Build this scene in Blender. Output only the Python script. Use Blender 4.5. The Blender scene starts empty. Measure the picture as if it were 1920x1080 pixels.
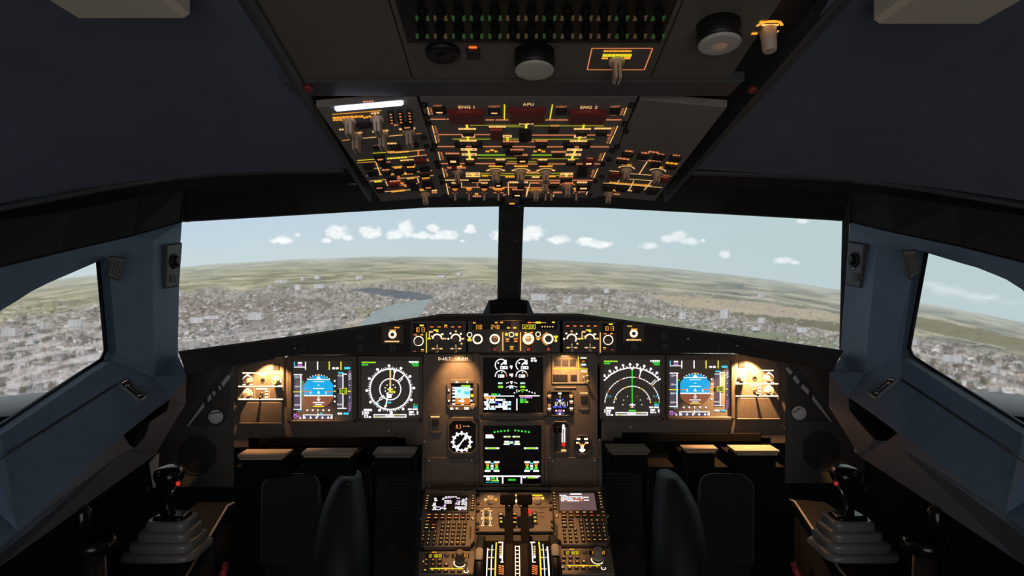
import bpy, bmesh, math, random
import numpy as np
from mathutils import Vector as V, Matrix
from mathutils.bvhtree import BVHTree

# ------------------------------------------------------------------ camera, world, exposure
CAMZ = 1.25                      # eye height over the cockpit floor
FPX = 1250.0                     # focal length in pixels of the 1920 wide frame
sc = bpy.context.scene
cam_data = bpy.data.cameras.new('camera')
cam = bpy.data.objects.new('camera', cam_data)
sc.collection.objects.link(cam)
cam.location = (0, 0, CAMZ)
cam.rotation_euler = (math.pi / 2, 0, 0)
cam_data.sensor_width = 36.0
cam_data.lens = 36.0 * FPX / 1920.0
cam_data.clip_start = 0.02
sc.camera = cam
world = bpy.data.worlds.new('cabin_dark')
sc.world = world
world.use_nodes = True
world.node_tree.nodes['Background'].inputs[0].default_value = (0.55, 0.75, 1.0, 1)
world.node_tree.nodes['Background'].inputs[1].default_value = 0.004
sc.view_settings.view_transform = 'Standard'
sc.view_settings.look = 'None'
sc.view_settings.exposure = 0.0
sc.view_settings.gamma = 1.0
sc.view_settings.use_curve_mapping = False
SCREEN_GAIN = 1.0                # projector brightness
FLOOD_W = 9.0                   # lamps below the glareshield
PEDESTAL_W = 24.0                 # lamp in the overhead panel that lights the pedestal
WARM = (1.0, 0.50, 0.19)


def add_light(name, kind, loc, energy, color, parent=None, target=None, **kw):
    d = bpy.data.lights.new(name, kind)
    d.energy = energy
    d.color = color
    for k, v in kw.items():
        setattr(d, k, v)
    o = bpy.data.objects.new(name, d)
    sc.collection.objects.link(o)
    o.location = loc
    if target is not None:
        o.rotation_euler = (V(target) - V(loc)).to_track_quat('-Z', 'Y').to_euler()
    if parent is not None:
        o.parent = parent
        o.location = V(loc) - parent.location
    return o


# unseen fill light added behind the camera to brighten sills and overhead
REAR_FILL_W = 7.0
add_light('rear_fill_light', 'AREA', (0, -0.9, 1.0), REAR_FILL_W, (1.0, 0.93, 0.86), target=(0, 1.5, 1.15), shape='RECTANGLE', size=1.5, size_y=1.1)


# ------------------------------------------------------------------ materials
def lin(c):
    return tuple(((x / 255.0) / 12.92 if x / 255.0 <= 0.04045 else ((x / 255.0 + 0.055) / 1.055) ** 2.4) for x in c)


MATS = {}


def mat(name, col, rough=0.5, metal=0.0, noise=0.0, nscale=60.0, bump=0.0, spec=0.5, coat=0.0):
    m = bpy.data.materials.new(name)
    m.use_nodes = True
    nt = m.node_tree
    b = nt.nodes['Principled BSDF']
    b.inputs['Base Color'].default_value = (*col, 1)
    b.inputs['Roughness'].default_value = rough
    b.inputs['Metallic'].default_value = metal
    b.inputs['Specular IOR Level'].default_value = spec
    b.inputs['Coat Weight'].default_value = coat
    if noise or bump:
        tc = nt.nodes.new('ShaderNodeTexCoord')
        n = nt.nodes.new('ShaderNodeTexNoise')
        n.inputs['Scale'].default_value = nscale
        n.inputs['Detail'].default_value = 5
        nt.links.new(tc.outputs['Object'], n.inputs['Vector'])
        if noise:
            r = nt.nodes.new('ShaderNodeValToRGB')
            r.color_ramp.elements[0].position = 0.3
            r.color_ramp.elements[1].position = 0.7
            r.color_ramp.elements[0].color = (*[c * (1 - noise) for c in col], 1)
            r.color_ramp.elements[1].color = (*[min(1, c * (1 + noise)) for c in col], 1)
            nt.links.new(n.outputs['Fac'], r.inputs['Fac'])
            nt.links.new(r.outputs['Color'], b.inputs['Base Color'])
        if bump:
            bp = nt.nodes.new('ShaderNodeBump')
            bp.inputs['Strength'].default_value = bump
            bp.inputs['Distance'].default_value = 0.002
            nt.links.new(n.outputs['Fac'], bp.inputs['Height'])
            nt.links.new(bp.outputs['Normal'], b.inputs['Normal'])
    MATS[name] = m
    return m


def emat(name, rgb, strength=1.0, lit=False):
    m = bpy.data.materials.new(name)
    m.use_nodes = True
    nt = m.node_tree
    b = nt.nodes['Principled BSDF']
    c = lin(rgb)
    b.inputs['Base Color'].default_value = (0.02, 0.02, 0.02, 1)
    b.inputs['Roughness'].default_value = 0.4
    b.inputs['Emission Color'].default_value = (*c, 1)
    b.inputs['Emission Strength'].default_value = strength
    m.cycles.emission_sampling = 'AUTO' if lit else 'NONE'
    MATS[name] = m
    return m


mat('panel', (0.125, 0.104, 0.088), 0.5, noise=0.12, nscale=90, bump=0.08)
mat('panel_pale', (0.19, 0.155, 0.125), 0.5, noise=0.1, nscale=80)
mat('panel_dark', (0.04, 0.038, 0.038), 0.55, noise=0.1)
mat('fcu', (0.045, 0.037, 0.033), 0.5, noise=0.1, nscale=90)
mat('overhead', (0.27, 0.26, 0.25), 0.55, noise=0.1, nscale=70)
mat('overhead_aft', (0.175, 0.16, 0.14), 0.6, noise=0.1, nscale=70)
mat('black', (0.012, 0.012, 0.013), 0.5)
mat('black_matte', (0.012, 0.012, 0.015), 0.85, noise=0.15, nscale=40)
mat('black_gloss', (0.01, 0.009, 0.009), 0.18)
mat('glass_black', (0.008, 0.008, 0.009), 0.45, spec=0.15)
mat('screen_grey', (0.26, 0.245, 0.23), 0.6, spec=0.2)  # grey reflection on these displays is put into the base colour
mat('glare', (0.027, 0.025, 0.026), 0.75, noise=0.15, nscale=50, bump=0.1)
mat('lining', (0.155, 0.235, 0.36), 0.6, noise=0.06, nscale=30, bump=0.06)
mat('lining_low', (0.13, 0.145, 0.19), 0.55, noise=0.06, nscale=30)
mat('ceiling', (0.15, 0.19, 0.28), 0.75, noise=0.08, nscale=14, bump=0.1)
mat('header', (0.02, 0.02, 0.022), 0.75, noise=0.15, nscale=20)
mat('rail', (0.075, 0.08, 0.09), 0.45)
mat('floor', (0.02, 0.021, 0.024), 0.9, noise=0.3, nscale=120, bump=0.3)
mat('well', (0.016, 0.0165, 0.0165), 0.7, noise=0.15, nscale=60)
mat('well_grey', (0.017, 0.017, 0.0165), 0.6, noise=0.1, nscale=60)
mat('beige', (0.90, 0.83, 0.68), 0.6)
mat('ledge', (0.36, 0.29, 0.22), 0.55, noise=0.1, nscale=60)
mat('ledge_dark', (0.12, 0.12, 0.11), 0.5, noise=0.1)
mat('board', (0.085, 0.08, 0.07), 0.55, noise=0.12, nscale=80)
mat('lever_black', (0.010, 0.0095, 0.009), 0.85, spec=0.1)
mat('slot_grey', (0.03, 0.026, 0.024), 0.8, spec=0.1)
mat('chrome', (0.75, 0.75, 0.76), 0.18, metal=1.0)
mat('steel', (0.4, 0.4, 0.42), 0.35, metal=1.0)
mat('gap_white', (0.72, 0.72, 0.74), 0.5)  # pale colour standing for the bright screen seen through gaps
mat('disc_grey', (0.88, 0.88, 0.90), 0.5)
mat('lampface', (0.62, 0.60, 0.56), 0.3, coat=0.3)
mat('boot', (0.24, 0.25, 0.25), 0.27)
mat('knob', (0.62, 0.50, 0.39), 0.45)
mat('knob_dark', (0.14, 0.115, 0.095), 0.45)
mat('knob_line', (0.03, 0.03, 0.03), 0.5)
mat('key', (0.05, 0.04, 0.035), 0.4)
mat('guard_red', (0.26, 0.035, 0.035), 0.4)
mat('cover_black', (0.025, 0.022, 0.02), 0.35)
mat('wheel_grey', (0.34, 0.33, 0.32), 0.5)
mat('console', (0.012, 0.011, 0.0105), 0.9, noise=0.15, nscale=30, spec=0.15)
mat('console_edge_lit', (0.30, 0.25, 0.22), 0.4)  # warm lamp light on the console's edge is put into the colour
mat('red_paint', (0.35, 0.03, 0.03), 0.4)
mat('skirt', (0.006, 0.006, 0.007), 0.9)

emat('e_white', (255, 250, 252), 1.1)
emat('e_ring', (255, 226, 196), 1.6)
emat('e_halo', (150, 70, 20), 0.5)
emat('e_amber', (255, 170, 50), 1.05)
emat('e_pale', (255, 198, 122), 1.1)
emat('e_orange', (255, 120, 40), 1.0)
emat('e_salmon', (232, 138, 88), 0.85)
emat('e_yellow', (240, 225, 40), 1.05)
emat('e_olive', (170, 165, 40), 0.8)
emat('e_green', (60, 225, 60), 1.0)
emat('e_lime', (165, 235, 40), 1.0)
emat('e_cyan', (70, 215, 235), 1.0)
emat('e_magenta', (190, 120, 205), 1.0)
emat('e_sky', (24, 172, 232), 1.0)
emat('e_pale_sky', (200, 240, 255), 1.05)
emat('e_brown', (140, 82, 58), 1.0)
emat('e_ochre', (222, 128, 24), 1.0)
emat('e_tape', (78, 72, 92), 1.0)
emat('e_red', (235, 40, 35), 1.0)
emat('e_darkred', (150, 40, 36), 0.9)
emat('e_button', (215, 52, 36), 0.8)
emat('e_blue', (50, 80, 240), 1.0)
emat('e_black', (6, 6, 8), 1.0)
emat('e_dimgreen', (30, 62, 26), 1.0)
emat('e_dimbrown', (66, 52, 34), 1.0)
emat('e_lcd', (118, 92, 92), 0.8)
emat('e_tube', (215, 222, 255), 1.6, lit=True)
emat('e_lamp', (255, 205, 130), 2.2)

# ------------------------------------------------------------------ glyphs of the built-in font, measured once
GL = {}


def load_glyphs(chars):
    obs = []
    for ch in chars:
        cu = bpy.data.curves.new('g', 'FONT')
        cu.body = ch
        cu.size = 1.0
        cu.resolution_u = 2
        o = bpy.data.objects.new('g', cu)
        sc.collection.objects.link(o)
        obs.append((ch, o, cu))
    bpy.context.view_layer.update()
    dg = bpy.context.evaluated_depsgraph_get()
    for ch, o, cu in obs:
        ev = o.evaluated_get(dg)
        me = ev.to_mesh()
        vs = [(v.co.x, v.co.y) for v in me.vertices]
        fs = [tuple(p.vertices) for p in me.polygons]
        ev.to_mesh_clear()
        GL[ch] = (vs, fs)
    for ch, o, cu in obs:
        bpy.data.objects.remove(o)
        bpy.data.curves.remove(cu)


load_glyphs('ABCDEFGHIJKLMNOPQRSTUVWXYZ0123456789-/.+')


# ------------------------------------------------------------------ pixels to points
def U(x, y, Y):
    """The point at distance Y ahead that is seen at pixel (x, y)."""
    return V(((x - 960) / FPX * Y, Y, (540 - y) / FPX * Y + CAMZ))


class Fr:
    """A plane with axes u (right), v (up) and n (towards the pilots)."""

    def __init__(s, o, u, v):
        s.o = V(o)
        s.u = V(u).normalized()
        v = V(v)
        s.v = (v - s.u * v.dot(s.u)).normalized()
        s.n = s.u.cross(s.v)

    def W(s, a, b, h=0.0):
        return s.o + s.u * a + s.v * b + s.n * h

    def px(s, x, y):
        d = V(((x - 960) / FPX, 1.0, (540 - y) / FPX))
        e = V((0, 0, CAMZ))
        t = (s.o - e).dot(s.n) / d.dot(s.n)
        p = e + d * t - s.o
        return p.dot(s.u), p.dot(s.v)

    def scale(s, x, y):
        """Metres across the plane for one pixel at (x, y)."""
        return abs(s.px(x + 0.5, y)[0] - s.px(x - 0.5, y)[0])

    def at(s, x, y, h=0.0):
        a, b = s.px(x, y)
        return s.W(a, b, h)


def fr3(p0, p1, p2):
    """Frame through three points: origin p0, u towards p1."""
    u = p1 - p0
    return Fr(p0, u, p2 - p0)


def inset(pts, d):
    """Offset a convex counter-clockwise outline inwards by d."""
    n = len(pts)
    out = []
    for i in range(n):
        p, q, r = pts[i - 1], pts[i], pts[(i + 1) % n]
        e1 = (q[0] - p[0], q[1] - p[1]); e2 = (r[0] - q[0], r[1] - q[1])
        l1 = math.hypot(*e1) or 1e-9; l2 = math.hypot(*e2) or 1e-9
        n1 = (-e1[1] / l1, e1[0] / l1); n2 = (-e2[1] / l2, e2[0] / l2)
        k = 1 + n1[0] * n2[0] + n1[1] * n2[1]
        k = max(k, 0.3)
        out.append((q[0] + (n1[0] + n2[0]) * d / k, q[1] + (n1[1] + n2[1]) * d / k))
    return out


def area2(pts):
    return sum(pts[i - 1][0] * pts[i][1] - pts[i][0] * pts[i - 1][1] for i in range(len(pts)))


def rrect(a0, b0, a1, b1, r=0.0, k=4):
    if a0 > a1: a0, a1 = a1, a0
    if b0 > b1: b0, b1 = b1, b0
    if r <= 0:
        return [(a0, b0), (a1, b0), (a1, b1), (a0, b1)]
    r = min(r, (a1 - a0) / 2.01, (b1 - b0) / 2.01)
    out = []
    for cx, cy, t0 in ((a1 - r, b0 + r, -90), (a1 - r, b1 - r, 0), (a0 + r, b1 - r, 90), (a0 + r, b0 + r, 180)):
        for i in range(k + 1):
            t = math.radians(t0 + 90 * i / k)
            out.append((cx + r * math.cos(t), cy + r * math.sin(t)))
    return out


class MB:
    """Collects shapes; one MB becomes one mesh object."""

    def __init__(s, fr=None):
        s.v = []; s.f = []; s.m = []; s.sm = []; s.fr = fr
        s.names = []

    def mi(s, name):
        if name not in s.names:
            s.names.append(name)
        return s.names.index(name)

    def face(s, idx, m, smooth=False):
        s.f.append(tuple(idx)); s.m.append(s.mi(m)); s.sm.append(smooth)

    def add(s, pts):
        i = len(s.v)
        s.v.extend(V(p) for p in pts)
        return i

    # ---- shapes in plane metres
    def flat(s, pts, h, m):
        if area2(pts) < 0: pts = pts[::-1]
        i = s.add(s.fr.W(a, b, h) for a, b in pts)
        s.face(range(i, i + len(pts)), m)

    def slab(s, pts, h0, h1, m, ch=0.0, top=None):
        if area2(pts) < 0: pts = pts[::-1]
        n = len(pts)
        rings = [(pts, h0), (pts, h1 - ch)]
        if ch > 0:
            rings.append((inset(pts, ch), h1))
        base = []
        for p, h in rings:
            base.append(s.add(s.fr.W(a, b, h) for a, b in p))
        for k in range(len(rings) - 1):
            for j in range(n):
                j2 = (j + 1) % n
                s.face((base[k] + j, base[k] + j2, base[k + 1] + j2, base[k + 1] + j), m)
        s.face([base[-1] + j for j in range(n)], top or m)
        s.face([base[0] + j for j in reversed(range(n))], m)

    def frame(s, outer, inner, h0, h1, m, ch=0.0):
        """A raised border between two outlines with equal point counts."""
        if area2(outer) < 0: outer = outer[::-1]
        if area2(inner) < 0: inner = inner[::-1]
        n = len(outer)
        L = [(outer, h0), (outer, h1 - ch), (inset(outer, ch) if ch else outer, h1), (inset(inner, -ch) if ch else inner, h1), (inner, h1 - ch), (inner, h0)]
        bs = [s.add(s.fr.W(a, b, h) for a, b in p) for p, h in L]
        for k in range(len(L)):
            k2 = (k + 1) % len(L)
            for j in range(n):
                j2 = (j + 1) % n
                s.face((bs[k] + j, bs[k] + j2, bs[k2] + j2, bs[k2] + j), m)

    def lathe(s, a, b, prof, m, seg=20, cap=True, capm=None):
        """Profile [(radius, height)] turned about the plane's normal at (a, b)."""
        bs = []
        for r, h in prof:
            bs.append(s.add(s.fr.W(a + r * math.cos(2 * math.pi * i / seg), b + r * math.sin(2 * math.pi * i / seg), h) for i in range(seg)))
        for k in range(len(prof) - 1):
            for j in range(seg):
                j2 = (j + 1) % seg
                s.face((bs[k] + j, bs[k] + j2, bs[k + 1] + j2, bs[k + 1] + j), m, True)
        if cap:
            s.face([bs[-1] + j for j in range(seg)], capm or m)
            s.face([bs[0] + j for j in reversed(range(seg))], m)

    def arc(s, a, b, r0, r1, h, m, t0=0, t1=360, seg=28):
        n = max(2, int(seg * abs(t1 - t0) / 360))
        i0 = len(s.v)
        for i in range(n + 1):
            t = math.radians(t0 + (t1 - t0) * i / n)
            s.v.append(s.fr.W(a + r0 * math.cos(t), b + r0 * math.sin(t), h))
            s.v.append(s.fr.W(a + r1 * math.cos(t), b + r1 * math.sin(t), h))
        for i in range(n):
            k = i0 + 2 * i
            s.face((k, k + 1, k + 3, k + 2), m)

    def seg2(s, p, q, w, h, m):
        dx, dy = q[0] - p[0], q[1] - p[1]
        l = math.hypot(dx, dy) or 1e-9
        nx, ny = -dy / l * w / 2, dx / l * w / 2
        s.flat([(p[0] + nx, p[1] + ny), (p[0] - nx, p[1] - ny), (q[0] - nx, q[1] - ny), (q[0] + nx, q[1] + ny)], h, m)

    # ---- shapes placed by the pixel that shows them, true to the plane's own axes
    def box(s, x0, y0, x1, y1):
        xc, yc = (x0 + x1) / 2, (y0 + y1) / 2
        return s.fr.px(x0, yc)[0], s.fr.px(xc, y1)[1], s.fr.px(x1, yc)[0], s.fr.px(xc, y0)[1]

    def rect(s, x0, y0, x1, y1, m, h=0.0006):
        s.flat(rrect(*s.box(x0, y0, x1, y1)), h, m)

    def prect(s, x0, y0, x1, y1, h0, h1, m, ch=0.001, r=0.0, top=None):
        s.slab(rrect(*s.box(x0, y0, x1, y1), r), h0, h1, m, ch, top)

    def line(s, x0, y0, x1, y1, w, m, h=0.0006):
        k = s.fr.scale((x0 + x1) / 2, (y0 + y1) / 2)
        s.seg2(s.fr.px(x0, y0), s.fr.px(x1, y1), w * k, h, m)

    def ring(s, x, y, r0, r1, m, t0=0, t1=360, h=0.0006):
        k = s.fr.scale(x, y)
        a, b = s.fr.px(x, y)
        s.arc(a, b, r0 * k, r1 * k, h, m, t0, t1)

    def disc(s, x, y, r, m, h=0.0006, seg=12):
        k = s.fr.scale(x, y)
        a, b = s.fr.px(x, y)
        s.flat([(a + r * k * math.cos(2 * math.pi * i / seg), b + r * k * math.sin(2 * math.pi * i / seg)) for i in range(seg)], h, m)

    def poly(s, pts, m, h=0.0006):
        s.flat([s.fr.px(*p) for p in pts], h, m)

    def pslab(s, pts, h0, h1, m, ch=0.0, top=None):
        s.slab([s.fr.px(*p) for p in pts], h0, h1, m, ch, top)

    def plathe(s, x, y, prof, m, seg=20, capm=None):
        a, b = s.fr.px(x, y)
        s.lathe(a, b, prof, m, seg, True, capm)

    def text(s, x0, y0, x1, y1, t, m, h=0.0006, rot=0):
        """Lettering that fills the box; rot 90 reads upwards, -90 downwards."""
        a0, b0, a1, b1 = s.box(x0, y0, x1, y1)
        W_, H_ = (a1 - a0, b1 - b0) if rot == 0 else (b1 - b0, a1 - a0)
        x = 0.0
        items = []
        for c in t:
            if c == ' ':
                x += 0.42; continue
            vs, fs = GL[c]
            xs = [p[0] for p in vs]
            lo, hi = min(xs), max(xs)
            items.append((x - lo, vs, fs))
            x += hi - lo + 0.13
        tot = max(x - 0.13, 1e-6)
        for dx, vs, fs in items:
            pts = []
            for p in vs:
                f, g = (p[0] + dx) / tot, p[1] / 0.73
                if rot == 0:
                    pts.append(s.fr.W(a0 + f * W_, b0 + g * H_, h))
                elif rot > 0:
                    pts.append(s.fr.W(a1 - g * H_, b0 + f * W_, h))
                else:
                    pts.append(s.fr.W(a0 + g * H_, b1 - f * W_, h))
            i = s.add(pts)
            for f_ in fs:
                s.face([i + k for k in f_], m)

    def digits(s, x0, y0, x1, y1, t, m, h=0.0006, w=0.2):
        """Seven-segment figures that fill the box."""
        a0, b0, a1, b1 = s.box(x0, y0, x1, y1)
        n = len(t)
        cw = (a1 - a0) / n
        S = {'0': 'abcdef', '1': 'bc', '2': 'abged', '3': 'abgcd', '4': 'fgbc', '5': 'afgcd', '6': 'afgedc', '7': 'abc', '8': 'abcdefg', '9': 'abcfgd', '-': 'g'}
        hh = b1 - b0
        for i, c in enumerate(t):
            if c not in S: continue
            l, r = a0 + cw * (i + 0.12), a0 + cw * (i + 0.88)
            q = min((r - l) * w * 1.3, hh * w)
            mid = (b0 + b1) / 2
            R = {'a': (l, b1 - q, r, b1), 'd': (l, b0, r, b0 + q), 'g': (l, mid - q / 2, r, mid + q / 2), 'f': (l, mid, l + q, b1),
                 'b': (r - q, mid, r, b1), 'e': (l, b0, l + q, mid), 'c': (r - q, b0, r, mid)}
            for k in S[c]:
                s.flat(rrect(*R[k]), h, m)

    def scrib(s, x0, y, x1, hp, m, rnd=None, h=0.0006):
        """A line of lettering too small to read: words as short bars."""
        rnd = rnd or random
        x = x0
        while x < x1 - 0.5:
            w = min(rnd.uniform(2.0, 5.5), x1 - x)
            s.rect(x, y - hp / 2, x + w, y + hp / 2, m, h)
            x += w + 0.7

    # ---- free shapes
    def tube(s, pts, r, m, seg=8, cap=True):
        pts = [V(p) for p in pts]
        rs = r if isinstance(r, (list, tuple)) else [r] * len(pts)
        bs = []
        up = V((0.123, 0.456, 0.88)).normalized()
        for i, p in enumerate(pts):
            d = (pts[min(i + 1, len(pts) - 1)] - pts[max(i - 1, 0)]).normalized()
            x = d.cross(up)
            if x.length < 1e-3: x = d.cross(V((1, 0, 0)))
            x.normalize()
            y = d.cross(x)
            up = -y if False else up
            bs.append(s.add(p + x * rs[i] * math.cos(2 * math.pi * k / seg) + y * rs[i] * math.sin(2 * math.pi * k / seg) for k in range(seg)))
        for i in range(len(pts) - 1):
            for k in range(seg):
                k2 = (k + 1) % seg
                s.face((bs[i] + k, bs[i] + k2, bs[i + 1] + k2, bs[i + 1] + k), m, True)
        if cap:
            s.face([bs[0] + k for k in reversed(range(seg))], m)
            s.face([bs[-1] + k for k in range(seg)], m)

    def loft(s, secs, m, seg=24, e=2.0):
        """Horizontal super-ellipse sections (x, y, z, rx, ry) joined upwards or downwards."""
        bs = []
        for c in secs:
            x, y, z, rx, ry = c[:5]
            ee = c[5] if len(c) > 5 else e
            pts = []
            for k in range(seg):
                t = 2 * math.pi * k / seg
                ct, st = math.cos(t), math.sin(t)
                pts.append((x + rx * math.copysign(abs(ct) ** (2 / ee), ct), y + ry * math.copysign(abs(st) ** (2 / ee), st), z))
            bs.append(s.add(pts))
        up = secs[-1][2] > secs[0][2]
        for i in range(len(secs) - 1):
            for k in range(seg):
                k2 = (k + 1) % seg
                q = (bs[i] + k, bs[i] + k2, bs[i + 1] + k2, bs[i + 1] + k)
                s.face(q if up else q[::-1], m, True)
        A = [bs[0] + k for k in range(seg)]; B = [bs[-1] + k for k in range(seg)]
        s.face(A[::-1] if up else A, m); s.face(B if up else B[::-1], m)

    def wbox(s, x0, y0, z0, x1, y1, z1, m):
        i = s.add([(x0, y0, z0), (x1, y0, z0), (x1, y1, z0), (x0, y1, z0), (x0, y0, z1), (x1, y0, z1), (x1, y1, z1), (x0, y1, z1)])
        for q in ((0, 3, 2, 1), (4, 5, 6, 7), (0, 1, 5, 4), (1, 2, 6, 5), (2, 3, 7, 6), (3, 0, 4, 7)):
            s.face([i + k for k in q], m)

    def ngon(s, pts, m):
        i = s.add(pts)
        s.face(range(i, i + len(pts)), m)

    def solid(s, top, bottom, m, mtop=None):
        """Closed body between two outlines of equal count (top faces the viewer)."""
        n = len(top)
        i = s.add(top); j = s.add(bottom)
        s.face(range(i, i + n), mtop or m)
        s.face([j + k for k in reversed(range(n))], m)
        for k in range(n):
            k2 = (k + 1) % n
            s.face((i + k, j + k, j + k2, i + k2), m)


def mesh_object(name, mb, loc, parent=None):
    me = bpy.data.meshes.new(name)
    me.from_pydata([tuple(p - loc) for p in mb.v], [], mb.f)
    for n in mb.names:
        me.materials.append(MATS[n])
    me.polygons.foreach_set('material_index', mb.m)
    me.polygons.foreach_set('use_smooth', mb.sm)
    me.validate()
    me.update()
    o = bpy.data.objects.new(name, me)
    sc.collection.objects.link(o)
    if parent is None:
        o.location = loc
    else:
        o.parent = parent
    return o


def base_of(mbs):
    pts = [p for mb in mbs for p in mb.v]
    lo = V([min(p[i] for p in pts) for i in range(3)])
    hi = V([max(p[i] for p in pts) for i in range(3)])
    return V(((lo.x + hi.x) / 2, (lo.y + hi.y) / 2, lo.z))


class Thing:
    """An Empty at a thing's base with its parts and their sub-parts."""

    def __init__(s, name, label, cat, group=None):
        s.name, s.label, s.cat, s.group = name, label, cat, group
        s.parts = []

    def part(s, name, mb, under=None, label=None):
        if not mb.f:
            return None
        s.parts.append([name, mb, under, label, None])
        return len(s.parts) - 1

    def done(s):
        loc = base_of([p[1] for p in s.parts])
        if len(s.parts) == 1:
            r = mesh_object(s.name, s.parts[0][1], loc)
        else:
            r = bpy.data.objects.new(s.name, None)
            r.empty_display_size = 0.02
            sc.collection.objects.link(r)
            r.location = loc
            for p in s.parts:
                par = r if p[2] is None else s.parts[p[2]][4]
                p[4] = mesh_object(p[0], p[1], loc, par)
                if p[3]: p[4]['label'] = p[3]
        r['label'] = s.label
        r['category'] = s.cat
        if s.group: r['group'] = s.group
        s.root = r
        return r


def struct(name, mb, parent=None, bevel=0.0, label=None):
    loc = base_of([mb]) if parent is None else V(parent.location)
    o = mesh_object(name, mb, loc, parent)
    if parent is None:
        o['kind'] = 'structure'
        o['category'] = name.split('_')[0]
        o['label'] = label or name.replace('_', ' ')
    if bevel:
        b = o.modifiers.new('bevel', 'BEVEL')
        b.width = bevel; b.segments = 3; b.limit_method = 'ANGLE'; b.angle_limit = math.radians(18)
        for p in o.data.polygons: p.use_smooth = True
        w = o.modifiers.new('normals', 'WEIGHTED_NORMAL')
    return o
# ================================================================== the shell of the cockpit
# floor, back wall
mb = MB(); mb.wbox(-1.25, -1.0, -0.04, 1.25, 2.6, 0.0, 'floor')
struct('floor', mb, label='dark carpeted cockpit floor')
mb = MB(); mb.wbox(-1.25, -1.04, 0.0, 1.25, -1.0, 1.75, 'header')
struct('wall_back', mb, label='dark wall at the back of the cockpit')
mb = MB(); mb.wbox(-1.25, 2.55, 0.0, 1.25, 2.6, 0.95, 'well')
struct('wall_front', mb, label='dark wall at the front of the footwells')


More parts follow.
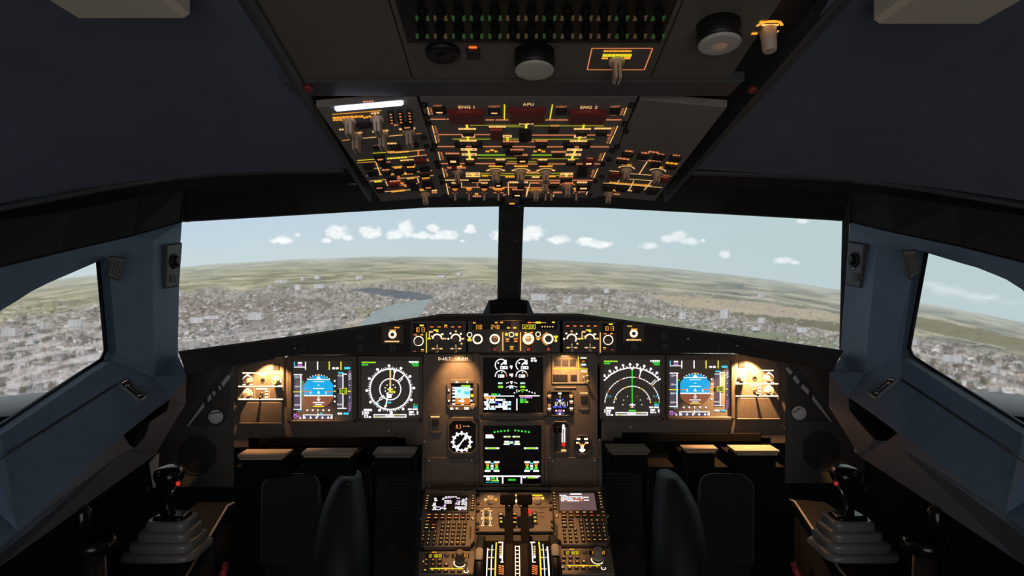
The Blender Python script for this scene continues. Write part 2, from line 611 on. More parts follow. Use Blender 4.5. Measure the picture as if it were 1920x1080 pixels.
def lining(side):
    """Side lining with its pillar, window opening and sill; every corner (pixel x, pixel y, distance)."""
    if side == 'left':
        P = dict(
            a=(341, 417, 1.66), a1=(337, 480, 1.66), a2=(331.5, 593, 1.66), a3=(333.5, 667, 1.66), a4=(350, 702, 1.58), a5=(348, 757, 1.56),
            c=(287, 452, 1.55), c1=(288, 707, 1.53),
            w=(203, 482, 1.45), w0=(120, 518, 1.32), w01=(92, 530, 1.28), w1=(58, 547, 1.24), w12=(34, 563, 1.212), w2=(2, 582, 1.185), w3=(-48, 634, 1.12), w4=(-60, 760, 1.06), w5=(0, 817, 1.12),
            w6=(178, 697, 1.40), w7=(211, 676, 1.46), w8=(218.5, 659, 1.46),
            h1=(250, 443, 1.50), h2=(120, 473, 1.33), h3=(0, 502, 1.20), h4=(-120, 530, 1.08),
            l=(320, 746, 1.52), l1=(225, 821, 1.32), l2=(35, 996, 0.98), l3=(-60, 1085, 0.86), l4=(-700, 1700, 0.45),
            r1=(230, 848, 1.305), r2=(34, 1012, 0.952), r3=(-70, 1096, 0.835), b=(292, 852, 1.45), b1=(0, 1063, 0.95), b2=(-100, 1140, 0.84), b3=(-760, 1750, 0.45),
            x5=(-90, 880, 1.03), x6=(-700, 1300, 0.55), t5=(-700, 640, 0.6), t6=(-700, 760, 0.6))
        pocket = [(232, 816), (243, 834), (252, 840), (271, 820), (281, 791), (313, 770), (318, 749.5), (281, 776)]
    else:
        P = dict(
            a=(1593, 417, 1.66), a1=(1588, 480, 1.66), a2=(1580, 600, 1.66), a3=(1575, 672, 1.66), a4=(1555, 697, 1.58), a5=(1554, 763, 1.56),
            c=(1644, 460, 1.55), c1=(1621, 699, 1.53),
            w=(1718, 468, 1.45), w0=(1800, 493, 1.34), w01=(1832, 502, 1.30), w1=(1862, 514, 1.26), w12=(1886, 524, 1.232), w2=(1916, 543, 1.20), w3=(1972, 606, 1.12), w4=(1985, 740, 1.06), w5=(1920, 816, 1.12),
            w6=(1737, 700, 1.40), w7=(1690, 670, 1.46), w8=(1684, 655, 1.46),
            h1=(1677, 437, 1.50), h2=(1800, 463, 1.33), h3=(1920, 493, 1.20), h4=(2040, 522, 1.08),
            l=(1590, 744, 1.52), l1=(1690, 812, 1.32), l2=(1884, 964, 0.98), l3=(1985, 1045, 0.86), l4=(2620, 1600, 0.45),
            r1=(1684, 836, 1.305), r2=(1886, 978, 0.952), r3=(1992, 1056, 0.835), b=(1612, 856, 1.45), b1=(1920, 1060, 0.95), b2=(2020, 1135, 0.84), b3=(2680, 1650, 0.45),
            x5=(2010, 880, 1.03), x6=(2620, 1300, 0.55), t5=(2620, 640, 0.6), t6=(2620, 760, 0.6))
        pocket = [(1682, 812), (1662, 827), (1640, 825), (1612, 793), (1592, 768), (1591, 746), (1609, 757), (1650, 787)]
    sg = -1 if side == 'left' else 1
    R = {k: U(*v) for k, v in P.items()}
    # the facet that holds the grab pocket: keep its ring in the facet's plane
    low = fr3(R['l'], R['l1'], R['a5'])
    pk = [low.at(*p) for p in pocket]
    mb = MB()
    keys = list(R)
    for k in keys: mb.v.append(R[k])
    I = {k: i for i, k in enumerate(keys)}

    def q(*ks, m='lining'):
        idx = [I[k] for k in ks]
        mb.face(idx if side == 'left' else idx[::-1], m)
    # pillar: front facet and inner facet
    q('a', 'c', 'c1', 'a3', 'a2', 'a1')
    q('c', 'w', 'w8', 'w7', 'c1')
    # band above the side window
    q('a', 'h1', 'w', 'c')
    q('h1', 'h2', 'w0', 'w'); q('h2', 'h3', 'w1', 'w01', 'w0'); q('h3', 'w2', 'w12', 'w1'); q('h3', 'h4', 'w3', 'w2')
    q('h4', 't5', 't6', 'w4', 'w3')
    # sill
    q('a3', 'c1', 'l', 'a4'); q('c1', 'w7', 'w6', 'l1', 'l')
    q('w6', 'w5', 'l2', 'l1'); q('w5', 'w4', 'x5', 'l3', 'l2'); q('w4', 't6', 'x6', 'x5'); q('x5', 'x6', 'l4', 'l3')
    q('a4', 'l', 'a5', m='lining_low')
    # lower face around the pocket
    n0 = mb.add(pk)
    n = len(pk)
    N = lambda k: I[k] if isinstance(k, str) else n0 + k
    if side == 'left':
        T_ = (('l1', 'r1', 0), ('r1', 1, 0), ('r1', 2, 1), ('r1', 'b', 2), ('b', 3, 2), ('b', 4, 3), ('b', 'a5', 4), ('a5', 5, 4), ('a5', 'l', 5), ('l', 6, 5), ('l', 7, 6), ('l1', 0, 7))
    else:
        T_ = (('l1', 'r1', 0), ('r1', 1, 0), ('r1', 'b', 1), ('b', 2, 1), ('b', 3, 2), ('b', 'a5', 3), ('a5', 4, 3), ('a5', 5, 4), ('a5', 'l', 5), ('l', 6, 5), ('l1', 0, 7))
    for t_ in T_:
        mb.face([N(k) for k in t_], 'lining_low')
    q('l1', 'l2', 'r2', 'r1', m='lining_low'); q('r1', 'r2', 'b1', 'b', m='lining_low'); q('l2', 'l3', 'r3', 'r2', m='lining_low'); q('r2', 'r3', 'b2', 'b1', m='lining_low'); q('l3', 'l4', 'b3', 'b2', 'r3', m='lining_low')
    # the pocket goes 5 cm into the lining
    off = V((sg * 0.055, 0.012, -0.004))
    n1 = mb.add([p + off for p in pk])
    for i in range(n):
        j = (i + 1) % n
        mb.face((n0 + i, n0 + j, n1 + j, n1 + i) if side == 'right' else (n0 + j, n0 + i, n1 + i, n1 + j), 'black_matte')
    mb.face([n1 + i for i in range(n)] if side == 'left' else [n1 + i for i in reversed(range(n))], 'black_matte')
    # dark lining below the sill down to the floor
    def below(k, z): p = R[k]; return V((p.x + sg * 0.13, p.y, z))
    d0 = mb.add([below('a5', 0.02), below('b', 0.02), below('b1', 0.02), below('b2', 0.02), below('b3', 0.02)])
    t0 = mb.add([R[k] + V((sg * 0.10, 0, -0.012)) for k in ('a5', 'b', 'b1', 'b2', 'b3')])
    top = [I['a5'], I['b'], I['b1'], I['b2'], I['b3']]
    for i in range(4):
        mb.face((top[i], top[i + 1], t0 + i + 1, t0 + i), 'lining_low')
        mb.face((t0 + i, t0 + i + 1, d0 + i + 1, d0 + i), 'console')
    # returns of the pillar and the window opening towards the outside
    def out(ks, dv, m='black_matte'):
        o0 = mb.add([R[k] + dv for k in ks])
        for i in range(len(ks) - 1):
            mb.face((I[ks[i]], I[ks[i + 1]], o0 + i + 1, o0 + i), m)
    out(['a', 'a1', 'a2', 'a3', 'a4', 'a5'], V((sg * 0.05, 0.05, 0)), 'lining')
    out(['a', 'h1', 'h2', 'h3', 'h4', 't5'], V((sg * 0.04, 0.02, 0.05)), 'black_matte')
    out(['w', 'w0', 'w01', 'w1', 'w12', 'w2', 'w3', 'w4', 'w5', 'w6', 'w7', 'w8', 'w'], V((sg * 0.05, 0.035, 0)), 'lining')
    bm = bmesh.new()
    bv = [bm.verts.new(p) for p in mb.v]
    for f, k in zip(mb.f, mb.m):
        try:
            bf = bm.faces.new([bv[i] for i in f]); bf.material_index = k
        except ValueError:
            pass
    bmesh.ops.triangulate(bm, faces=bm.faces)
    bmesh.ops.recalc_face_normals(bm, faces=bm.faces)
    bm.verts.index_update()
    mb.f = [tuple(v.index for v in f.verts) for f in bm.faces]; mb.m = [f.material_index for f in bm.faces]; mb.sm = [False] * len(mb.f)
    tree = BVHTree.FromBMesh(bm)
    bm.free()

    def hit(x, y, off=0.0):
        d = V(((x - 960) / FPX, 1.0, (540 - y) / FPX)).normalized()
        p, nrm, _, _ = tree.ray_cast(V((0, 0, CAMZ)), d)
        if nrm.dot(d) > 0: nrm = -nrm
        return p + nrm * off, nrm
    o = struct('wall_' + side, mb, bevel=0.007, label='blue-grey %s side lining with window pillar and sloping sill' % side)
    return R, o, hit


RL, wall_l, hit_l = lining('left')
RR, wall_r, hit_r = lining('right')


# rubber gaskets of the side windows
def gasket(no, R, label):
    mb = MB()
    ks = ['w', 'w0', 'w01', 'w1', 'w12', 'w2', 'w3', 'w4', 'w5', 'w6', 'w7', 'w8', 'w']
    sg = -1 if R is RL else 1
    mb.tube([R[k] + V((sg * 0.035, 0.02, 0)) for k in ks], 0.004, 'black', 6)
    struct('window_%d' % no, mb, label=label)


gasket(1, RL, 'left side window opening with dark gasket')
gasket(2, RR, 'right side window opening with dark gasket')

# ------------------------------------------------------------------ front header above the windscreens and the ceiling
TOPL = [(335, 416, 1.69), (343, 415, 1.68), (560, 402, 1.73), (800, 388, 1.78), (938, 386, 1.80)]
TOPR = [(980, 387, 1.80), (1120, 388, 1.78), (1350, 400, 1.73), (1580, 413, 1.68), (1590, 414, 1.69)]
top = [U(*p) for p in TOPL + TOPR]
up = [U(*p) for p in ((336, 348, 1.515), (348, 348, 1.515), (560, 345, 1.53), (688, 345, 1.55), (900, 345, 1.56), (1000, 345, 1.56), (1252, 345, 1.55), (1380, 347, 1.53), (1592, 352, 1.515), (1606, 352, 1.515))]
mb = MB()
n = len(top)
i0 = mb.add(top); i1 = mb.add(up); i2 = mb.add([p + V((0, 0.05, 0.004)) for p in top]); i3 = mb.add([p + V((0, 0.22, 0.03)) for p in up])
for k in range(n - 1):
    mb.face((i0 + k, i0 + k + 1, i1 + k + 1, i1 + k), 'header')
    mb.face((i2 + k, i2 + k + 1, i0 + k + 1, i0 + k), 'header')
    mb.face((i3 + k, i3 + k + 1, i2 + k + 1, i2 + k), 'header')
struct('wall_header', mb, bevel=0.004, label='black panel above the windscreens')

for side, R in (('left', RL), ('right', RR)):
    L = side == 'left'
    m = (lambda x: x) if L else (lambda x: 1920 - x)
    # black visor band between ceiling and side lining
    mb = MB()
    A = [U(m(350), 348 if L else 352, 1.50), U(m(170), 388 if L else 378, 1.33), U(m(0), 416 if L else 405, 1.20), U(m(-120), 440, 1.08), U(m(-700), 560, 0.6)]
    B = [R['a'] + V((0, -0.004, 0.003)), R['h1'] + V((0, -0.004, 0.003)), R['h2'] + V((0, -0.004, 0.003)), R['h3'] + V((0, -0.004, 0.003)), R['h4'], R['t5']]
    A = [U(347 if L else 1597, 349 if L else 353, 1.50), U(m(260), 370 if L else 365, 1.42), U(m(130), 396 if L else 386, 1.30), U(m(0), 414 if L else 405, 1.20), U(m(-120), 440, 1.08), U(m(-700), 560, 0.6)]
    a0 = mb.add(A); b0 = mb.add(B); c0 = mb.add([p + V(((-1 if L else 1) * 0.05, 0, 0.02)) for p in A])
    for k in range(5):
        q = (b0 + k, b0 + k + 1, a0 + k + 1, a0 + k)
        mb.face(q[::-1] if L else q, 'header')
        q = (a0 + k, a0 + k + 1, c0 + k + 1, c0 + k)
        mb.face(q[::-1] if L else q, 'header')
    # the piece in front, from the visor to the corner of the windscreen
    e = mb.add([U(343 if L else 1579, 416 if L else 412, 1.68), U(347 if L else 1597, 349 if L else 353, 1.50), U(m(341 if L else 327), 418, 1.66)])
    mb.face((e, e + 1, e + 2), 'header')
    if not L:
        f = mb.add([U(1580, 413, 1.68), U(1593, 417, 1.66), U(1575, 672, 1.67), U(1574.5, 657, 1.69)])
        mb.face((f, f + 1, f + 2, f + 3), 'header')
        f = mb.add([U(1582, 340, 1.70), U(1614, 340, 1.70), U(1608, 421, 1.70), U(1582, 421, 1.70)])
        mb.face((f, f + 1, f + 2, f + 3), 'header')
    struct('trim_%d' % (1 if L else 2), mb, bevel=0.0, label='black visor band above the %s side window' % side)
    # ceiling panel
    mb = MB()
    back = [V((x_ * (-1 if L else 1), -1.0, z_)) for x_, z_ in ((0.20, 1.72), (0.60, 1.70), (1.0, 1.62), (1.25, 1.50))]
    near = [U(m(453 if L else 331), -260, 0.56), U(m(200), -260, 0.56), U(m(-150), -160, 0.60), U(m(-700), 100, 0.52)]
    mid = [U(m(453 if L else 331), 0, 0.79), U(m(260), 0, 0.79), U(m(0), 90, 0.90), U(m(-300), 240, 0.85)]
    m2 = [U(m(560 if L else 1920 - 1412), 170, 1.05), U(m(330), 170, 1.08), U(m(150), 200, 1.10), U(m(-250), 320, 0.95)]
    far = [U(m(650 if L else 1920 - 1290), 316, 1.40), U(m(330 if L else 322), 326 if L else 335, 1.44), U(m(130 if L else 150), 358 if L else 352, 1.32), U(m(-100), 400 if L else 392, 1.12)]
    rows = [back, near, mid, m2, far]
    ids = [mb.add(r) for r in rows]
    for r in range(4):
        for k in range(3):
            q = (ids[r] + k, ids[r] + k + 1, ids[r + 1] + k + 1, ids[r + 1] + k)
            mb.face(q if L else q[::-1], 'ceiling')
    o = struct('ceiling' + ('' if L else '_right'), mb, bevel=0.0, label='blue-grey ceiling lining on the %s' % side)
    sub = o.modifiers.new('sub', 'SUBSURF'); sub.levels = 2; sub.render_levels = 3; sub.boundary_smooth = 'PRESERVE_CORNERS'
    for p in o.data.polygons: p.use_smooth = True
    # closing strip between ceiling and visor towards the rear, and the end of the lining
    mb = MB()
    A5, A4, A3 = U(m(-700), 560, 0.6), U(m(-120), 440, 1.08), U(m(-20), 416, 1.18)
    up_ = [V(((-1 if L else 1) * 1.25, -1.0, 1.52)), near[3], mid[3], m2[3], far[3]]
    lo_ = [V(((-1 if L else 1) * 1.25, -1.0, 1.0)), A5, A5.lerp(A4, 0.55), A4, A3]
    o_ = V(((-1 if L else 1) * 0.012, 0, 0.012))
    i0 = mb.add([p + o_ * 0.3 + V((0, 0, 0.02)) for p in up_]); i1 = mb.add([p + o_ for p in lo_])
    for k in range(4): mb.face((i0 + k, i0 + k + 1, i1 + k + 1, i1 + k), 'header')
    ends = [R[k] for k in ('b3', 'l4', 'x6', 't6', 't5')]
    j0 = mb.add(ends); j1 = mb.add([V(((-1 if L else 1) * 1.26, p.y, p.z)) for p in ends])
    for k in range(4): mb.face((j0 + k, j0 + k + 1, j1 + k + 1, j1 + k), 'header')
    struct('trim_%d' % (7 if L else 8), mb, label='dark strip closing the %s lining towards the rear' % side)
    # moulded edge between ceiling and header, its lit lip catching the screen
    mb = MB()
    if L:
        E = [(725, 318, 1.45), (652, 319, 1.44), (520, 320, 1.44), (400, 325, 1.44), (330, 332, 1.44), (200, 352, 1.36), (0, 390, 1.20), (-120, 412, 1.08)]
    else:
        E = [(1210, 321, 1.45), (1290, 323, 1.44), (1400, 326, 1.44), (1520, 331, 1.44), (1592, 336, 1.44), (1720, 352, 1.36), (1920, 385, 1.20), (2040, 405, 1.08)]
    pts = [U(*p) for p in E]
    mb.tube(pts, 0.007, 'rail', 8)
    lo = [U(p[0], p[1] + 26, p[2] + 0.05) for p in E]
    hi = [p + V((0, 0, 0.006)) for p in pts]
    bk = [U(p[0], p[1] - 6, p[2] + 0.03) + V((0, 0, 0.03)) for p in E]
    a0 = mb.add(hi); b0 = mb.add(lo); c0 = mb.add(bk)
    for k in range(len(E) - 1):
        mb.face((a0 + k, a0 + k + 1, b0 + k + 1, b0 + k), 'header')
        mb.face((a0 + k, a0 + k + 1, c0 + k + 1, c0 + k), 'ceiling')
    struct('trim_%d' % (3 if L else 4), mb, label='moulded edge under the %s ceiling lining' % side)

for sd_, x0_ in (('left', -1.29), ('right', 1.25)):
    mb = MB(); mb.wbox(x0_, -1.04, 0.0, x0_ + 0.04, 0.56, 1.75, 'header')
    struct('wall_%s_rear' % sd_, mb, label='dark rear side wall on the %s' % sd_)
mb = MB(); mb.wbox(-1.25, -1.04, 1.75, 1.25, 1.60, 1.79, 'header')
struct('ceiling_rear', mb, label='dark rear ceiling behind the overhead panel')

# ------------------------------------------------------------------ post between the windscreens
mb = MB()
a = [U(938, 372, 1.75), U(938, 386, 1.79), U(934.4, 572, 1.84), U(973, 572, 1.84), U(982.6, 386, 1.79), U(982.6, 372, 1.75)]
mb.solid(a[::-1], [p + V((0, 0.06, 0)) for p in a[::-1]], 'glare')
post = struct('pillar_centre', mb, bevel=0.004, label='black post between the two windscreens')
mb = MB()
f = [U(*p) for p in ((903, 592, 1.80), (915.5, 563, 1.83), (933, 560, 1.84), (973, 560, 1.84), (991, 563, 1.83), (1003, 592, 1.80))]
ff = [U(*p) for p in ((919, 594, 1.76), (917, 570, 1.80), (935, 568, 1.81), (972, 568, 1.81), (989, 570, 1.80), (987, 594, 1.76))]
i = mb.add(f); j = mb.add(ff)
for k in range(5):
    mb.face((i + k, i + k + 1, j + k + 1, j + k), 'glare')
mb.face([j + k for k in range(6)], 'glare')
mb.face([i + k for k in reversed(range(6))], 'glare')
b = struct('post_foot', mb, post, 0.003)
fp = fr3(a[2], a[3], a[1])
fp = Fr(a[2], a[3] - a[2], a[1] - a[2])
for x in (951, 966.3):
    mb = MB(fp); mb.plathe(x, 450.5, [(0.0042, 0.0), (0.0042, 0.001), (0.0026, 0.0026), (0.0005, 0.003)], 'steel', 12)
    struct('screw', mb, post)
t = Thing('loose_wires', 'tuft of thin loose wires hanging at the top of the windscreen post', 'wire')
for pts in (((968, 372, 1.72), (969, 377, 1.70), (970, 382, 1.70), (973, 388, 1.72)), ((962, 384, 1.73), (961, 380, 1.70), (963, 374, 1.72)), ((975, 388, 1.73), (975, 383, 1.70), (973, 376, 1.73))):
    mb = MB(); mb.tube([U(*p) for p in pts], 0.0009, 'steel', 5)
    t.part('wire', mb)
t.done()

# windscreen gaskets
for no, pts in ((3, [(343, 415, 1.69), (560, 402, 1.74), (800, 388, 1.79), (937, 386, 1.82), (934, 572, 1.86)]),
                (4, [(974, 572, 1.86), (981, 387, 1.82), (1120, 388, 1.79), (1350, 400, 1.74), (1583, 413, 1.69), (1578, 657, 1.70)])):
    mb = MB(); mb.tube([U(*p) + V((0, 0.006, 0.003)) for p in pts], 0.003, 'black', 6)
    struct('window_%d' % no, mb, label='%s windscreen opening with dark gasket' % ('left' if no == 3 else 'right'))

# ================================================================== the curved projection screen outside and its picture
rng = np.random.default_rng(7)
SCX, SCY, SCR = 0.0, 0.9, 2.6


def vnoise(x, y, seed=0):
    r = np.random.default_rng(seed)
    T = r.random((256, 256))
    xi = np.floor(x).astype(int); yi = np.floor(y).astype(int)
    fx = x - xi; fy = y - yi
    fx = fx * fx * (3 - 2 * fx); fy = fy * fy * (3 - 2 * fy)
    a = T[yi % 256, xi % 256]; b = T[yi % 256, (xi + 1) % 256]; c = T[(yi + 1) % 256, xi % 256]; d = T[(yi + 1) % 256, (xi + 1) % 256]
    return (a * (1 - fx) + b * fx) * (1 - fy) + (c * (1 - fx) + d * fx) * fy


def fbm(x, y, seed=0, o=4):
    s = 0; a = 0.5; t = 0
    for k in range(o):
        s = s + a * vnoise(x * 2 ** k, y * 2 ** k, seed + k); t += a; a *= 0.55
    return s / t


def make_screen():
    NC = 1500
    th = np.radians(np.linspace(-66, 66, NC))
    zs = np.concatenate([[-0.50, -0.421], np.linspace(-0.42, 0.50, 330), np.linspace(0.55, 1.0, 6)])
    NR = len(zs)
    X = SCR * np.sin(th); Y = SCY + SCR * np.cos(th)
    PX = np.broadcast_to(960 + FPX * X / Y, (NR, NC)).copy()
    PY = 540 - FPX * zs[:, None] / Y[None, :]
    hz = 0.157 - 0.035 * X - 0.24 * (3.5 - Y)
    HY = (540 - FPX * hz / Y)[None, :] + 2.5 * (fbm(PX[:1] / 70, PX[:1] * 0 + 3.3, 40, 4) - 0.5)
    D = PY - HY
    img = np.zeros((NR, NC, 3))
    # sky
    t = np.clip(-D / 110, 0, 1)[..., None]
    lr = np.clip((PX - 500) / 1100, 0, 1)[..., None]
    skyh = np.array([200, 216, 220]) * (1 - lr) + np.array([188, 206, 210]) * lr
    skyt = np.array([190, 210, 228]) * (1 - lr) + np.array([186, 207, 209]) * lr
    img[:] = skyh * (1 - t) + skyt * t
    # clouds
    cl = [(528, 451, 22, 8), (557, 441, 5, 4), (612, 451, 9, 6), (632, 437, 22, 15), (650, 446, 12, 7), (694, 437, 22, 12), (680, 433, 8, 8), (742, 441, 22, 10), (762, 430, 16, 16), (790, 442, 20, 8),
          (812, 428, 11, 9), (838, 441, 22, 10), (820, 445, 20, 6), (881, 430, 11, 10), (866, 452, 5, 3), (937, 442, 16, 14), (1000, 437, 20, 16), (986, 446, 12, 9), (1048, 451, 20, 9), (1100, 454, 20, 9),
          (1125, 459, 22, 8), (1217, 462, 17, 7), (1255, 447, 20, 9), (1272, 444, 18, 11), (1290, 453, 22, 8), (1318, 451, 5, 4), (1358, 477, 11, 8), (1468, 489, 21, 7), (1490, 492, 10, 5), (1505, 414, 14, 8)]
    nz = fbm(PX / 9, PY / 7, 11, 4) - 0.5
    C = np.zeros((NR, NC))
    for cx, cy, w, h in cl:
        r = np.sqrt(((PX - cx) / w) ** 2 + ((PY - cy) / (h * np.where(PY > cy, 0.8, 1.0))) ** 2) + nz * 0.95
        C = np.maximum(C, np.clip((1.15 - r) * 2.0, 0, 1) * (0.95 if cx < 1150 else 0.7))
    r = np.sqrt(((PX - 1800) / 110) ** 2 + ((PY - (533 + (PX - 1720) * 0.19)) / 12) ** 2) + (fbm(PX / 20, PY / 9, 5, 4) - 0.5) * 1.3
    C = np.maximum(C, np.clip((1.0 - r) * 1.2, 0, 1) * 0.4)
    C = C[..., None]
    ctex = (fbm(PX / 7, PY / 5, 13, 4)[..., None] - 0.5) * 26
    img = img * (1 - C) + (np.array([245, 250, 251]) + ctex) * C
    # ground
    G = D > 0
    sx = PX / 60
    f1 = fbm(sx * 0.8, D / 4.2 + 7, 21, 4)
    f2 = fbm(PX / 30, D / 2.4, 31, 3)
    f3 = np.clip((fbm(PX / 55 + 4, D / 3.2, 36, 3) - 0.57) * 10, 0, 1)[..., None]
    lrg = np.clip((PX - 900) / 500, 0, 1)[..., None]
    field = np.array([153, 151, 126]) * (1 - lrg) + np.array([138, 140, 128]) * lrg
    field = field + (f1[..., None] - 0.5) * np.array([112, 96, 78]) + (f2[..., None] - 0.5) * 56
    field = field * (1 - f3 * 0.6) + np.array([202, 192, 168]) * f3 * 0.6
    base = np.array([152, 149, 142]) + (fbm(PX / 14, D / 6, 51, 4)[..., None] - 0.5) * 60 + (fbm(PX / 3.6, D / 4.2, 52, 3)[..., None] - 0.5) * 95
    redw = np.clip((fbm(PX / 70, D / 9, 61, 3) - 0.52) * 7, 0, 1)[..., None]
    base = base * (1 - redw * 0.4) + (np.array([126, 114, 106]) + (fbm(PX / 4, D / 4, 62, 2)[..., None] - 0.5) * 30) * redw * 0.4
    near = np.clip((D - 90) / 90, 0, 1)[..., None]
    cool = np.array([152, 152, 156]) + (fbm(PX / 9, D / 7, 71, 4)[..., None] - 0.5) * 95
    ncool = near * np.clip(1 - (PX - 560) / 260, 0, 1)[..., None]
    base = base * (1 - ncool * 0.85) + cool * ncool * 0.85
    start = 44 + 14 * np.clip((300 - PX) / 200, 0, 2) + 20 * np.clip((PX - 1300) / 300, 0, 1) + 16 * (fbm(PX / 45, D * 0, 81, 3) - 0.5)
    tw = np.clip((D - start) / 9, 0, 1)[..., None]
    g = field * (1 - tw) + base * tw
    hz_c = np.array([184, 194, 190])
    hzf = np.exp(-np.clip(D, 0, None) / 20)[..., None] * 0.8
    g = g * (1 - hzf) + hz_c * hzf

    # index of a pixel in the grid
    def idx(px, py):
        dx = (px - 960) / FPX
        a = dx * dx + 1; bq = -2 * SCY; c = SCY ** 2 - SCR ** 2
        t_ = (-bq + np.sqrt(bq * bq - 4 * a * c)) / (2 * a)
        ang = np.degrees(np.arctan2(dx * t_, t_ - SCY))
        z = (540 - py) / FPX * t_
        return (z + 0.42) / 0.92 * 329 + 2, (ang + 66) / 132 * (NC - 1), t_

    def hy(px): return np.interp(px, PX[0], HY[0])

    def quad(pts, col, soft=None, amt=1.0):
        """Fill a polygon given in pixels of the picture."""
        nonlocal g
        P_ = np.array(pts, float)
        ins = np.zeros((NR, NC), bool)
        x0, x1 = P_[:, 0].min(), P_[:, 0].max(); y0, y1 = P_[:, 1].min(), P_[:, 1].max()
        m = (PX >= x0) & (PX <= x1) & (PY >= y0) & (PY <= y1)
        xs = PX[m]; ys = PY[m] + (fbm(PX[m] / 12, PY[m] / 9, 91, 3) - 0.5) * 5
        inside = np.zeros(xs.shape, bool)
        n = len(P_)
        for i in range(n):
            xa, ya = P_[i]; xb, yb = P_[(i + 1) % n]
            c = ((ya > ys) != (yb > ys)) & (xs < (xb - xa) * (ys - ya) / (yb - ya + 1e-9) + xa)
            inside ^= c
        ins[m] = inside
        tex = (fbm(PX[ins] / 20, PY[ins] / 4, 95, 3) - 0.5)[:, None] * 16
        g[ins] = g[ins] * (1 - amt) + (np.array(col) + tex) * amt
        return ins
    # open land and woods among the houses
    quad([(1215, 553), (1300, 556), (1420, 566), (1575, 590), (1575, 605), (1460, 592), (1340, 582), (1260, 572)], (178, 168, 150))
    quad([(1330, 583), (1575, 605), (1575, 622), (1450, 603)], (124, 122, 104))
    quad([(1020, 582), (1110, 580), (1250, 600), (1400, 618), (1575, 640), (1575, 660), (1400, 640), (1200, 612)], (133, 140, 120))
    quad([(1700, 590), (1800, 610), (1930, 640), (1930, 662), (1780, 630), (1700, 612)], (132, 132, 112))
    quad([(1690, 676), (1790, 700), (1930, 724), (1930, 745), (1800, 728), (1690, 692)], (150, 146, 124))
    quad([(1690, 690), (1800, 722), (1930, 742), (1930, 775), (1690, 720)], (112, 114, 116))
    W1 = quad([(655, 543), (700, 540), (745, 545), (806, 553), (816, 560), (792, 563), (745, 561), (690, 549)], (108, 116, 122))
    W2 = quad([(792, 562), (812, 560), (797, 576), (787, 592), (748, 598), (702, 608), (660, 618), (640, 634), (600, 650), (660, 612), (686, 598), (700, 584), (740, 570)], (148, 162, 164))
    quad([(640, 612), (676, 592), (686, 596), (672, 612), (650, 628)], (168, 160, 140))
    quad([(660, 578), (735, 573), (700, 582), (690, 596), (676, 590)], (152, 150, 120))
    quad([(350, 566), (600, 560), (630, 572), (560, 585), (340, 590)], (122, 110, 100), amt=0.45)
    quad([(1000, 540), (1160, 545), (1150, 553), (1000, 550)], (112, 108, 98), amt=0.6)
    water = W1 | W2
    # houses and trees, far ones first
    N = 17000
    px = rng.uniform(-120, 2040, N)
    dd = 40 + 195 * rng.random(N) ** 1.3
    o = np.argsort(dd)
    walls = np.array([[222, 222, 223], [196, 195, 197], [176, 174, 174], [234, 234, 234], [156, 152, 154], [188, 176, 166]])
    for k in o:
        x = px[k]; d = dd[k]; y = hy(x) + d
        if 980 < x < 1260 and d > 96 and rng.random() < 0.93: continue
        if 1200 < x < 1600 and 60 < d < 82 and rng.random() < 0.85: continue
        if x > 1600 and (d < 66 or d > 150) and rng.random() < 0.9: continue
        if d < 58 and rng.random() < 0.45: continue
        dens = vnoise(np.array([x / 50.0]), np.array([d / 16.0]), 77)[0]
        if dens < 0.36 and rng.random() < 0.75: continue
        r, c, t_ = idx(x, y)
        r = int(r); c = int(c)
        if not (3 < r < NR - 20 and 3 < c < NC - 14): continue
        if water[r, c]: continue
        sidew = np.clip((abs(x - 950) - 620) / 330, 0, 1)
        if rng.random() < sidew * 0.5: continue
        s = (1.3 + d * 0.022) * (1 + sidew * 0.9)
        u = rng.random()
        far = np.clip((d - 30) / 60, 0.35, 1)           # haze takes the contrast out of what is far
        if u < 0.40:                                   # a tree: dark crown
            w, h = int(max(1, s * rng.uniform(0.6, 1.1))), int(max(1, s * rng.uniform(0.7, 1.7)))
            col = np.array([[98, 97, 88], [112, 103, 95], [92, 96, 88]][rng.integers(3)]) + rng.uniform(-10, 10)
            a_ = 0.76 * far
            for cc in range(w):
                h_ = max(1, int(h * rng.uniform(0.5, 1.1)))
                g[r:r + h_, c + cc] = g[r:r + h_, c + cc] * (1 - a_) + (col + rng.uniform(-9, 9)) * a_
        else:                                          # a house: wall, roof, end in shade
            w, h = int(max(1, s * rng.uniform(0.7, 1.8))), int(max(1, s * rng.uniform(0.45, 1.2)))
            col = walls[rng.integers(len(walls))] + rng.uniform(-16, 10)
            a_ = 0.80 * far * (1 - 0.25 * sidew)
            roof = np.array([[146, 133, 126], [134, 131, 132], [160, 147, 138], [176, 173, 173], [114, 110, 110]][rng.integers(5)]) + rng.uniform(-8, 8)
            sl = rng.uniform(-0.5, 0.5)
            for cc in range(w):
                r0 = r + int(round(sl * cc))
                h_ = max(1, int(h * rng.uniform(0.7, 1.15))); rh = max(1, int(h * rng.uniform(0.2, 0.9)))
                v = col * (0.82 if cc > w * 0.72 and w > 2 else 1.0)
                g[r0:r0 + h_, c + cc] = g[r0:r0 + h_, c + cc] * (1 - a_) + v * a_
                g[r0 + h_:r0 + h_ + rh, c + cc] = g[r0 + h_:r0 + h_ + rh, c + cc] * (1 - a_) + (roof + rng.uniform(-8, 8)) * a_
            if rng.random() < 0.6: g[r - 1:r, c:c + w] *= 0.84
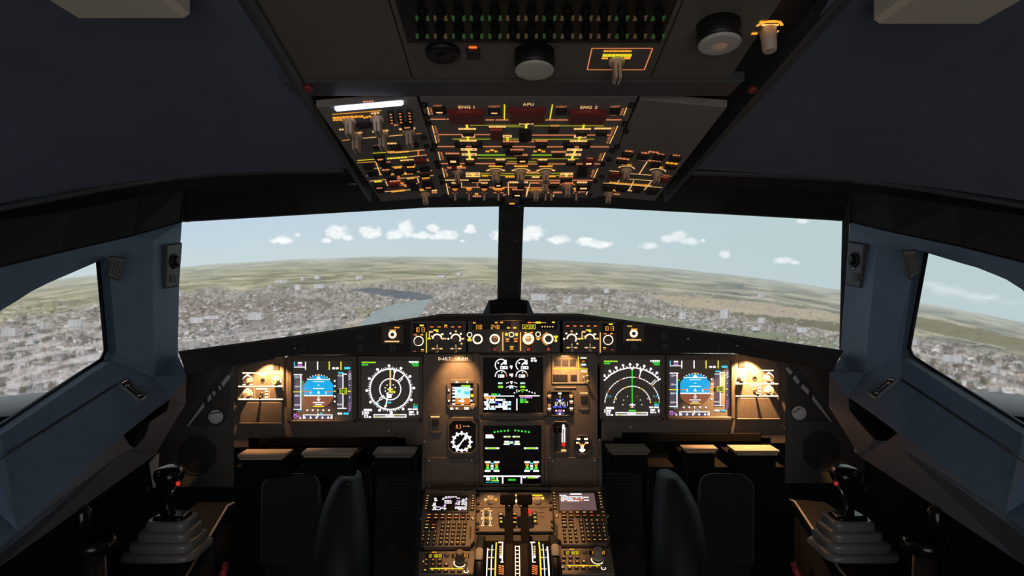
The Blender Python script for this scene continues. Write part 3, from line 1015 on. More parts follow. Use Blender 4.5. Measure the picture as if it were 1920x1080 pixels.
    # streets near the left window
    for a0, b0, a1, b1, w in ((-60, 658, 214, 600, 3.5), (-60, 694, 216, 640, 4), (-60, 716, 216, 662, 5), (-60, 742, 216, 684, 5), (20, 712, 216, 654, 2.5), (-60, 672, 120, 640, 3), (340, 640, 700, 600, 2), (420, 655, 620, 600, 2), (1010, 600, 1240, 640, 2), (1690, 655, 1900, 700, 3)):
        dline = (fbm(PX / 16, PY / 6, 97, 3) - 0.5) * 7 + np.abs((b1 - b0) * (PX - a0) - (a1 - a0) * (PY - b0)) / math.hypot(b1 - b0, a1 - a0)
        mm = (dline < w) & (PX > min(a0, a1)) & (PX < max(a0, a1)) & ~water
        g[mm] = g[mm] * 0.5 + np.array([204, 198, 196]) * 0.5

    # the larger blocks one can make out
    for x, y, w, h in ((560, 538, 13, 9), (600, 536, 20, 8), (570, 522, 8, 6), (597, 520, 12, 6), (530, 527, 26, 5), (676, 520, 14, 6), (372, 600, 26, 11), (400, 594, 30, 6), (480, 593, 28, 12), (508, 537, 8, 6), (1012, 557, 30, 12),
                       (1070, 563, 10, 12), (1108, 562, 14, 7), (1140, 545, 12, 8), (1282, 592, 14, 12), (1360, 588, 18, 16), (1430, 554, 16, 7), (1420, 616, 18, 6), (1507, 618, 22, 8), (1430, 600, 16, 10),
                       (20, 622, 30, 16), (145, 605, 30, 14), (60, 640, 14, 9), (82, 610, 10, 12), (1712, 640, 28, 10), (1790, 672, 40, 10), (1870, 692, 16, 14), (862, 513, 10, 5), (830, 518, 16, 4), (340, 551, 12, 8)):
        r0, c0, _ = idx(np.array(x - w / 2.0), np.array(y + h / 2.0)); r1, c1, _ = idx(np.array(x + w / 2.0), np.array(y - h / 2.0))
        r0, r1, c0, c1 = int(r0), int(r1), int(c0), int(c1)
        if r1 - r0 < 1: r1 = r0 + 1
        for cc in range(c0, c1):
            g[r0:r1, cc] = np.array([200, 202, 204]) * (1.0 - 0.06 * ((cc + r0) % 3 == 0)) * rng.uniform(0.90, 1.05) * (0.97 if x > 250 and x < 1650 else 0.92)
        g[r1:r1 + 1, c0:c1] = np.array([176, 172, 170])
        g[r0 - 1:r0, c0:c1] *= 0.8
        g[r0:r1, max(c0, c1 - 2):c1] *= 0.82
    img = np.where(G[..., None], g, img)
    # soft focus of the projector: one pass of smoothing
    k = img.copy()
    k[1:-1, 1:-1] = (img[1:-1, 1:-1] * 8 + img[:-2, 1:-1] + img[2:, 1:-1] + img[1:-1, :-2] + img[1:-1, 2:]) / 12
    img = k
    # margin under the picture; dim projector spill put into its emitted colour
    img[0] = (52, 56, 58); img[1] = (112, 118, 120)
    c8 = np.clip(img, 0, 255) / 255.0
    L = np.where(c8 <= 0.04045, c8 / 12.92, ((c8 + 0.055) / 1.055) ** 2.4)
    vx = np.broadcast_to(X, (NR, NC)); vy = np.broadcast_to(Y, (NR, NC)); vz = np.broadcast_to(zs[:, None] + CAMZ, (NR, NC))
    me = bpy.data.meshes.new('picture')
    me.vertices.add(NR * NC)
    oz = -0.5 + CAMZ
    me.vertices.foreach_set('co', np.stack([vx, vy - 3.5, vz - 0.0], -1).astype(np.float32).ravel())
    ii = np.arange((NR - 1) * (NC - 1)); rr = ii // (NC - 1); cc = ii % (NC - 1)
    a = rr * NC + cc
    quads = np.stack([a, a + 1, a + NC + 1, a + NC], -1).astype(np.int32)
    me.loops.add(quads.size); me.loops.foreach_set('vertex_index', quads.ravel())
    me.polygons.add(len(quads))
    me.polygons.foreach_set('loop_start', (np.arange(len(quads)) * 4).astype(np.int32))
    me.update(calc_edges=True)
    ca = me.color_attributes.new('projected', 'FLOAT_COLOR', 'POINT')
    ca.data.foreach_set('color', np.concatenate([L, np.ones((NR, NC, 1))], -1).astype(np.float32).ravel())
    m = bpy.data.materials.new('projected_picture')
    m.use_nodes = True
    nt = m.node_tree
    for nd in list(nt.nodes):
        if nd.type != 'OUTPUT_MATERIAL': nt.nodes.remove(nd)
    at = nt.nodes.new('ShaderNodeAttribute'); at.attribute_name = 'projected'
    em = nt.nodes.new('ShaderNodeEmission'); em.inputs['Strength'].default_value = SCREEN_GAIN
    nt.links.new(at.outputs['Color'], em.inputs['Color'])
    nt.links.new(em.outputs[0], nt.nodes['Material Output'].inputs['Surface'])
    m.cycles.emission_sampling = 'NONE'
    me.materials.append(m)
    root = bpy.data.objects.new('projection_screen', None)
    root.location = (0, 3.5, 0)
    sc.collection.objects.link(root)
    root['label'] = 'curved projection screen outside the windows showing a town, river and cloudy sky'
    root['category'] = 'projection screen'
    o = bpy.data.objects.new('picture_surface', me)
    sc.collection.objects.link(o)
    o.parent = root
    # dark base below the screen, down to the floor
    mb = MB()
    T = [math.radians(-66 + 132 * i / 40) for i in range(41)]
    i0 = mb.add([(SCR * math.sin(t), SCY + SCR * math.cos(t), CAMZ - 0.50) for t in T])
    i1 = mb.add([(SCR * math.sin(t), SCY + SCR * math.cos(t), 0.0) for t in T])
    for k in range(40):
        mb.face((i1 + k, i1 + k + 1, i0 + k + 1, i0 + k), 'skirt')
    mesh_object('screen_base', mb, V(root.location), root)


make_screen()
# ================================================================== the main instrument panel
M = Fr((0, 1.78, CAMZ), (1, 0, 0), (0, 0, 1))
rnd = random.Random(5)


def oct_(x0, y0, x1, y1, c):
    return [(x0 + c, y1), (x1 - c, y1), (x1, y1 - c), (x1, y0 + c), (x1 - c, y0), (x0 + c, y0), (x0, y0 + c), (x0, y1 - c)]


def pts_of(fr, pts):
    return [fr.px(*p) for p in pts]


def screws(t, fr, spots, r=0.0038, h=0.0):
    for x, y in spots:
        mb = MB(fr); mb.plathe(x, y, [(r, h), (r, h + 0.001), (r * 0.55, h + 0.0022), (r * 0.5, h + 0.0014)], 'steel', 10)
        t.part('screw', mb)


# left, centre and right panels
for L in (1, 0):
    m = (lambda x: x) if L else (lambda x: 1911 - x)
    dy = 0 if L else -8
    t = Thing('instrument_panel', 'brown-grey instrument panel on the %s carrying two displays and a knob plate' % ('left' if L else 'right'), 'instrument panel')
    mb = MB(M)
    mb.pslab([(m(437), 684 + dy), (m(445), 676 + dy), (m(792), 660), (m(792), 835 + dy), (m(437), 840 + dy)], -0.02, 0.0, 'panel', 0.002)
    t.part('panel_plate', mb)
    mb = MB(M)
    mb.prect(min(m(485), m(745)), 819 + dy, max(m(485), m(745)), 836 + dy, 0.0, 0.006, 'lever_black', 0.002)  # raised black slab; the recess's shade is put into its colour
    t.part('recess_shade', mb, label='dark strip along the lower edge, standing for a shaded recess')
    mb = MB(M)
    mb.prect(min(m(451), m(531)), 753 + dy, max(m(451), m(531)), 791 + dy, 0.0, 0.006, 'panel', 0.002)
    mb.prect(min(m(451), m(531)), 791 + dy, max(m(451), m(531)), 793.5 + dy, 0.0, 0.010, 'panel_pale', 0.001)
    t.part('cover_plate', mb)
    mb = MB(); xs_ = sorted((M.px(m(466), 800)[0], M.px(m(760), 800)[0]))
    mb.wbox(xs_[0], 1.69, CAMZ - 0.4585, xs_[1], 1.80, CAMZ - 0.4538, 'lever_black')  # added board that blocks flood lamp light from the footwell
    mb.wbox(xs_[0], 1.78, CAMZ - 0.4538, xs_[1], 1.80, CAMZ - 0.40, 'lever_black'); t.part('flood_shield', mb)
    screws(t, M, [(m(501), 812 + dy), (m(729), 808 + dy)])
    t.done()
t = Thing('centre_instrument_panel', 'brown-grey centre instrument panel between the two pilots with four dial openings', 'instrument panel')
mb = MB(M)
mb.pslab([(793.5, 660), (1117.5, 660), (1128, 700), (1130, 917), (790, 920), (792, 700)], -0.02, 0.0, 'panel', 0.002)
t.part('panel_plate', mb)
for x0, x1 in ((797, 891), (1028, 1121)):
    mb = MB(M); mb.prect(x0, 857, x1, 915, 0, 0.003, 'panel', 0.0015)
    k = t.part('blank_plate', mb)
    for x, y in ((x0 + 8, 864), (x1 - 6, 863), (x0 + 8, 911), (x1 - 6, 910)):
        mb = MB(M); mb.plathe(x, y, [(0.0035, 0.003), (0.0035, 0.004), (0.002, 0.0052), (0.0018, 0.0045)], 'steel', 10)
        t.part('screw', mb, k)
screws(t, M, [(795.5, 829), (1124.5, 825)])
t.done()


# ------------------------------------------------------------------ display units
def display(name, label, bez, scr, draw, grp=None, mscr='screen_grey'):
    t = Thing(name, label, 'cockpit display', grp)
    mb = MB(M)
    bo = MB(M).box if False else None
    o = rrect(*MB(M).box(*bez), 0.006)
    i = rrect(*MB(M).box(*scr), 0.002)
    mb.frame(o, i, 0.0, 0.011, 'panel', 0.002)
    t.part('bezel', mb)
    mb = MB(M); mb.prect(scr[0] - 1, scr[1] - 1, scr[2] + 1, scr[3] + 1, 0.0005, 0.004, mscr, 0)
    t.part('screen', mb)
    mb = MB(M); draw(mb, scr)
    t.part('symbols', mb)
    for x in (bez[0] + 4, bez[2] - 4):
        mb = MB(M); mb.plathe(x, bez[3] - 3.5, [(0.0035, 0.011), (0.0035, 0.012), (0.0018, 0.013)], 'black', 10)
        t.part('screw', mb)
    return t.done()


HS = 0.0046


def shifted(mb, scr, ref, s, org):
    """Drawing functions in the coordinates of a detail view, moved to the given screen."""
    ox, oy = org
    fx = (scr[2] - scr[0]) / (ref[2] - ref[0]); fy = (scr[3] - scr[1]) / (ref[3] - ref[1])

    def T(x, y): return scr[0] + (ox + x / s - ref[0]) * fx, scr[1] + (oy + y / s - ref[1]) * fy

    class D:
        def rect(self, x0, y0, x1, y1, m, h=HS): mb.rect(*T(x0, y0), *T(x1, y1), m, h)
        def line(self, x0, y0, x1, y1, w, m, h=HS): mb.line(*T(x0, y0), *T(x1, y1), w / s, m, h)
        def ring(self, x, y, r0, r1, m, t0=0, t1=360, h=HS): mb.ring(*T(x, y), r0 / s, r1 / s, m, t0, t1, h)
        def disc(self, x, y, r, m, h=HS, seg=12): mb.disc(*T(x, y), r / s, m, h, seg)
        def poly(self, p, m, h=HS): mb.poly([T(*q) for q in p], m, h)
        def text(self, x0, y0, x1, y1, t, m, h=HS): mb.text(*T(x0, y0), *T(x1, y1), t, m, h)
        def digits(self, x0, y0, x1, y1, t, m, h=HS): mb.digits(*T(x0, y0), *T(x1, y1), t, m, h)

        def scrib(self, x0, y, x1, hp, m, h=HS):
            a, b = T(x0, y); c, _ = T(x1, y)
            mb.scrib(a, b, c, hp / s, m, rnd, h)
    return D()


def draw_attitude(mb, scr):
    d = shifted(mb, scr, (550, 676, 662, 786), 7.715, (540, 660))
    H1, H2, H3 = 0.0048, 0.0050, 0.0052
    # mode strip
    d.rect(94, 140, 106, 222, 'e_cyan'); d.rect(94, 210, 262, 222, 'e_white'); d.rect(254, 140, 268, 255, 'e_white')
    d.rect(150, 142, 210, 166, 'e_white'); d.rect(146, 180, 216, 206, 'e_magenta')
    d.rect(426, 136, 442, 255, 'e_white'); d.rect(595, 136, 611, 255, 'e_yellow'); d.rect(765, 136, 781, 255, 'e_yellow')
    d.rect(648, 218, 686, 246, 'e_white'); d.rect(698, 218, 740, 246, 'e_white'); d.rect(820, 214, 905, 246, 'e_cyan')
    # speed tape
    d.rect(94, 330, 186, 820, 'e_tape'); d.rect(186, 325, 202, 830, 'e_white', H1); d.rect(92, 318, 214, 332, 'e_white', H1); d.rect(88, 820, 205, 832, 'e_white', H1)
    for y, s_ in ((360, '220'), (495, '200'), (627, '180'), (760, '160')):
        d.text(104, y - 15, 158, y + 15, s_, 'e_white', H1); d.rect(164, y - 4, 186, y + 4, 'e_white', H1)
    d.rect(202, 330, 212, 400, 'e_red', H1); d.rect(180, 440, 194, 640, 'e_cyan', H2); d.rect(84, 566, 216, 578, 'e_yellow', H2)
    d.disc(220, 430, 11, 'e_green'); d.text(150, 824, 206, 854, '150', 'e_cyan', H1)
    # the ball
    cx, cy, r = 449, 572, 232
    hor = 630
    n = 40
    up = [(cx + r * math.cos(t), cy - r * math.sin(t)) for t in [math.radians(-14.5 + 209 * i / n) for i in range(n + 1)]]
    dn = [(cx + r * math.cos(t), cy - r * math.sin(t)) for t in [math.radians(194.5 + 151 * i / n) for i in range(n + 1)]]
    clip = lambda p: (min(max(p[0], 240), 658), p[1])
    d.poly([clip(p) for p in up], 'e_sky'); d.poly([clip(p) for p in dn], 'e_brown')
    d.rect(240, hor - 11, 658, hor + 6, 'e_white', H1)
    d.rect(290, 388, 610, 400, 'e_white', H1)
    for y, w, c in ((424, 80, 'e_pale_sky'), (476, 18, 'e_pale_sky'), (524, 80, 'e_white'), (582, 20, 'e_white'), (652, 12, 'e_white'), (678, 26, 'e_white'), (700, 14, 'e_white'), (726, 82, 'e_white'), (756, 48, 'e_white'), (782, 80, 'e_yellow')):
        d.rect(cx - w, y - 7, cx + w, y + 7, c, H1)
    d.poly([(cx, 545), (cx + 24, 600), (cx - 24, 600)], 'e_pale_sky', H1)
    d.poly([(cx, 340), (cx + 42, 395), (cx - 42, 395)], 'e_white', H2)
    d.rect(432, 318, 468, 338, 'e_amber', H2)
    for a in (60, 70, 80, 100, 110, 120, 50, 130):
        t = math.radians(a); d.disc(cx + 244 * math.cos(t), cy - 244 * math.sin(t), 9, 'e_white', H2, 8)
    for s in (-1, 1):
        x0, x1 = (245, 345) if s < 0 else (548, 648)
        d.rect(x0, 562, x1, 578, 'e_salmon', H2); xx = x1 - 16 if s < 0 else x0
        d.rect(xx, 562, xx + 16, 602, 'e_white', H2)
    # deviation dots
    for y in (416, 490, 638, 712): d.disc(682, y, 14, 'e_white')
    for x in (288, 366, 518, 600): d.disc(x, 838, 14, 'e_white')
    d.rect(434, 820, 448, 856, 'e_white'); d.rect(664, 556, 698, 572, 'e_yellow')
    # altitude tape
    d.rect(724, 320, 796, 810, 'e_tape'); d.rect(794, 310, 808, 812, 'e_white', H1); d.rect(794, 310, 856, 324, 'e_white', H1); d.rect(720, 804, 852, 817, 'e_white', H1)
    d.rect(734, 288, 806, 310, 'e_cyan', H1); d.text(724, 322, 796, 350, '020', 'e_white', H1); d.text(716, 740, 788, 766, '010', 'e_white', H1)
    d.rect(716, 540, 752, 590, 'e_black', H2); d.poly([(752, 525), (855, 516), (855, 608), (752, 596)], 'e_yellow', H2); d.poly([(762, 534), (845, 526), (845, 598), (762, 588)], 'e_dimgreen', H3)
    d.text(768, 540, 842, 586, '170', 'e_lime', 0.0054)
    # vertical speed
    d.poly([(878, 262), (905, 262), (930, 330), (930, 790), (905, 862), (872, 862)], 'e_tape')
    for y in (285, 320, 350, 385, 740, 775, 812, 845): d.line(880, y + 14, 918, y - 14, 9, 'e_magenta' if y > 500 or y < 300 else 'e_white', H1)
    d.rect(872, 556, 912, 572, 'e_yellow', H1)
    for y in (476, 652): d.disc(900, y, 7, 'e_white', H1)
    # bottom: heading tape and readouts
    d.rect(225, 898, 652, 962, 'e_tape'); d.rect(225, 898, 652, 912, 'e_white', H1); d.rect(225, 898, 238, 962, 'e_white', H1); d.rect(640, 898, 652, 962, 'e_white', H1)
    for i, x in enumerate((250, 335, 420, 505, 588, 632)): d.poly([(x - 20, 958), (x, 915), (x + 20, 958)], 'e_white', H1)
    d.rect(434, 880, 448, 935, 'e_white', H2); d.rect(396, 905, 430, 915, 'e_yellow', H2); d.ring(488, 886, 8, 16, 'e_cyan', h=H2)
    d.rect(90, 890, 140, 906, 'e_magenta'); d.ring(116, 928, 14, 26, 'e_magenta'); d.rect(150, 915, 180, 935, 'e_magenta'); d.rect(172, 942, 200, 958, 'e_white')
    d.rect(722, 872, 788, 900, 'e_white'); d.rect(808, 872, 884, 900, 'e_cyan')


def nav_common(d):
    d.scrib(70, 148, 270, 20, 'e_lime'); d.scrib(70, 180, 160, 22, 'e_green')
    d.scrib(750, 142, 890, 24, 'e_white'); d.scrib(786, 168, 890, 22, 'e_green'); d.scrib(806, 196, 888, 20, 'e_green')
    d.rect(98, 818, 218, 852, 'e_white'); d.rect(104, 862, 174, 888, 'e_white'); d.rect(104, 896, 160, 945, 'e_white'); d.rect(122, 912, 142, 935, 'e_black', 0.0048); d.rect(76, 850, 92, 905, 'e_white'); d.rect(170, 925, 204, 948, 'e_white')
    d.rect(735, 812, 790, 836, 'e_white'); d.rect(800, 812, 876, 836, 'e_white'); d.rect(750, 850, 820, 876, 'e_white'); d.rect(750, 886, 800, 910, 'e_white'); d.disc(824, 900, 12, 'e_white'); d.rect(862, 850, 884, 900, 'e_white')
    d.text(808, 744, 874, 768, '19.1', 'e_green'); d.scrib(812, 788, 874, 24, 'e_cyan')
    d.rect(240, 895, 714, 912, 'e_white'); d.rect(240, 928, 714, 944, 'e_white'); d.rect(240, 895, 252, 944, 'e_white'); d.rect(700, 895, 714, 944, 'e_white')
    d.rect(415, 908, 532, 932, 'e_white', 0.0048); d.rect(440, 914, 460, 924, 'e_black', 0.005); d.rect(500, 914, 514, 924, 'e_black', 0.005)
    d.rect(540, 897, 620, 908, 'e_yellow', 0.005); d.rect(262, 932, 330, 943, 'e_yellow', 0.005)


def draw_rose(mb, scr):
    d = shifted(mb, scr, (678, 676, 787, 784), 7.715, (670, 660))
    nav_common(d)
    cx, cy = 481, 535
    d.ring(cx, cy, 284, 302, 'e_white')
    d.ring(cx, cy, 145, 160, 'e_white')
    for k in range(72):
        a = math.radians(k * 5 + 3)
        l = 338 if k % 6 == 0 else (326 if k % 2 == 0 else 316)
        d.line(cx + 300 * math.cos(a), cy - 300 * math.sin(a), cx + l * math.cos(a), cy - l * math.sin(a), 13 if k % 6 == 0 else 9, 'e_white')
        if k % 6 == 0: d.disc(cx + 340 * math.cos(a), cy - 340 * math.sin(a), 21, 'e_white', HS, 9)
    d.rect(472, 250, 492, 530, 'e_pale', 0.0048)
    d.rect(440, 525, 520, 546, 'e_yellow', 0.005); d.rect(468, 500, 490, 565, 'e_white', 0.0049); d.rect(460, 562, 555, 584, 'e_yellow', 0.005)
    for k in range(10):
        a = math.radians(20 + k * 36 if k < 5 else 200 + (k - 5) * 30); d.disc(cx + 76 * math.cos(a), cy - 76 * math.sin(a), 10, 'e_white', HS, 8)
    # the two bearing needles
    d.line(690, 325, 640, 372, 16, 'e_white'); d.line(640, 372, 575, 420, 12, 'e_white'); d.line(655, 385, 600, 440, 12, 'e_white'); d.line(640, 365, 660, 390, 12, 'e_white')
    d.line(548, 270, 526, 385, 16, 'e_white'); d.disc(548, 275, 22, 'e_white')
    d.line(275, 735, 325, 690, 14, 'e_white'); d.line(325, 665, 390, 625, 12, 'e_white'); d.line(345, 690, 405, 640, 12, 'e_white'); d.line(322, 665, 340, 695, 12, 'e_white')
    d.line(440, 650, 418, 780, 18, 'e_white'); d.poly([(392, 770), (438, 765), (405, 815)], 'e_white')
    d.rect(428, 600, 500, 660, 'e_white'); d.line(445, 580, 440, 640, 20, 'e_white')
    d.rect(446, 714, 492, 738, 'e_cyan'); d.rect(285, 732, 322, 754, 'e_cyan')
    d.rect(474, 850, 496, 888, 'e_white')


def draw_arc(mb, scr):
    d = shifted(mb, scr, (678, 676, 787, 784), 7.715, (670, 660))
    nav_common(d)
    q = shifted(mb, scr, (1131, 674, 1238, 780), 4.908, (1120, 640))
    cx, cy = 318, 580
    q.ring(cx, cy, 334, 345, 'e_white', 42, 139, HS)
    for k in range(20):
        a = math.radians(42 + k * 5.1); l = 368 if k % 2 == 0 else 356
        q.line(cx + 340 * math.cos(a), cy - 340 * math.sin(a), cx + l * math.cos(a), cy - l * math.sin(a), 8, 'e_white')
        if k % 2 == 0: q.disc(cx + 370 * math.cos(a), cy - 370 * math.sin(a), 13, 'e_white', HS, 8)
    for k in range(24):
        a0 = 4 + k * 7.2
        q.ring(cx, cy, 248, 256, 'e_white' if k % 5 else 'e_salmon', a0, a0 + 6.0)
    for k in range(20):
        a0 = 5 + k * 8.6
        q.ring(cx, cy, 164, 173, 'e_white' if k % 6 else 'e_yellow', a0, a0 + 6.6)
    q.rect(314, 255, 322, 575, 'e_green', 0.0049); q.rect(310, 245, 326, 262, 'e_white', 0.005)
    q.rect(292, 577, 345, 587, 'e_white', 0.005); q.rect(313, 565, 323, 606, 'e_white', 0.005); q.rect(300, 600, 336, 606, 'e_pale', 0.005)
    q.line(400, 258, 384, 330, 9, 'e_white'); q.disc(398, 268, 12, 'e_white')
    q.line(578, 340, 548, 362, 9, 'e_white'); q.line(545, 360, 505, 400, 7, 'e_white'); q.line(530, 352, 490, 390, 7, 'e_white')
    for x, y in ((240, 538), (275, 503), (362, 503), (392, 537), (232, 580), (406, 580), (172, 527), (462, 525)): q.disc(x, y, 5, 'e_salmon' if x == 362 else 'e_white', HS, 8)
    q.text(88, 494, 124, 512, '7.5', 'e_cyan'); q.text(510, 494, 546, 512, '7.5', 'e_cyan')
    q.rect(286, 628, 350, 642, 'e_green', 0.005)


def draw_engine(mb, scr):
    d = shifted(mb, scr, scr, 9.0, (900, 660))
    H1 = 0.0048
    for x in (355, 705):
        d.ring(x, 215, 88, 106, 'e_white', 20, 232); d.poly([(x + 92, 125), (x + 100, 205), (x + 70, 215), (x + 45, 195), (x + 5, 225), (x - 8, 205), (x + 40, 165), (x + 60, 135)], 'e_white')
        d.disc(x - 45, 182, 15, 'e_white'); d.rect(x - 15, 234, x + 112, 286, 'e_white'); d.rect(x - 2, 252, x + 22, 278, 'e_black', H1); d.rect(x + 68, 248, x + 88, 270, 'e_black', H1)
        d.ring(x, 405, 88, 106, 'e_white', 30, 185); d.ring(x, 405, 90, 104, 'e_salmon', -5, 40, H1)
        d.rect(x - 50, 376, x + 55, 428, 'e_white'); d.rect(x - 38, 388, x - 18, 414, 'e_black', H1); d.rect(x + 6, 330, x + 22, 352, 'e_white')
    d.poly([(503, 225), (550, 225), (545, 265), (535, 285), (520, 285), (518, 262), (503, 255)], 'e_white')
    d.poly([(495, 360), (560, 360), (556, 395), (540, 428), (525, 405), (495, 392)], 'e_white')
    d.poly([(504, 488), (552, 488), (548, 518), (530, 545), (518, 522)], 'e_white'); d.rect(495, 560, 562, 612, 'e_white'); d.rect(520, 588, 548, 612, 'e_cyan', H1)
    for x, y, x2, y2 in ((440, 525, 485, 508), (575, 508, 628, 525), (440, 590, 485, 578), (575, 575, 628, 590)): d.line(x, y, x2, y2, 14, 'e_white')
    for x in (306, 680):
        d.scrib(x, 522, x + 80, 30, 'e_pale_sky'); d.rect(x, 508, x + 80, 512, 'e_lime', H1); d.rect(x, 566, x + 82, 602, 'e_lime'); d.rect(x + 8, 572, x + 40, 590, 'e_green', H1)
    # flap scale
    d.line(640, 660, 680, 640, 14, 'e_lime'); d.line(680, 640, 745, 632, 14, 'e_lime'); d.line(745, 632, 800, 655, 14, 'e_lime'); d.disc(792, 640, 14, 'e_white'); d.disc(655, 655, 13, 'e_white'); d.rect(700, 656, 730, 674, 'e_green')
    d.rect(612, 625, 628, 655, 'e_white'); d.disc(622, 670, 10, 'e_white')
    for x, y in ((583, 686), (832, 666), (878, 680), (924, 692)): d.disc(x, y, 13, 'e_white', HS, 8)
    d.rect(858, 88, 935, 118, 'e_white'); d.rect(858, 126, 896, 160, 'e_white'); d.rect(914, 126, 956, 160, 'e_white')
    # memo area
    d.rect(66, 730, 578, 748, 'e_white'); d.rect(660, 726, 1005, 744, 'e_white')
    d.rect(70, 696, 142, 730, 'e_white'); d.rect(190, 696, 285, 726, 'e_green'); d.rect(308, 702, 345, 728, 'e_cyan')
    d.rect(76, 754, 188, 790, 'e_amber'); d.rect(205, 754, 262, 782, 'e_amber'); d.rect(660, 727, 760, 742, 'e_pale', H1)
    for y, cells in ((803, ((110, 150), (165, 240), (258, 395), (412, 426))), (842, ((70, 135), (150, 260), (385, 466), (476, 526))), (880, ((76, 160), (312, 358), (372, 430), (442, 522))), (917, ((105, 172), (190, 242), (258, 395), (395, 464))), (953, ((70, 138), (152, 262), (385, 466), (476, 522)))):
        for i, (a, b) in enumerate(cells): d.rect(a, y - 17, b, y + 17, 'e_white' if y in (803, 917) or i % 2 == 0 else 'e_pale_sky')
    d.rect(274, 846, 330, 864, 'e_blue'); d.rect(258, 900, 395, 936, 'e_white')
    d.rect(612, 780, 632, 980, 'e_white')
    d.rect(676, 746, 736, 776, 'e_magenta'); d.rect(750, 746, 882, 776, 'e_magenta')
    d.rect(676, 786, 734, 854, 'e_green'); d.rect(752, 786, 776, 854, 'e_green'); d.rect(776, 822, 812, 854, 'e_lime')


def draw_system(mb, scr):
    d = shifted(mb, scr, scr, 3.6, (780, 780))
    H1 = 0.0048
    for x, y in ((531, 106), (553, 103), (575, 100), (598, 98), (621, 96), (670, 95), (692, 97), (715, 100), (739, 103), (762, 106)): d.disc(x, y, 7, 'e_green', HS, 8)
    d.poly([(470, 122), (515, 122), (528, 140), (526, 148), (470, 148)], 'e_white')
    for x0, x1 in ((592, 638), (652, 700)): d.rect(x0, 132, x1, 142, 'e_white'); d.rect(x0 + 14, 133, x1 - 4, 141, 'e_lime', H1)
    for x in (612, 682): d.rect(x - 16, 165, x + 16, 176, 'e_white'); d.rect(x - 20, 182, x + 20, 192, 'e_white'); d.rect(x - 14, 176, x + 16, 183, 'e_lime', H1)
    d.rect(632, 168, 656, 184, 'e_pale_sky')
    for x0, x1 in ((468, 562), (728, 824)): d.rect(x0, 209, x1, 221, 'e_white'); d.rect(x0 + 14, 210, x1 - 18, 220, 'e_lime', H1)
    for x in (514, 780):
        for s in (-1, 1):
            c = x + s * 30
            d.rect(c - 18, 302, c + 20, 314, 'e_white'); d.rect(c - 12, 314, c + 12, 330, 'e_ochre'); d.rect(c - 7, 330, c + 8, 344, 'e_lime'); d.rect(c - 12, 344, c + 12, 360, 'e_green'); d.rect(c - 20, 362, c + 20, 374, 'e_white')
        d.rect(x - 10, 312, x + 10, 324, 'e_cyan'); d.rect(x - 10, 328, x + 10, 342, 'e_white'); d.rect(x - 10, 346, x + 10, 360, 'e_pale_sky')
    d.rect(457, 398, 838, 408, 'e_white'); d.rect(580, 405, 590, 452, 'e_white'); d.rect(706, 405, 716, 452, 'e_white')
    d.rect(474, 410, 500, 432, 'e_white'); d.scrib(508, 416, 534, 14, 'e_green'); d.rect(544, 410, 552, 434, 'e_white'); d.scrib(508, 432, 560, 10, 'e_lime'); d.line(470, 444, 560, 444, 3, 'e_cyan')
    d.scrib(622, 427, 674, 13, 'e_green'); d.rect(722, 404, 742, 416, 'e_white'); d.scrib(752, 412, 800, 12, 'e_lime'); d.rect(802, 404, 824, 416, 'e_white')


PF = [(540, 668, 671, 791), (550, 676, 662, 786)]
display('display_unit', 'outer left display with blue and brown attitude ball', (540, 666, 671, 791), (550, 676, 662, 786), draw_attitude, 'main panel displays')
display('display_unit', 'inner left display with full white compass rose', (672, 666, 793, 789), (678, 676, 787, 784), draw_rose, 'main panel displays')
display('display_unit', 'upper centre display with engine dials and message lines', (899, 664, 1025, 781), (907, 670, 1017, 773), draw_engine, 'main panel displays', 'glass_black')
display('display_unit', 'lower centre display with green wheel and brake symbols', (899, 787, 1021, 913), (907, 797, 1014, 906), draw_system, 'main panel displays', 'glass_black')
display('display_unit', 'inner right display with half-circle white compass arcs', (1124, 664, 1246, 787), (1131, 674, 1238, 780), draw_arc, 'main panel displays')
display('display_unit', 'outer right display with blue and brown attitude ball', (1247, 664, 1376, 787), (1253, 674, 1368, 780), draw_attitude, 'main panel displays')


# ------------------------------------------------------------------ small instruments of the centre panel
def knob(fr, x, y, r, h, m='knob_dark', h0=0.0, pointer=None, flute=False):
    mb = MB(fr)
    k = fr.scale(x, y); R_ = r * k
    mb.plathe(x, y, [(R_ * 1.08, h0), (R_ * 1.08, h0 + h * 0.25), (R_ * 0.92, h0 + h * 0.3), (R_ * 0.88, h0 + h * 0.92), (R_ * 0.78, h0 + h)], m, 20)
    if pointer is not None:
        a, b = fr.px(x, y); t_ = math.radians(pointer)
        mb.seg2((a, b), (a + R_ * 0.8 * math.cos(t_), b + R_ * 0.8 * math.sin(t_)), R_ * 0.16, h0 + h + 0.0003, 'knob_line')
    return mb


def button(fr, x0, y0, x1, y1, top=None, bot=None, h=0.005, m='key', h0=0.0):
    mb = MB(fr)
    mb.prect(x0, y0, x1, y1, h0, h0 + h, m, 0.0008, 0.001)
    w = x1 - x0; g = y1 - y0
    hh = h0 + h + 0.0003
    if top: mb.rect(x0 + w * 0.22, y0 + g * 0.2, x1 - w * 0.22, y0 + g * 0.42, top, hh)
    if bot: mb.rect(x0 + w * 0.18, y0 + g * 0.55, x1 - w * 0.18, y0 + g * 0.8, bot, hh)
    return mb


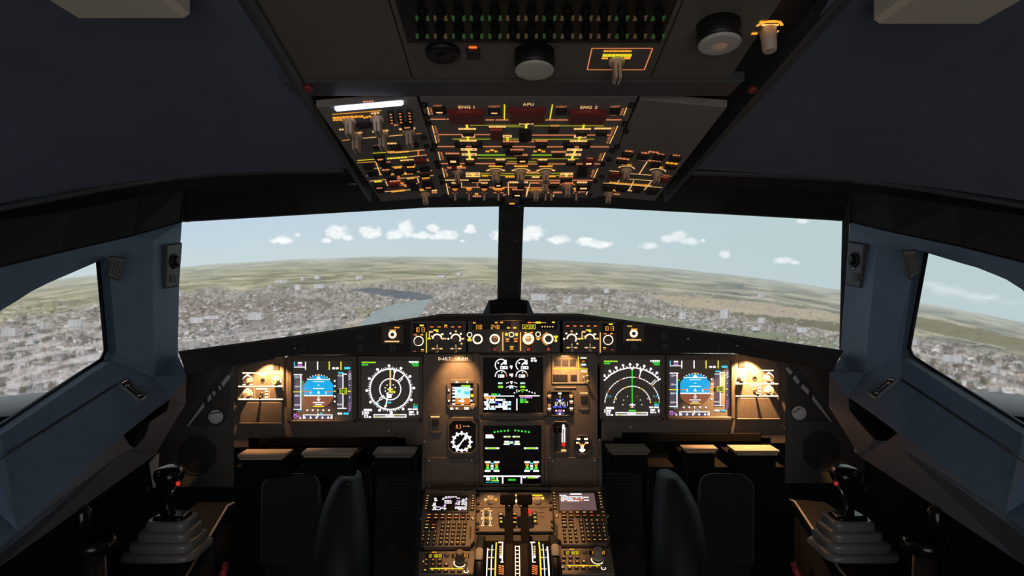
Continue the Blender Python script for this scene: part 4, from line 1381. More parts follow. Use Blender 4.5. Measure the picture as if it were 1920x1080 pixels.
def toggle(fr, x, y, l=0.018, lean=(0, -0.6), h0=0.0, m='steel', r=0.0026):
    mb = MB(fr)
    a, b = fr.px(x, y)
    mb.plathe(x, y, [(0.005, h0), (0.005, h0 + 0.002), (0.0035, h0 + 0.003)], 'steel', 12)
    p = fr.W(a, b, h0); d = (fr.n + fr.u * lean[0] + fr.v * lean[1]).normalized()
    mb.tube([p, p + d * l * 0.6, p + d * l], [r * 0.7, r * 0.9, r * 1.25], m, 8)
    return mb


# standby attitude display
t = Thing('standby_display', 'small square standby attitude display in an eight-sided bezel', 'cockpit display')
mb = MB(M)
o = pts_of(M, oct_(838, 711, 896, 769, 8)); i = pts_of(M, oct_(846, 718.5, 888, 758.5, 0.6))
mb.frame(o, i, 0, 0.008, 'panel', 0.0015); t.part('bezel', mb)
mb = MB(M); mb.prect(845, 718, 889, 759, 0.0005, 0.004, 'glass_black', 0); t.part('screen', mb)
mb = MB(M)
c7 = lambda x, y: (810 + x / 6.75, 700 + y / 6.75)
def r7(x0, y0, x1, y1, m, h=HS): mb.rect(*c7(x0, y0), *c7(x1, y1), m, h)
r7(290, 168, 485, 312, 'e_pale_sky'); r7(298, 312, 482, 386, 'e_ochre'); r7(372, 145, 485, 168, 'e_lime'); r7(385, 152, 430, 160, 'e_green', 0.005)
for y in (180, 212, 252, 295, 340, 382): r7(258, y - 10, 296, y + 10, 'e_white')
for y in (198, 340): r7(482, y - 12, 514, y + 12, 'e_white')
r7(492, 258, 526, 298, 'e_yellow'); r7(330, 336, 412, 354, 'e_white', 0.005); r7(372, 316, 402, 366, 'e_white', 0.005); r7(370, 386, 405, 404, 'e_white')
r7(330, 205, 365, 240, 'e_cyan', 0.0049); r7(410, 225, 475, 260, 'e_cyan', 0.0049)
t.part('symbols', mb)
for x, y, w, g in ((320, 104, 36, 20), (452, 104, 26, 20), (218, 206, 20, 26), (220, 338, 20, 20), (255, 437, 40, 26), (320, 435, 30, 22), (442, 434, 58, 32)):
    mb = MB(M); mb.prect(*c7(x - w / 2 - 4, y - g / 2 - 4), *c7(x + w / 2 + 4, y + g / 2 + 4), 0.008, 0.0115, 'key', 0.0006)
    mb.rect(*c7(x - w / 2, y - g / 2), *c7(x + w / 2, y + g / 2), 'e_ring', 0.0119)
    t.part('button', mb)
t.part('knob', knob(M, 887, 760, 4.6, 0.014, 'knob', 0.008))
t.done()
# dial clock
t = Thing('bearing_dial', 'round white compass dial with two readouts in an eight-sided bezel', 'dial')
mb = MB(M)
o = pts_of(M, oct_(839, 781, 897, 851, 9)); i = pts_of(M, oct_(843, 789, 892, 847, 8))
mb.frame(o, i, 0, 0.008, 'panel', 0.0015); t.part('bezel', mb)
mb = MB(M); mb.pslab(oct_(842, 788, 893, 848, 7), 0.0004, 0.003, 'glass_black'); t.part('dial_face', mb)
mb = MB(M)
mb.text(855, 795, 864.5, 803, '8.3', 'e_amber', HS); mb.rect(869, 797.5, 871, 799.5, 'e_pale', HS); mb.rect(872.5, 797.5, 875, 799.5, 'e_salmon', HS); mb.rect(877, 797.5, 880, 799.5, 'e_pale', HS)
cx, cy = 866, 828
mb.ring(cx, cy, 14.8, 17.3, 'e_white', h=HS)
for k in range(36):
    a = math.radians(k * 10); l0 = 12.5 if k % 3 == 0 else 14.2
    mb.line(cx + l0 * math.cos(a), cy - l0 * math.sin(a), cx + 17 * math.cos(a), cy - 17 * math.sin(a), 1.2 if k % 3 else 2.6, 'e_white', HS)
    if k % 3 == 0: mb.disc(cx + 18.6 * math.cos(a), cy - 18.6 * math.sin(a), 2.1, 'e_white', HS, 8)
for a in (57, 49): mb.line(cx - 13 * math.cos(math.radians(a)), cy + 13 * math.sin(math.radians(a)), cx + 13 * math.cos(math.radians(a)), cy - 13 * math.sin(math.radians(a)), 2.2, 'e_white', 0.0049)
mb.poly([(cx - 7, cy + 12), (cx - 11, cy + 8), (cx - 2, cy + 2)], 'e_white', 0.0049); mb.poly([(cx + 3, cy - 7), (cx + 11, cy - 12), (cx + 8, cy - 3)], 'e_white', 0.0049)
mb.disc(cx + 12.4, cy + 10.6, 1.6, 'e_yellow', 0.005)
t.part('dial_marks', mb); t.done()
# clock with blue and white figures
t = Thing('digital_clock', 'digital clock with white figures over blue dashes and six side buttons', 'clock')
q = lambda x, y: (1020 + x / 5.27, 655 + y / 5.27)
mb = MB(M); o = pts_of(M, oct_(1024, 732, 1075, 781, 6)); i = pts_of(M, oct_(1034, 735, 1066, 777, 0.6))
mb.frame(o, i, 0, 0.008, 'black', 0.0015); t.part('bezel', mb)
mb = MB(M); mb.prect(1033.5, 734.5, 1066.5, 777.5, 0.0005, 0.004, 'glass_black', 0); t.part('screen', mb)
mb = MB(M)
def rq(x0, y0, x1, y1, m, h=HS): mb.rect(*q(x0, y0), *q(x1, y1), m, h)
rq(138, 424, 172, 442, 'e_white'); rq(154, 452, 162, 462, 'e_white'); rq(154, 468, 162, 478, 'e_white'); rq(118, 486, 140, 502, 'e_blue'); rq(172, 486, 192, 502, 'e_blue'); rq(142, 494, 168, 512, 'e_white')
mb.digits(*q(92, 516), *q(236, 558), '127451', 'e_white', HS)
rq(86, 558, 122, 576, 'e_blue'); rq(134, 560, 176, 574, 'e_blue'); rq(192, 558, 218, 574, 'e_blue')
rq(112, 596, 128, 612, 'e_white'); rq(138, 592, 176, 616, 'e_magenta'); rq(186, 596, 202, 612, 'e_white'); rq(118, 624, 138, 638, 'e_blue'); rq(144, 624, 166, 642, 'e_white'); rq(172, 622, 194, 636, 'e_blue')
t.part('figures', mb)
for x, y, e in ((50, 448, 'e_pale'), (50, 540, None), (50, 578, 'e_ring'), (264, 448, 'e_pale'), (266, 506, 'e_ring'), (266, 574, 'e_ring')):
    mb = MB(M); mb.plathe(*q(x, y + 12), [(0.0045, 0.008), (0.0045, 0.012), (0.0038, 0.013)], 'knob', 12)
    if e: mb.rect(*q(x - 17, y - 8), *q(x + 17, y + 6), e, 0.0135)
    t.part('button', mb)
t.done()
# gear lever slot
t = Thing('gear_lever_unit', 'landing gear lever slot with lit white arrow scale in a tall eight-sided recess', 'lever')
mb = MB(M); o = pts_of(M, oct_(1033, 789, 1068.5, 848.5, 7)); i = pts_of(M, oct_(1035, 791, 1066.5, 846.5, 6))
mb.frame(o, i, 0, 0.006, 'panel', 0.0015); t.part('bezel', mb)
mb = MB(M); mb.pslab(oct_(1034.5, 790.5, 1067, 847, 6), 0.0003, 0.002, 'panel_dark'); t.part('plate', mb)
mb = MB(M); mb.prect(1039.5, 803, 1047.5, 836, 0.0015, 0.005, 'black', 0.0008); t.part('slot', mb)
mb = MB(M)
a, b = M.px(1043.5, 812); p = M.W(a, b, 0.003)
mb.tube([p, p + V((0, -0.022, 0.012)), p + V((0, -0.032, 0.016))], 0.004, 'black_gloss', 10)
pp = p + V((0, -0.036, 0.017)); mb.tube([pp + V((-0.011, 0, 0)), pp + V((0.011, 0, 0))], 0.009, 'black_gloss', 14)
t.part('lever', mb)
mb = MB(M)
mb.line(1054, 801, 1054, 829, 2.1, 'e_white', 0.0025); mb.line(1058.6, 801, 1058.6, 829, 2.1, 'e_white', 0.0025); mb.line(1056.3, 800, 1056.3, 829, 1.4, 'e_salmon', 0.0026)
mb.disc(1056.3, 797.5, 2.4, 'e_white', 0.0025); mb.poly([(1051.5, 804), (1056.3, 796), (1061, 804)], 'e_white', 0.0026)
mb.rect(1053.5, 829.5, 1059.5, 836, 'e_red', 0.0025); mb.rect(1056, 836, 1058, 842, 'e_darkred', 0.0025); mb.rect(1052, 842.3, 1061.5, 846, 'e_pale', 0.0025)
t.part('scale_marks', mb); t.done()
# brake pressure gauge
t = Thing('brake_pressure_gauge', 'small eight-sided brake gauge with glowing Y-shaped scale', 'gauge')
mb = MB(M); o = pts_of(M, oct_(1075, 815, 1109, 852, 9)); i = pts_of(M, oct_(1077.5, 817.5, 1106.5, 849.5, 8)); mb.frame(o, i, 0, 0.006, 'panel', 0.0015); t.part('bezel', mb)
mb = MB(M); mb.pslab(oct_(1077, 817, 1107, 850, 8), 0.0003, 0.002, 'black'); t.part('dial_face', mb)
mb = MB(M)
for s in (-1, 1):
    x = 1091.5
    mb.rect(x + s * 7 - 3.5, 821, x + s * 7 + 3.5, 824.5, 'e_ring', 0.0025); mb.rect(x + s * 8.5 - 3, 828.3, x + s * 8.5 + 3, 831.3, 'e_ring', 0.0025)
    mb.line(x + s * 8, 829, x + s * 2, 834.5, 2.2, 'e_amber', 0.0026); mb.line(x + s * 2.5, 834, x + s * 1.2, 842, 2.0, 'e_ring', 0.0026)
mb.rect(1090.4, 832, 1092.6, 842, 'e_pale', 0.0027); mb.disc(1091.5, 843.5, 4.2, 'e_ring', 0.0026); mb.rect(1086, 841.5, 1097, 845.5, 'e_white', 0.0027)
t.part('scale_marks', mb); t.done()
# gear indicator plate with autobrake buttons
t = Thing('gear_indicator_plate', 'tan plate with dark indicator windows and amber lines, right of the engine display', 'switch plate')
mb = MB(M); mb.pslab([(1034, 664), (1094, 664), (1103, 684), (1103, 719), (1035, 720)], 0, 0.004, 'panel_pale', 0.0012); t.part('plate', mb)
for x0, x1 in ((101, 168), (175, 242), (249, 312)):
    mb = MB(M); mb.prect(*q(x0, 96), *q(x1, 166), 0.004, 0.006, 'key', 0.0008); mb.rect(*q(x0 + 8, 106), *q(x1 - 8, 158), 'black', 0.0062); t.part('indicator', mb)
for x0, y0, x1, y1 in ((90, 248, 232, 318), (262, 250, 322, 312)):
    mb = MB(M); mb.prect(*q(x0, y0), *q(x1, y1), 0.004, 0.0055, 'black', 0.0006); t.part('indicator', mb)
mb = MB(M); mb.prect(*q(358, 100), *q(416, 164), 0.004, 0.007, 'key', 0.0008); mb.rect(*q(372, 110), *q(400, 124), 'e_ochre', 0.0074); mb.rect(*q(364, 138), *q(412, 158), 'e_pale_sky', 0.0074); t.part('button', mb)
mb = MB(M); h = 0.0045
def rh(x0, y0, x1, y1, m): mb.rect(*q(x0, y0), *q(x1, y1), m, h)
rh(84, 188, 430, 197, 'e_yellow'); rh(84, 326, 430, 334, 'e_pale'); rh(332, 68, 342, 184, 'e_yellow'); rh(332, 200, 342, 322, 'e_pale'); rh(168, 60, 242, 72, 'e_pale'); rh(358, 78, 418, 90, 'e_ring')
rh(164, 206, 240, 218, 'e_pale'); rh(110, 228, 130, 238, 'e_pale'); rh(176, 226, 212, 238, 'e_pale'); rh(274, 228, 306, 238, 'e_pale'); rh(362, 206, 424, 220, 'e_ring'); rh(354, 224, 432, 236, 'e_amber'); rh(412, 248, 436, 262, 'e_pale'); rh(414, 302, 440, 316, 'e_pale'); rh(378, 258, 404, 270, 'e_pale')
t.part('lit_legend', mb)
t.part('toggle', toggle(M, *q(396, 285), l=0.022, lean=(0.1, -0.7), h0=0.004))
t.done()
mb = MB(M); mb.prect(*q(105, 372), *q(316, 384), 0, 0.004, 'panel_pale', 0.001)
t = Thing('panel_strip', 'thin tan strip under the gear indicator plate', 'strip'); t.part('strip', mb); t.done()
# two small selector windows
for lab, x0, x1, y, sx0, sx1, sy0, sy1 in (('small dark switch with orange legend left of the bearing dial', 807, 826, 781, 811, 823, 785, 797), ('small dark switch with orange legend right of the digital clock', 1086, 1103, 736.6, 1089, 1101, 741, 754)):
    t = Thing('panel_switch', lab, 'switch', 'dark square panel switches')
    mb = MB(M); mb.prect(x0 - 2, y - 4, x1 + 2, sy1 + 14, 0, 0.003, 'panel', 0.001); mb.prect(x0 + 2, sy1 + 12, x1, sy1 + 14, 0.002, 0.005, 'panel_pale', 0.0006); t.part('plate', mb)
    mb = MB(M); mb.prect(sx0, sy0, sx1, sy1, 0.003, 0.007, 'black', 0.001); t.part('button', mb)
    mb = MB(M); mb.scrib(x0 + 1, y, x1 - 1, 3.0, 'e_pale', rnd, 0.0035); t.part('lit_legend', mb)
    t.done()
# placard
t = Thing('registration_placard', 'tan placard lettered D-AELT HB-RM below the glareshield', 'placard')
mb = MB(M); mb.pslab([(823, 664), (888, 664), (886, 678), (820, 678)], 0, 0.004, 'panel', 0.001); t.part('plate', mb)
mb = MB(M); mb.text(822.5, 669.3, 845, 675, 'D-AELT', 'e_ring', 0.0043); mb.text(854.5, 669.3, 877, 675, 'HB-RM', 'e_ring', 0.0043); t.part('lit_lettering', mb); t.done()


# ------------------------------------------------------------------ knob plates at both ends
def knob_plate(label, lines, verts, knobs, tog, hole, sq, edge, mirror):
    t = Thing('lighting_knob_plate', label, 'knob plate', 'knob plates at the ends of the main panel')
    x0 = min(l[0] for l in lines); x1 = max(l[1] for l in lines)
    mb = MB(M)
    if not mirror: mb.pslab([(447, 690), (470, 681), (534, 668), (534, 751), (446, 751)], 0, 0.005, 'panel_pale', 0.0015)
    else: mb.pslab([(1376, 664), (1425, 667), (1450, 676), (1459, 686), (1460, 745), (1375, 745)], 0, 0.005, 'panel_pale', 0.0015)
    t.part('plate', mb)
    h = 0.0055
    mb = MB(M)
    for a, b, y in lines: mb.rect(a, y - 1.2, b, y + 1.2, 'e_ring', h)
    for x, a, b in verts: mb.rect(x - 0.9, a, x + 0.9, b, 'e_pale', h)
    for x, y in knobs:
        mb.ring(x, y, 7.2, 9.6, 'e_ring', -20, 200, h)
        mb.rect(x - 2.5, y - 11, x + 2.5, y - 8, 'e_ring', h)
        for s in (-1, 1): mb.rect(x + s * 6.5 - 3, y + 7.5, x + s * 6.5 + 3, y + 9.5, 'e_ring', h)
    hx, hy_ = hole
    mb.rect(hx - 7, hy_ - 13, hx + 7, hy_ - 9, 'e_ring', h); mb.rect(hx - 3, hy_ - 10, hx + 3, hy_ - 7, 'e_ring', h); mb.ring(hx, hy_, 4, 5.2, 'e_pale', h=h)
    tx, ty = tog
    mb.rect(tx - 10, ty - 11, tx + 11, ty - 8, 'e_ring', h)
    for dy in (-5, 0.5, 6): mb.rect(tx + 6, ty + dy - 1.4, tx + 12, ty + dy + 1.4, 'e_ring', h)
    t.part('lit_legend', mb)
    for i, (x, y) in enumerate(knobs): t.part('knob', knob(M, x, y, 6, 0.018, 'knob', 0.005, (-45, 120, 200)[i]))
    mb = MB(M); mb.plathe(hx, hy_, [(0.0055, 0.005), (0.0055, 0.007), (0.004, 0.007), (0.004, 0.0055)], 'black', 14); t.part('jack', mb)
    t.part('toggle', toggle(M, tx, ty, l=0.020, lean=(0.1, -0.5), h0=0.005, m='chrome'))
    mb = MB(M); mb.prect(*sq, 0.005, 0.007, 'black', 0.001); t.part('blank_button', mb)
    t.done()


knob_plate('tan knob plate left of the outer left display', [(456, 531.5, 699), (448, 531.5, 724), (448, 531.5, 748)], [(479, 701, 722), (506, 701, 722), (479, 727, 745), (506, 727, 745)],
           [(466, 712), (519.5, 714), (466, 738)], (492, 738), (494, 713), (513.5, 682, 526, 693.5), 793, False)
knob_plate('tan knob plate right of the outer right display', [(1377, 1449, 694), (1378, 1458, 719), (1378, 1458, 742)], [(1402, 696, 717), (1427, 696, 717), (1402, 722, 740), (1427, 722, 740)],
           [(1388.5, 708), (1440, 708), (1440, 732)], (1414, 732), (1413.5, 709), (1383, 678, 1395, 689), 784.5, True)

# ------------------------------------------------------------------ lamps under the glareshield
for lab, x, y in (('flood lamp above the left knob plate', 494, 668), ('flood lamp above the lettered placard', 857, 664), ('flood lamp above the gear indicator plate', 1064, 664), ('flood lamp above the right knob plate', 1412, 664)):
    t = Thing('flood_lamp', lab, 'lamp', 'flood lamps under the glareshield')
    side = x < 600 or x > 1300
    p = U(x, y, 1.735) + V((0, 0, 0.0 if side else 0.012))
    if not side: p.y = 1.715
    w = 0.045 if side else 0.038
    mb = MB(); mb.wbox(p.x - w, p.y - 0.012, p.z + 0.004, p.x + w, p.y + 0.042, p.z + 0.016, 'black'); t.part('housing', mb)
    mb = MB(); mb.wbox(p.x - w * 0.85, p.y - 0.008, p.z + 0.001, p.x + w * 0.85, p.y + 0.012, p.z + 0.004, 'e_lamp'); t.part('lens', mb)
    r = t.done()
    add_light('lamp_glow', 'SPOT', (p.x, p.y, p.z - 0.001), FLOOD_W * (1.45 if side else 0.36), WARM, r, target=(p.x + (0.012 if x < 600 else -0.012 if x > 1300 else 0), p.y + (0.03 if side else 0.105), p.z - 0.13), spot_size=math.radians(98 if side else 74), spot_blend=0.4 if side else 0.8, shadow_soft_size=0.006)
# ================================================================== glareshield and its control panels
GY = 1.62
G = Fr((0, GY, CAMZ), (1, 0, 0), (0, 0, 1))
t = Thing('glareshield', 'long black glareshield across the cockpit below the windscreens', 'glareshield')
topE = [(335, 661), (560, 631), (828, 591), (960, 589.5), (1086, 590.5), (1330, 624), (1581, 659)]
botE = [(349, 701), (440, 685), (545, 666), (960, 663), (1372, 662), (1470, 680), (1560, 696)]
Yf = [1.60, 1.62, 1.62, 1.62, 1.62, 1.62, 1.60]
mb = MB()
ft = [U(*p, y) for p, y in zip(topE, Yf)]
fb = [U(*p, y) for p, y in zip(botE, Yf)]
lip = [p + V((0, 0.0, -0.007)) for p in ft]
back = [V((p.x, 1.98, p.z - 0.045)) for p in ft]
und = [V((p.x, 1.725 if 0 < k < 6 else 1.66, p.z + 0.004)) for k, p in enumerate(fb)]
I = [mb.add(x) for x in (back, [p + V((0, 0.03, 0.001)) for p in ft], ft, fb, und, [V((p.x, 1.97, p.z)) for p in back])]
for r in range(5):
    for k in range(6):
        mb.face((I[r] + k, I[r + 1] + k, I[r + 1] + k + 1, I[r] + k + 1), 'glare')
for e in (0, 6):
    idx = [I[r] + e for r in range(6)]
    mb.face(idx if e == 0 else idx[::-1], 'glare')
t.part('shell', mb)
mb = MB()
mb.tube([p + V((0, 0.002, 0.0)) for p in ft], 0.0035, 'rail', 8)  # added tube, paler than the shell, for the highlight on its edge
t.part('edge_highlight', mb, label='lighter tube standing for the highlight along the glareshield edge')
for x, y in ((569, 653), (676.5, 633), (676.5, 652), (737, 652.5), (1245, 630), (1245, 650), (1347.5, 648), (1188, 649.5)):
    mb = MB(G); mb.prect(x - 7, y - 7.5, x + 7, y + 7.5, 0, 0.003, 'black', 0.0008, 0.001)
    t.part('blank_plate', mb)
screws(t, G, [(553, 653.5), (1290, 635), (1382, 648)], 0.003)
gl = t.done()

h = 0.0045
P0 = 0.004


def face(fr, x0, y0, x1, y1, m='fcu', h1=P0):
    mb = MB(fr); mb.prect(x0, y0, x1, y1, 0, h1, m, 0.001, 0.002)
    return mb


# ring-lit push buttons at both ends
for lab, x, y, b1, b2, b3 in (('ring-lit push button unit on the glareshield, left of the left pressure figures', 736.5, 627, (731, 743, 619), (740, 749.5, 614), (722, 750, 640)),
                              ('ring-lit push button unit on the glareshield, right of the right pressure figures', 1187.7, 625, (1182.5, 1194.5, 617), (1175.5, 1184.5, 611.5), (1174, 1202, 637))):
    t = Thing('ring_button_unit', lab, 'button unit', 'ring-lit buttons on the glareshield')
    t.part('plate', face(G, x - 21, y - 19, x + 21, y + 18))
    mb = MB(G)
    mb.ring(x, y, 3.6, 7.2, 'e_ring', h=h + 0.0003); mb.ring(x, y, 7.0, 7.9, 'e_amber', h=h)  # outer amber ring is a painted halo around the lit ring
    for a, b, yy in (b1, b2): mb.scrib(a, yy, b, 2.4, 'e_amber', rnd, h)
    mb.scrib(b3[0], b3[2], b3[1], 2.8, 'e_pale', rnd, h)
    t.part('lit_legend', mb)
    mb = MB(G); mb.plathe(x, y, [(0.0045, P0), (0.0045, 0.008), (0.003, 0.009)], 'knob_dark', 14)
    t.part('push_button', mb)
    t.done()


def selector_art(mb, x, y, kind):
    mb.ring(x, y, 7.2, 9.8, 'e_ring', 0 if kind == 'mode' else -35, 180, h)
    if kind == 'mode':
        for a in (155, 40): mb.line(x + 10 * math.cos(math.radians(a)), y - 10 * math.sin(math.radians(a)), x + 12.5 * math.cos(math.radians(a)), y - 12.5 * math.sin(math.radians(a)), 2.2, 'e_pale', h)
        mb.rect(x - 15, y - 14.5, x - 8, y - 11.6, 'e_pale', h); mb.rect(x - 7, y - 17.5, x + 2, y - 14.8, 'e_yellow', h); mb.rect(x - 2, y - 15.2, x + 2.5, y - 12.6, 'e_yellow', h)
        mb.rect(x - 15.5, y - 11.5, x - 13.8, y - 1, 'e_pale', h); mb.rect(x - 18, y - 2, x - 12, y + 1, 'e_yellow', h); mb.rect(x + 7, y - 10, x + 12, y - 7.3, 'e_ring', h); mb.rect(x + 8, y - 1.6, x + 17, y + 1, 'e_pale', h)
    else:
        for a, l in ((90, 14), (135, 14), (45, 13), (180, 14), (0, 14), (-40, 14)):
            mb.disc(x + l * math.cos(math.radians(a)), y - l * math.sin(math.radians(a)), 2.0, 'e_pale' if a in (0, 90, -40) else 'e_ring', h, 8)
        mb.rect(x + 9, y - 1.2, x + 15, y + 1.2, 'e_pale', h)


def toggle_art(mb, x, y):
    mb.ring(x, y, 2.2, 3.8, 'e_pale', h=h); mb.rect(x - 10, y - 1.3, x - 4.5, y + 1.2, 'e_pale', h); mb.rect(x + 4.5, y - 1.3, x + 10, y + 1.2, 'e_pale', h)
    mb.rect(x - 0.7, y - 7.5, x + 0.7, y - 4, 'e_pale', h); mb.rect(x - 2, y + 3.5, x + 2.2, y + 6.2, 'e_amber', h)


def efis(label, xs, yb, baro, disp, bar, kx, modes, tx, btn, vx):
    t = Thing('display_control_panel', label, 'control panel', 'display control panels on the glareshield')
    x0 = min(disp[0], modes[0][0] - 18) - 5; x1 = max(disp[1], modes[1][0] + 18) + 5
    x0 = min(x0, btn[0][0] - 9); x1 = max(x1, btn[1][0] + 9)
    t.part('plate', face(G, x0, 601, x1, 661))
    mb = MB(G); mb.prect(disp[0] - 3, 606, disp[1] + 3, 624.5, P0, 0.0044, 'glass_black', 0); mb.digits(disp[0], disp[2], disp[1], disp[3], '1013', 'e_amber', 0.0048, 0.17); mb.rect(bar - 4, 608.5 if bar < 900 else 606.4, bar + 3.5, 611.5 if bar < 900 else 609.2, 'e_yellow', 0.0048)
    t.part('pressure_readout', mb)
    mb = MB(G)
    mb.ring(kx, baro, 7.6, 9.4, 'e_ring', h=h); mb.rect(kx - 9, baro - 12.6, kx - 3, baro - 10.4, 'e_salmon', h); mb.rect(kx + 3.5, baro - 12.8, kx + 8.5, baro - 10.4, 'e_amber', h)
    for x, y, k in modes: selector_art(mb, x, y, k)
    for x, y in tx: toggle_art(mb, x, y)
    mb.rect(vx - 0.9, 623, vx + 0.9, 661, 'e_yellow' if vx < 900 else 'e_pale', h)
    t.part('lit_legend', mb)
    for i, x in enumerate(xs): t.part('button', button(G, x - 4.8, yb - 4.2, x + 4.8, yb + 4.2, 'e_yellow' if i == 2 and vx < 900 else None, 'e_orange', h0=P0, m='black'))
    t.part('knob', knob(G, kx - 0.8, baro + 0.8, 6.6, 0.016, 'knob_dark', P0))
    for x, y, k in modes: t.part('knob', knob(G, x, y + 0.5, 6.4, 0.016, 'knob_dark', P0, -100 if k == 'mode' else -40))
    for x, y in tx: t.part('toggle', toggle(G, x, y, 0.012, (0, -0.8), P0, 'knob', 0.003))
    for i, (x, y) in enumerate(btn): t.part('button', button(G, x - 4.8, y - 4.4, x + 4.8, y + 4.4, 'e_yellow' if (i == 1) == (vx < 900) else None, 'e_darkred', h0=P0, m='black'))
    t.done()


efis('control panel with selector knobs and figures 1013, left part of the glareshield', (810.5, 824, 836.5, 849.5, 862), 611, 639, (777.5, 797.5, 613.8, 622.5), 791.5, 785.5,
     ((820, 635, 'mode'), (855, 635, 'rng')), ((820, 653.5), (855, 653.5)), ((778.5, 656.5), (793, 656.5)), 800)
efis('control panel with selector knobs and figures 1013, right part of the glareshield', (1064, 1077, 1089.5, 1102.5, 1115), 609.5, 637, (1131, 1151, 611.5, 620), 1145, 1140,
     ((1071.5, 635, 'rng'), (1105.5, 635, 'mode')), ((1072, 651.5), (1106, 651.5)), ((1132.5, 653), (1147, 653.5)), 1125)

# the centre unit with the speed, heading and altitude figures
t = Thing('autopilot_control_unit', 'centre glareshield unit with round knobs and amber figures 130, 248 and 02000', 'control panel')
t.part('plate', face(G, 873.5, 600.5, 1056, 661))
mb = MB(G); mb.prect(885, 602, 958, 617.6, P0, 0.0044, 'glass_black', 0)
mb.digits(889.5, 609, 904.5, 617, '130', 'e_amber', 0.0048, 0.17); mb.digits(920, 609, 937, 617, '248', 'e_amber', 0.0048, 0.17)
for x0, x1, y in ((887, 892, 605.2), (928, 933.5, 604.8), (938, 943.2, 604.6), (951, 955.5, 614.6)): mb.rect(x0, y - 1.4, x1, y + 1.3, 'e_amber', 0.0048)
t.part('speed_readout', mb)
mb = MB(G); mb.prect(974, 601, 1045, 617.6, P0, 0.0044, 'glass_black', 0)
mb.digits(978.5, 608.3, 1004.5, 616.8, '02000', 'e_yellow', 0.0048, 0.17)
mb.rect(989.5, 603.2, 995, 606, 'e_orange', 0.0048); mb.rect(995, 604.2, 1023.5, 605.4, 'e_amber', 0.0048); mb.rect(1004, 602.8, 1014, 606.4, 'e_yellow', 0.0048); mb.rect(1035, 602.8, 1040, 605.6, 'e_yellow', 0.0048)
for k in range(5): mb.disc(1016.5 + k * 4.9, 612.3, 1.4, 'e_pale', 0.0048, 8)
t.part('altitude_readout', mb)
mb = MB(G)
for x in (895.7, 927.7): mb.ring(x, 635.5, 6.6, 9.6, 'e_ring', h=h)
mb.ring(880.6, 627.4, 3.6, 5.0, 'e_ring', h=h); mb.rect(877.5, 633.2, 883.5, 635.4, 'e_yellow', h); mb.rect(876.5, 635.8, 884.5, 639.4, 'e_yellow', h)
for x in (942.8, 976): mb.rect(x - 0.9, 622.8, x + 0.9, 657.5, 'e_pale', h)
mb.rect(947, 624, 952.3, 629.5, 'e_yellow', h); mb.rect(966, 624, 971, 629.8, 'e_yellow', h); mb.ring(959, 627, 3.6, 5.1, 'e_ring', h=h); mb.rect(950.5, 613, 956, 616, 'e_yellow', h); mb.rect(962.5, 613, 968, 616, 'e_yellow', h)
mb.ring(990.5, 635, 5.6, 10.2, 'e_ring', h=h); mb.ring(990.5, 635, 10.2, 11.2, 'e_amber', h=h); mb.rect(983, 622.2, 987.3, 624.6, 'e_pale', h); mb.rect(993.3, 622, 999, 624.6, 'e_amber', h)  # thin amber rim painted as the glow around the bright ring
mb.ring(1008.8, 626.5, 3.6, 5.1, 'e_ring', h=h); mb.rect(1004.5, 632.4, 1013.5, 634.6, 'e_amber', h); mb.rect(1006.5, 635, 1011.5, 637.6, 'e_pale', h)
mb.ring(1028, 635, 6.4, 9.8, 'e_ring', h=h); mb.ring(1028, 635, 11, 12.4, 'e_amber', 95, 265, h)
mb.rect(1038, 629, 1046, 632, 'e_yellow', h); mb.poly([(1039, 632), (1045, 632), (1043, 635), (1045, 639), (1039, 639), (1041, 635)], 'e_yellow', h); mb.rect(1040, 639, 1044, 641, 'e_pale', h)
t.part('lit_legend', mb)
for x, y, r in ((895.7, 635.5, 5.6), (927.7, 635.5, 5.6), (990.5, 635.4, 4.8), (1028, 635.4, 5.6)): t.part('knob', knob(G, x, y, r, 0.018, 'knob' if x > 980 and x < 1000 else 'knob_dark', P0))
for x, y in ((880.6, 627.4), (959, 627), (1008.8, 626.5)): t.part('push_button', knob(G, x, y, 2.8, 0.006, 'black', P0))
for x, y, a, b in ((928, 654.3, 'e_darkred', 'e_darkred'), (951.5, 638, 'e_pale', 'e_salmon'), (967, 638, 'e_orange', 'e_amber'), (959.5, 652.8, 'e_yellow', 'e_orange'), (991, 653.7, 'e_darkred', 'e_red'), (1028, 653.4, 'e_darkred', 'e_red')):
    t.part('button', button(G, x - 5, y - 4.4, x + 5, y + 4.4, a, b, h0=P0, m='black'))
t.done()
# ================================================================== pedestal
pa, pb = U(960, 922, 1.72), None
PED = Fr(U(960, 922, 1.72), (1, 0, 0), (0, 0.906, 0.4226))       # slopes up towards the panel by 25 degrees


def body_px(fr, x0, y0, x1, y1, d, m):
    mb = MB(fr); mb.prect(x0, y0, x1, y1, -d, 0, m, 0.003)
    return mb


t = Thing('pedestal', 'brown-grey centre pedestal between the footwells, standing below the centre panel', 'pedestal')
mb = MB()
c = [PED.at(793, 921, -0.001), PED.at(1130, 921, -0.001), PED.at(1157, 1092, -0.001), PED.at(777, 1092, -0.001)]
rear = [V((p.x, 0.55, p.z - 0.03)) for p in (c[2], c[3])]
prof = [c[3], c[2], c[1], c[0]]
mb.solid(prof, [V((p.x, p.y, 0)) for p in prof], 'panel_dark')
prof = [rear[1], rear[0], c[2] + V((0, -0.001, -0.03)), c[3] + V((0, -0.001, -0.03))]
mb.solid(prof, [V((p.x, p.y, 0)) for p in prof], 'panel_dark')
t.part('body', mb)
mb = MB(); e = [PED.at(791, 919, 0.004), PED.at(1131, 919, 0.004)]
mb.tube(e, 0.004, 'panel', 8); t.part('front_edge', mb)
t.done()

ALPHA = 'ABCDEFGHIJKLMNOPQRSTUVWXYZ'


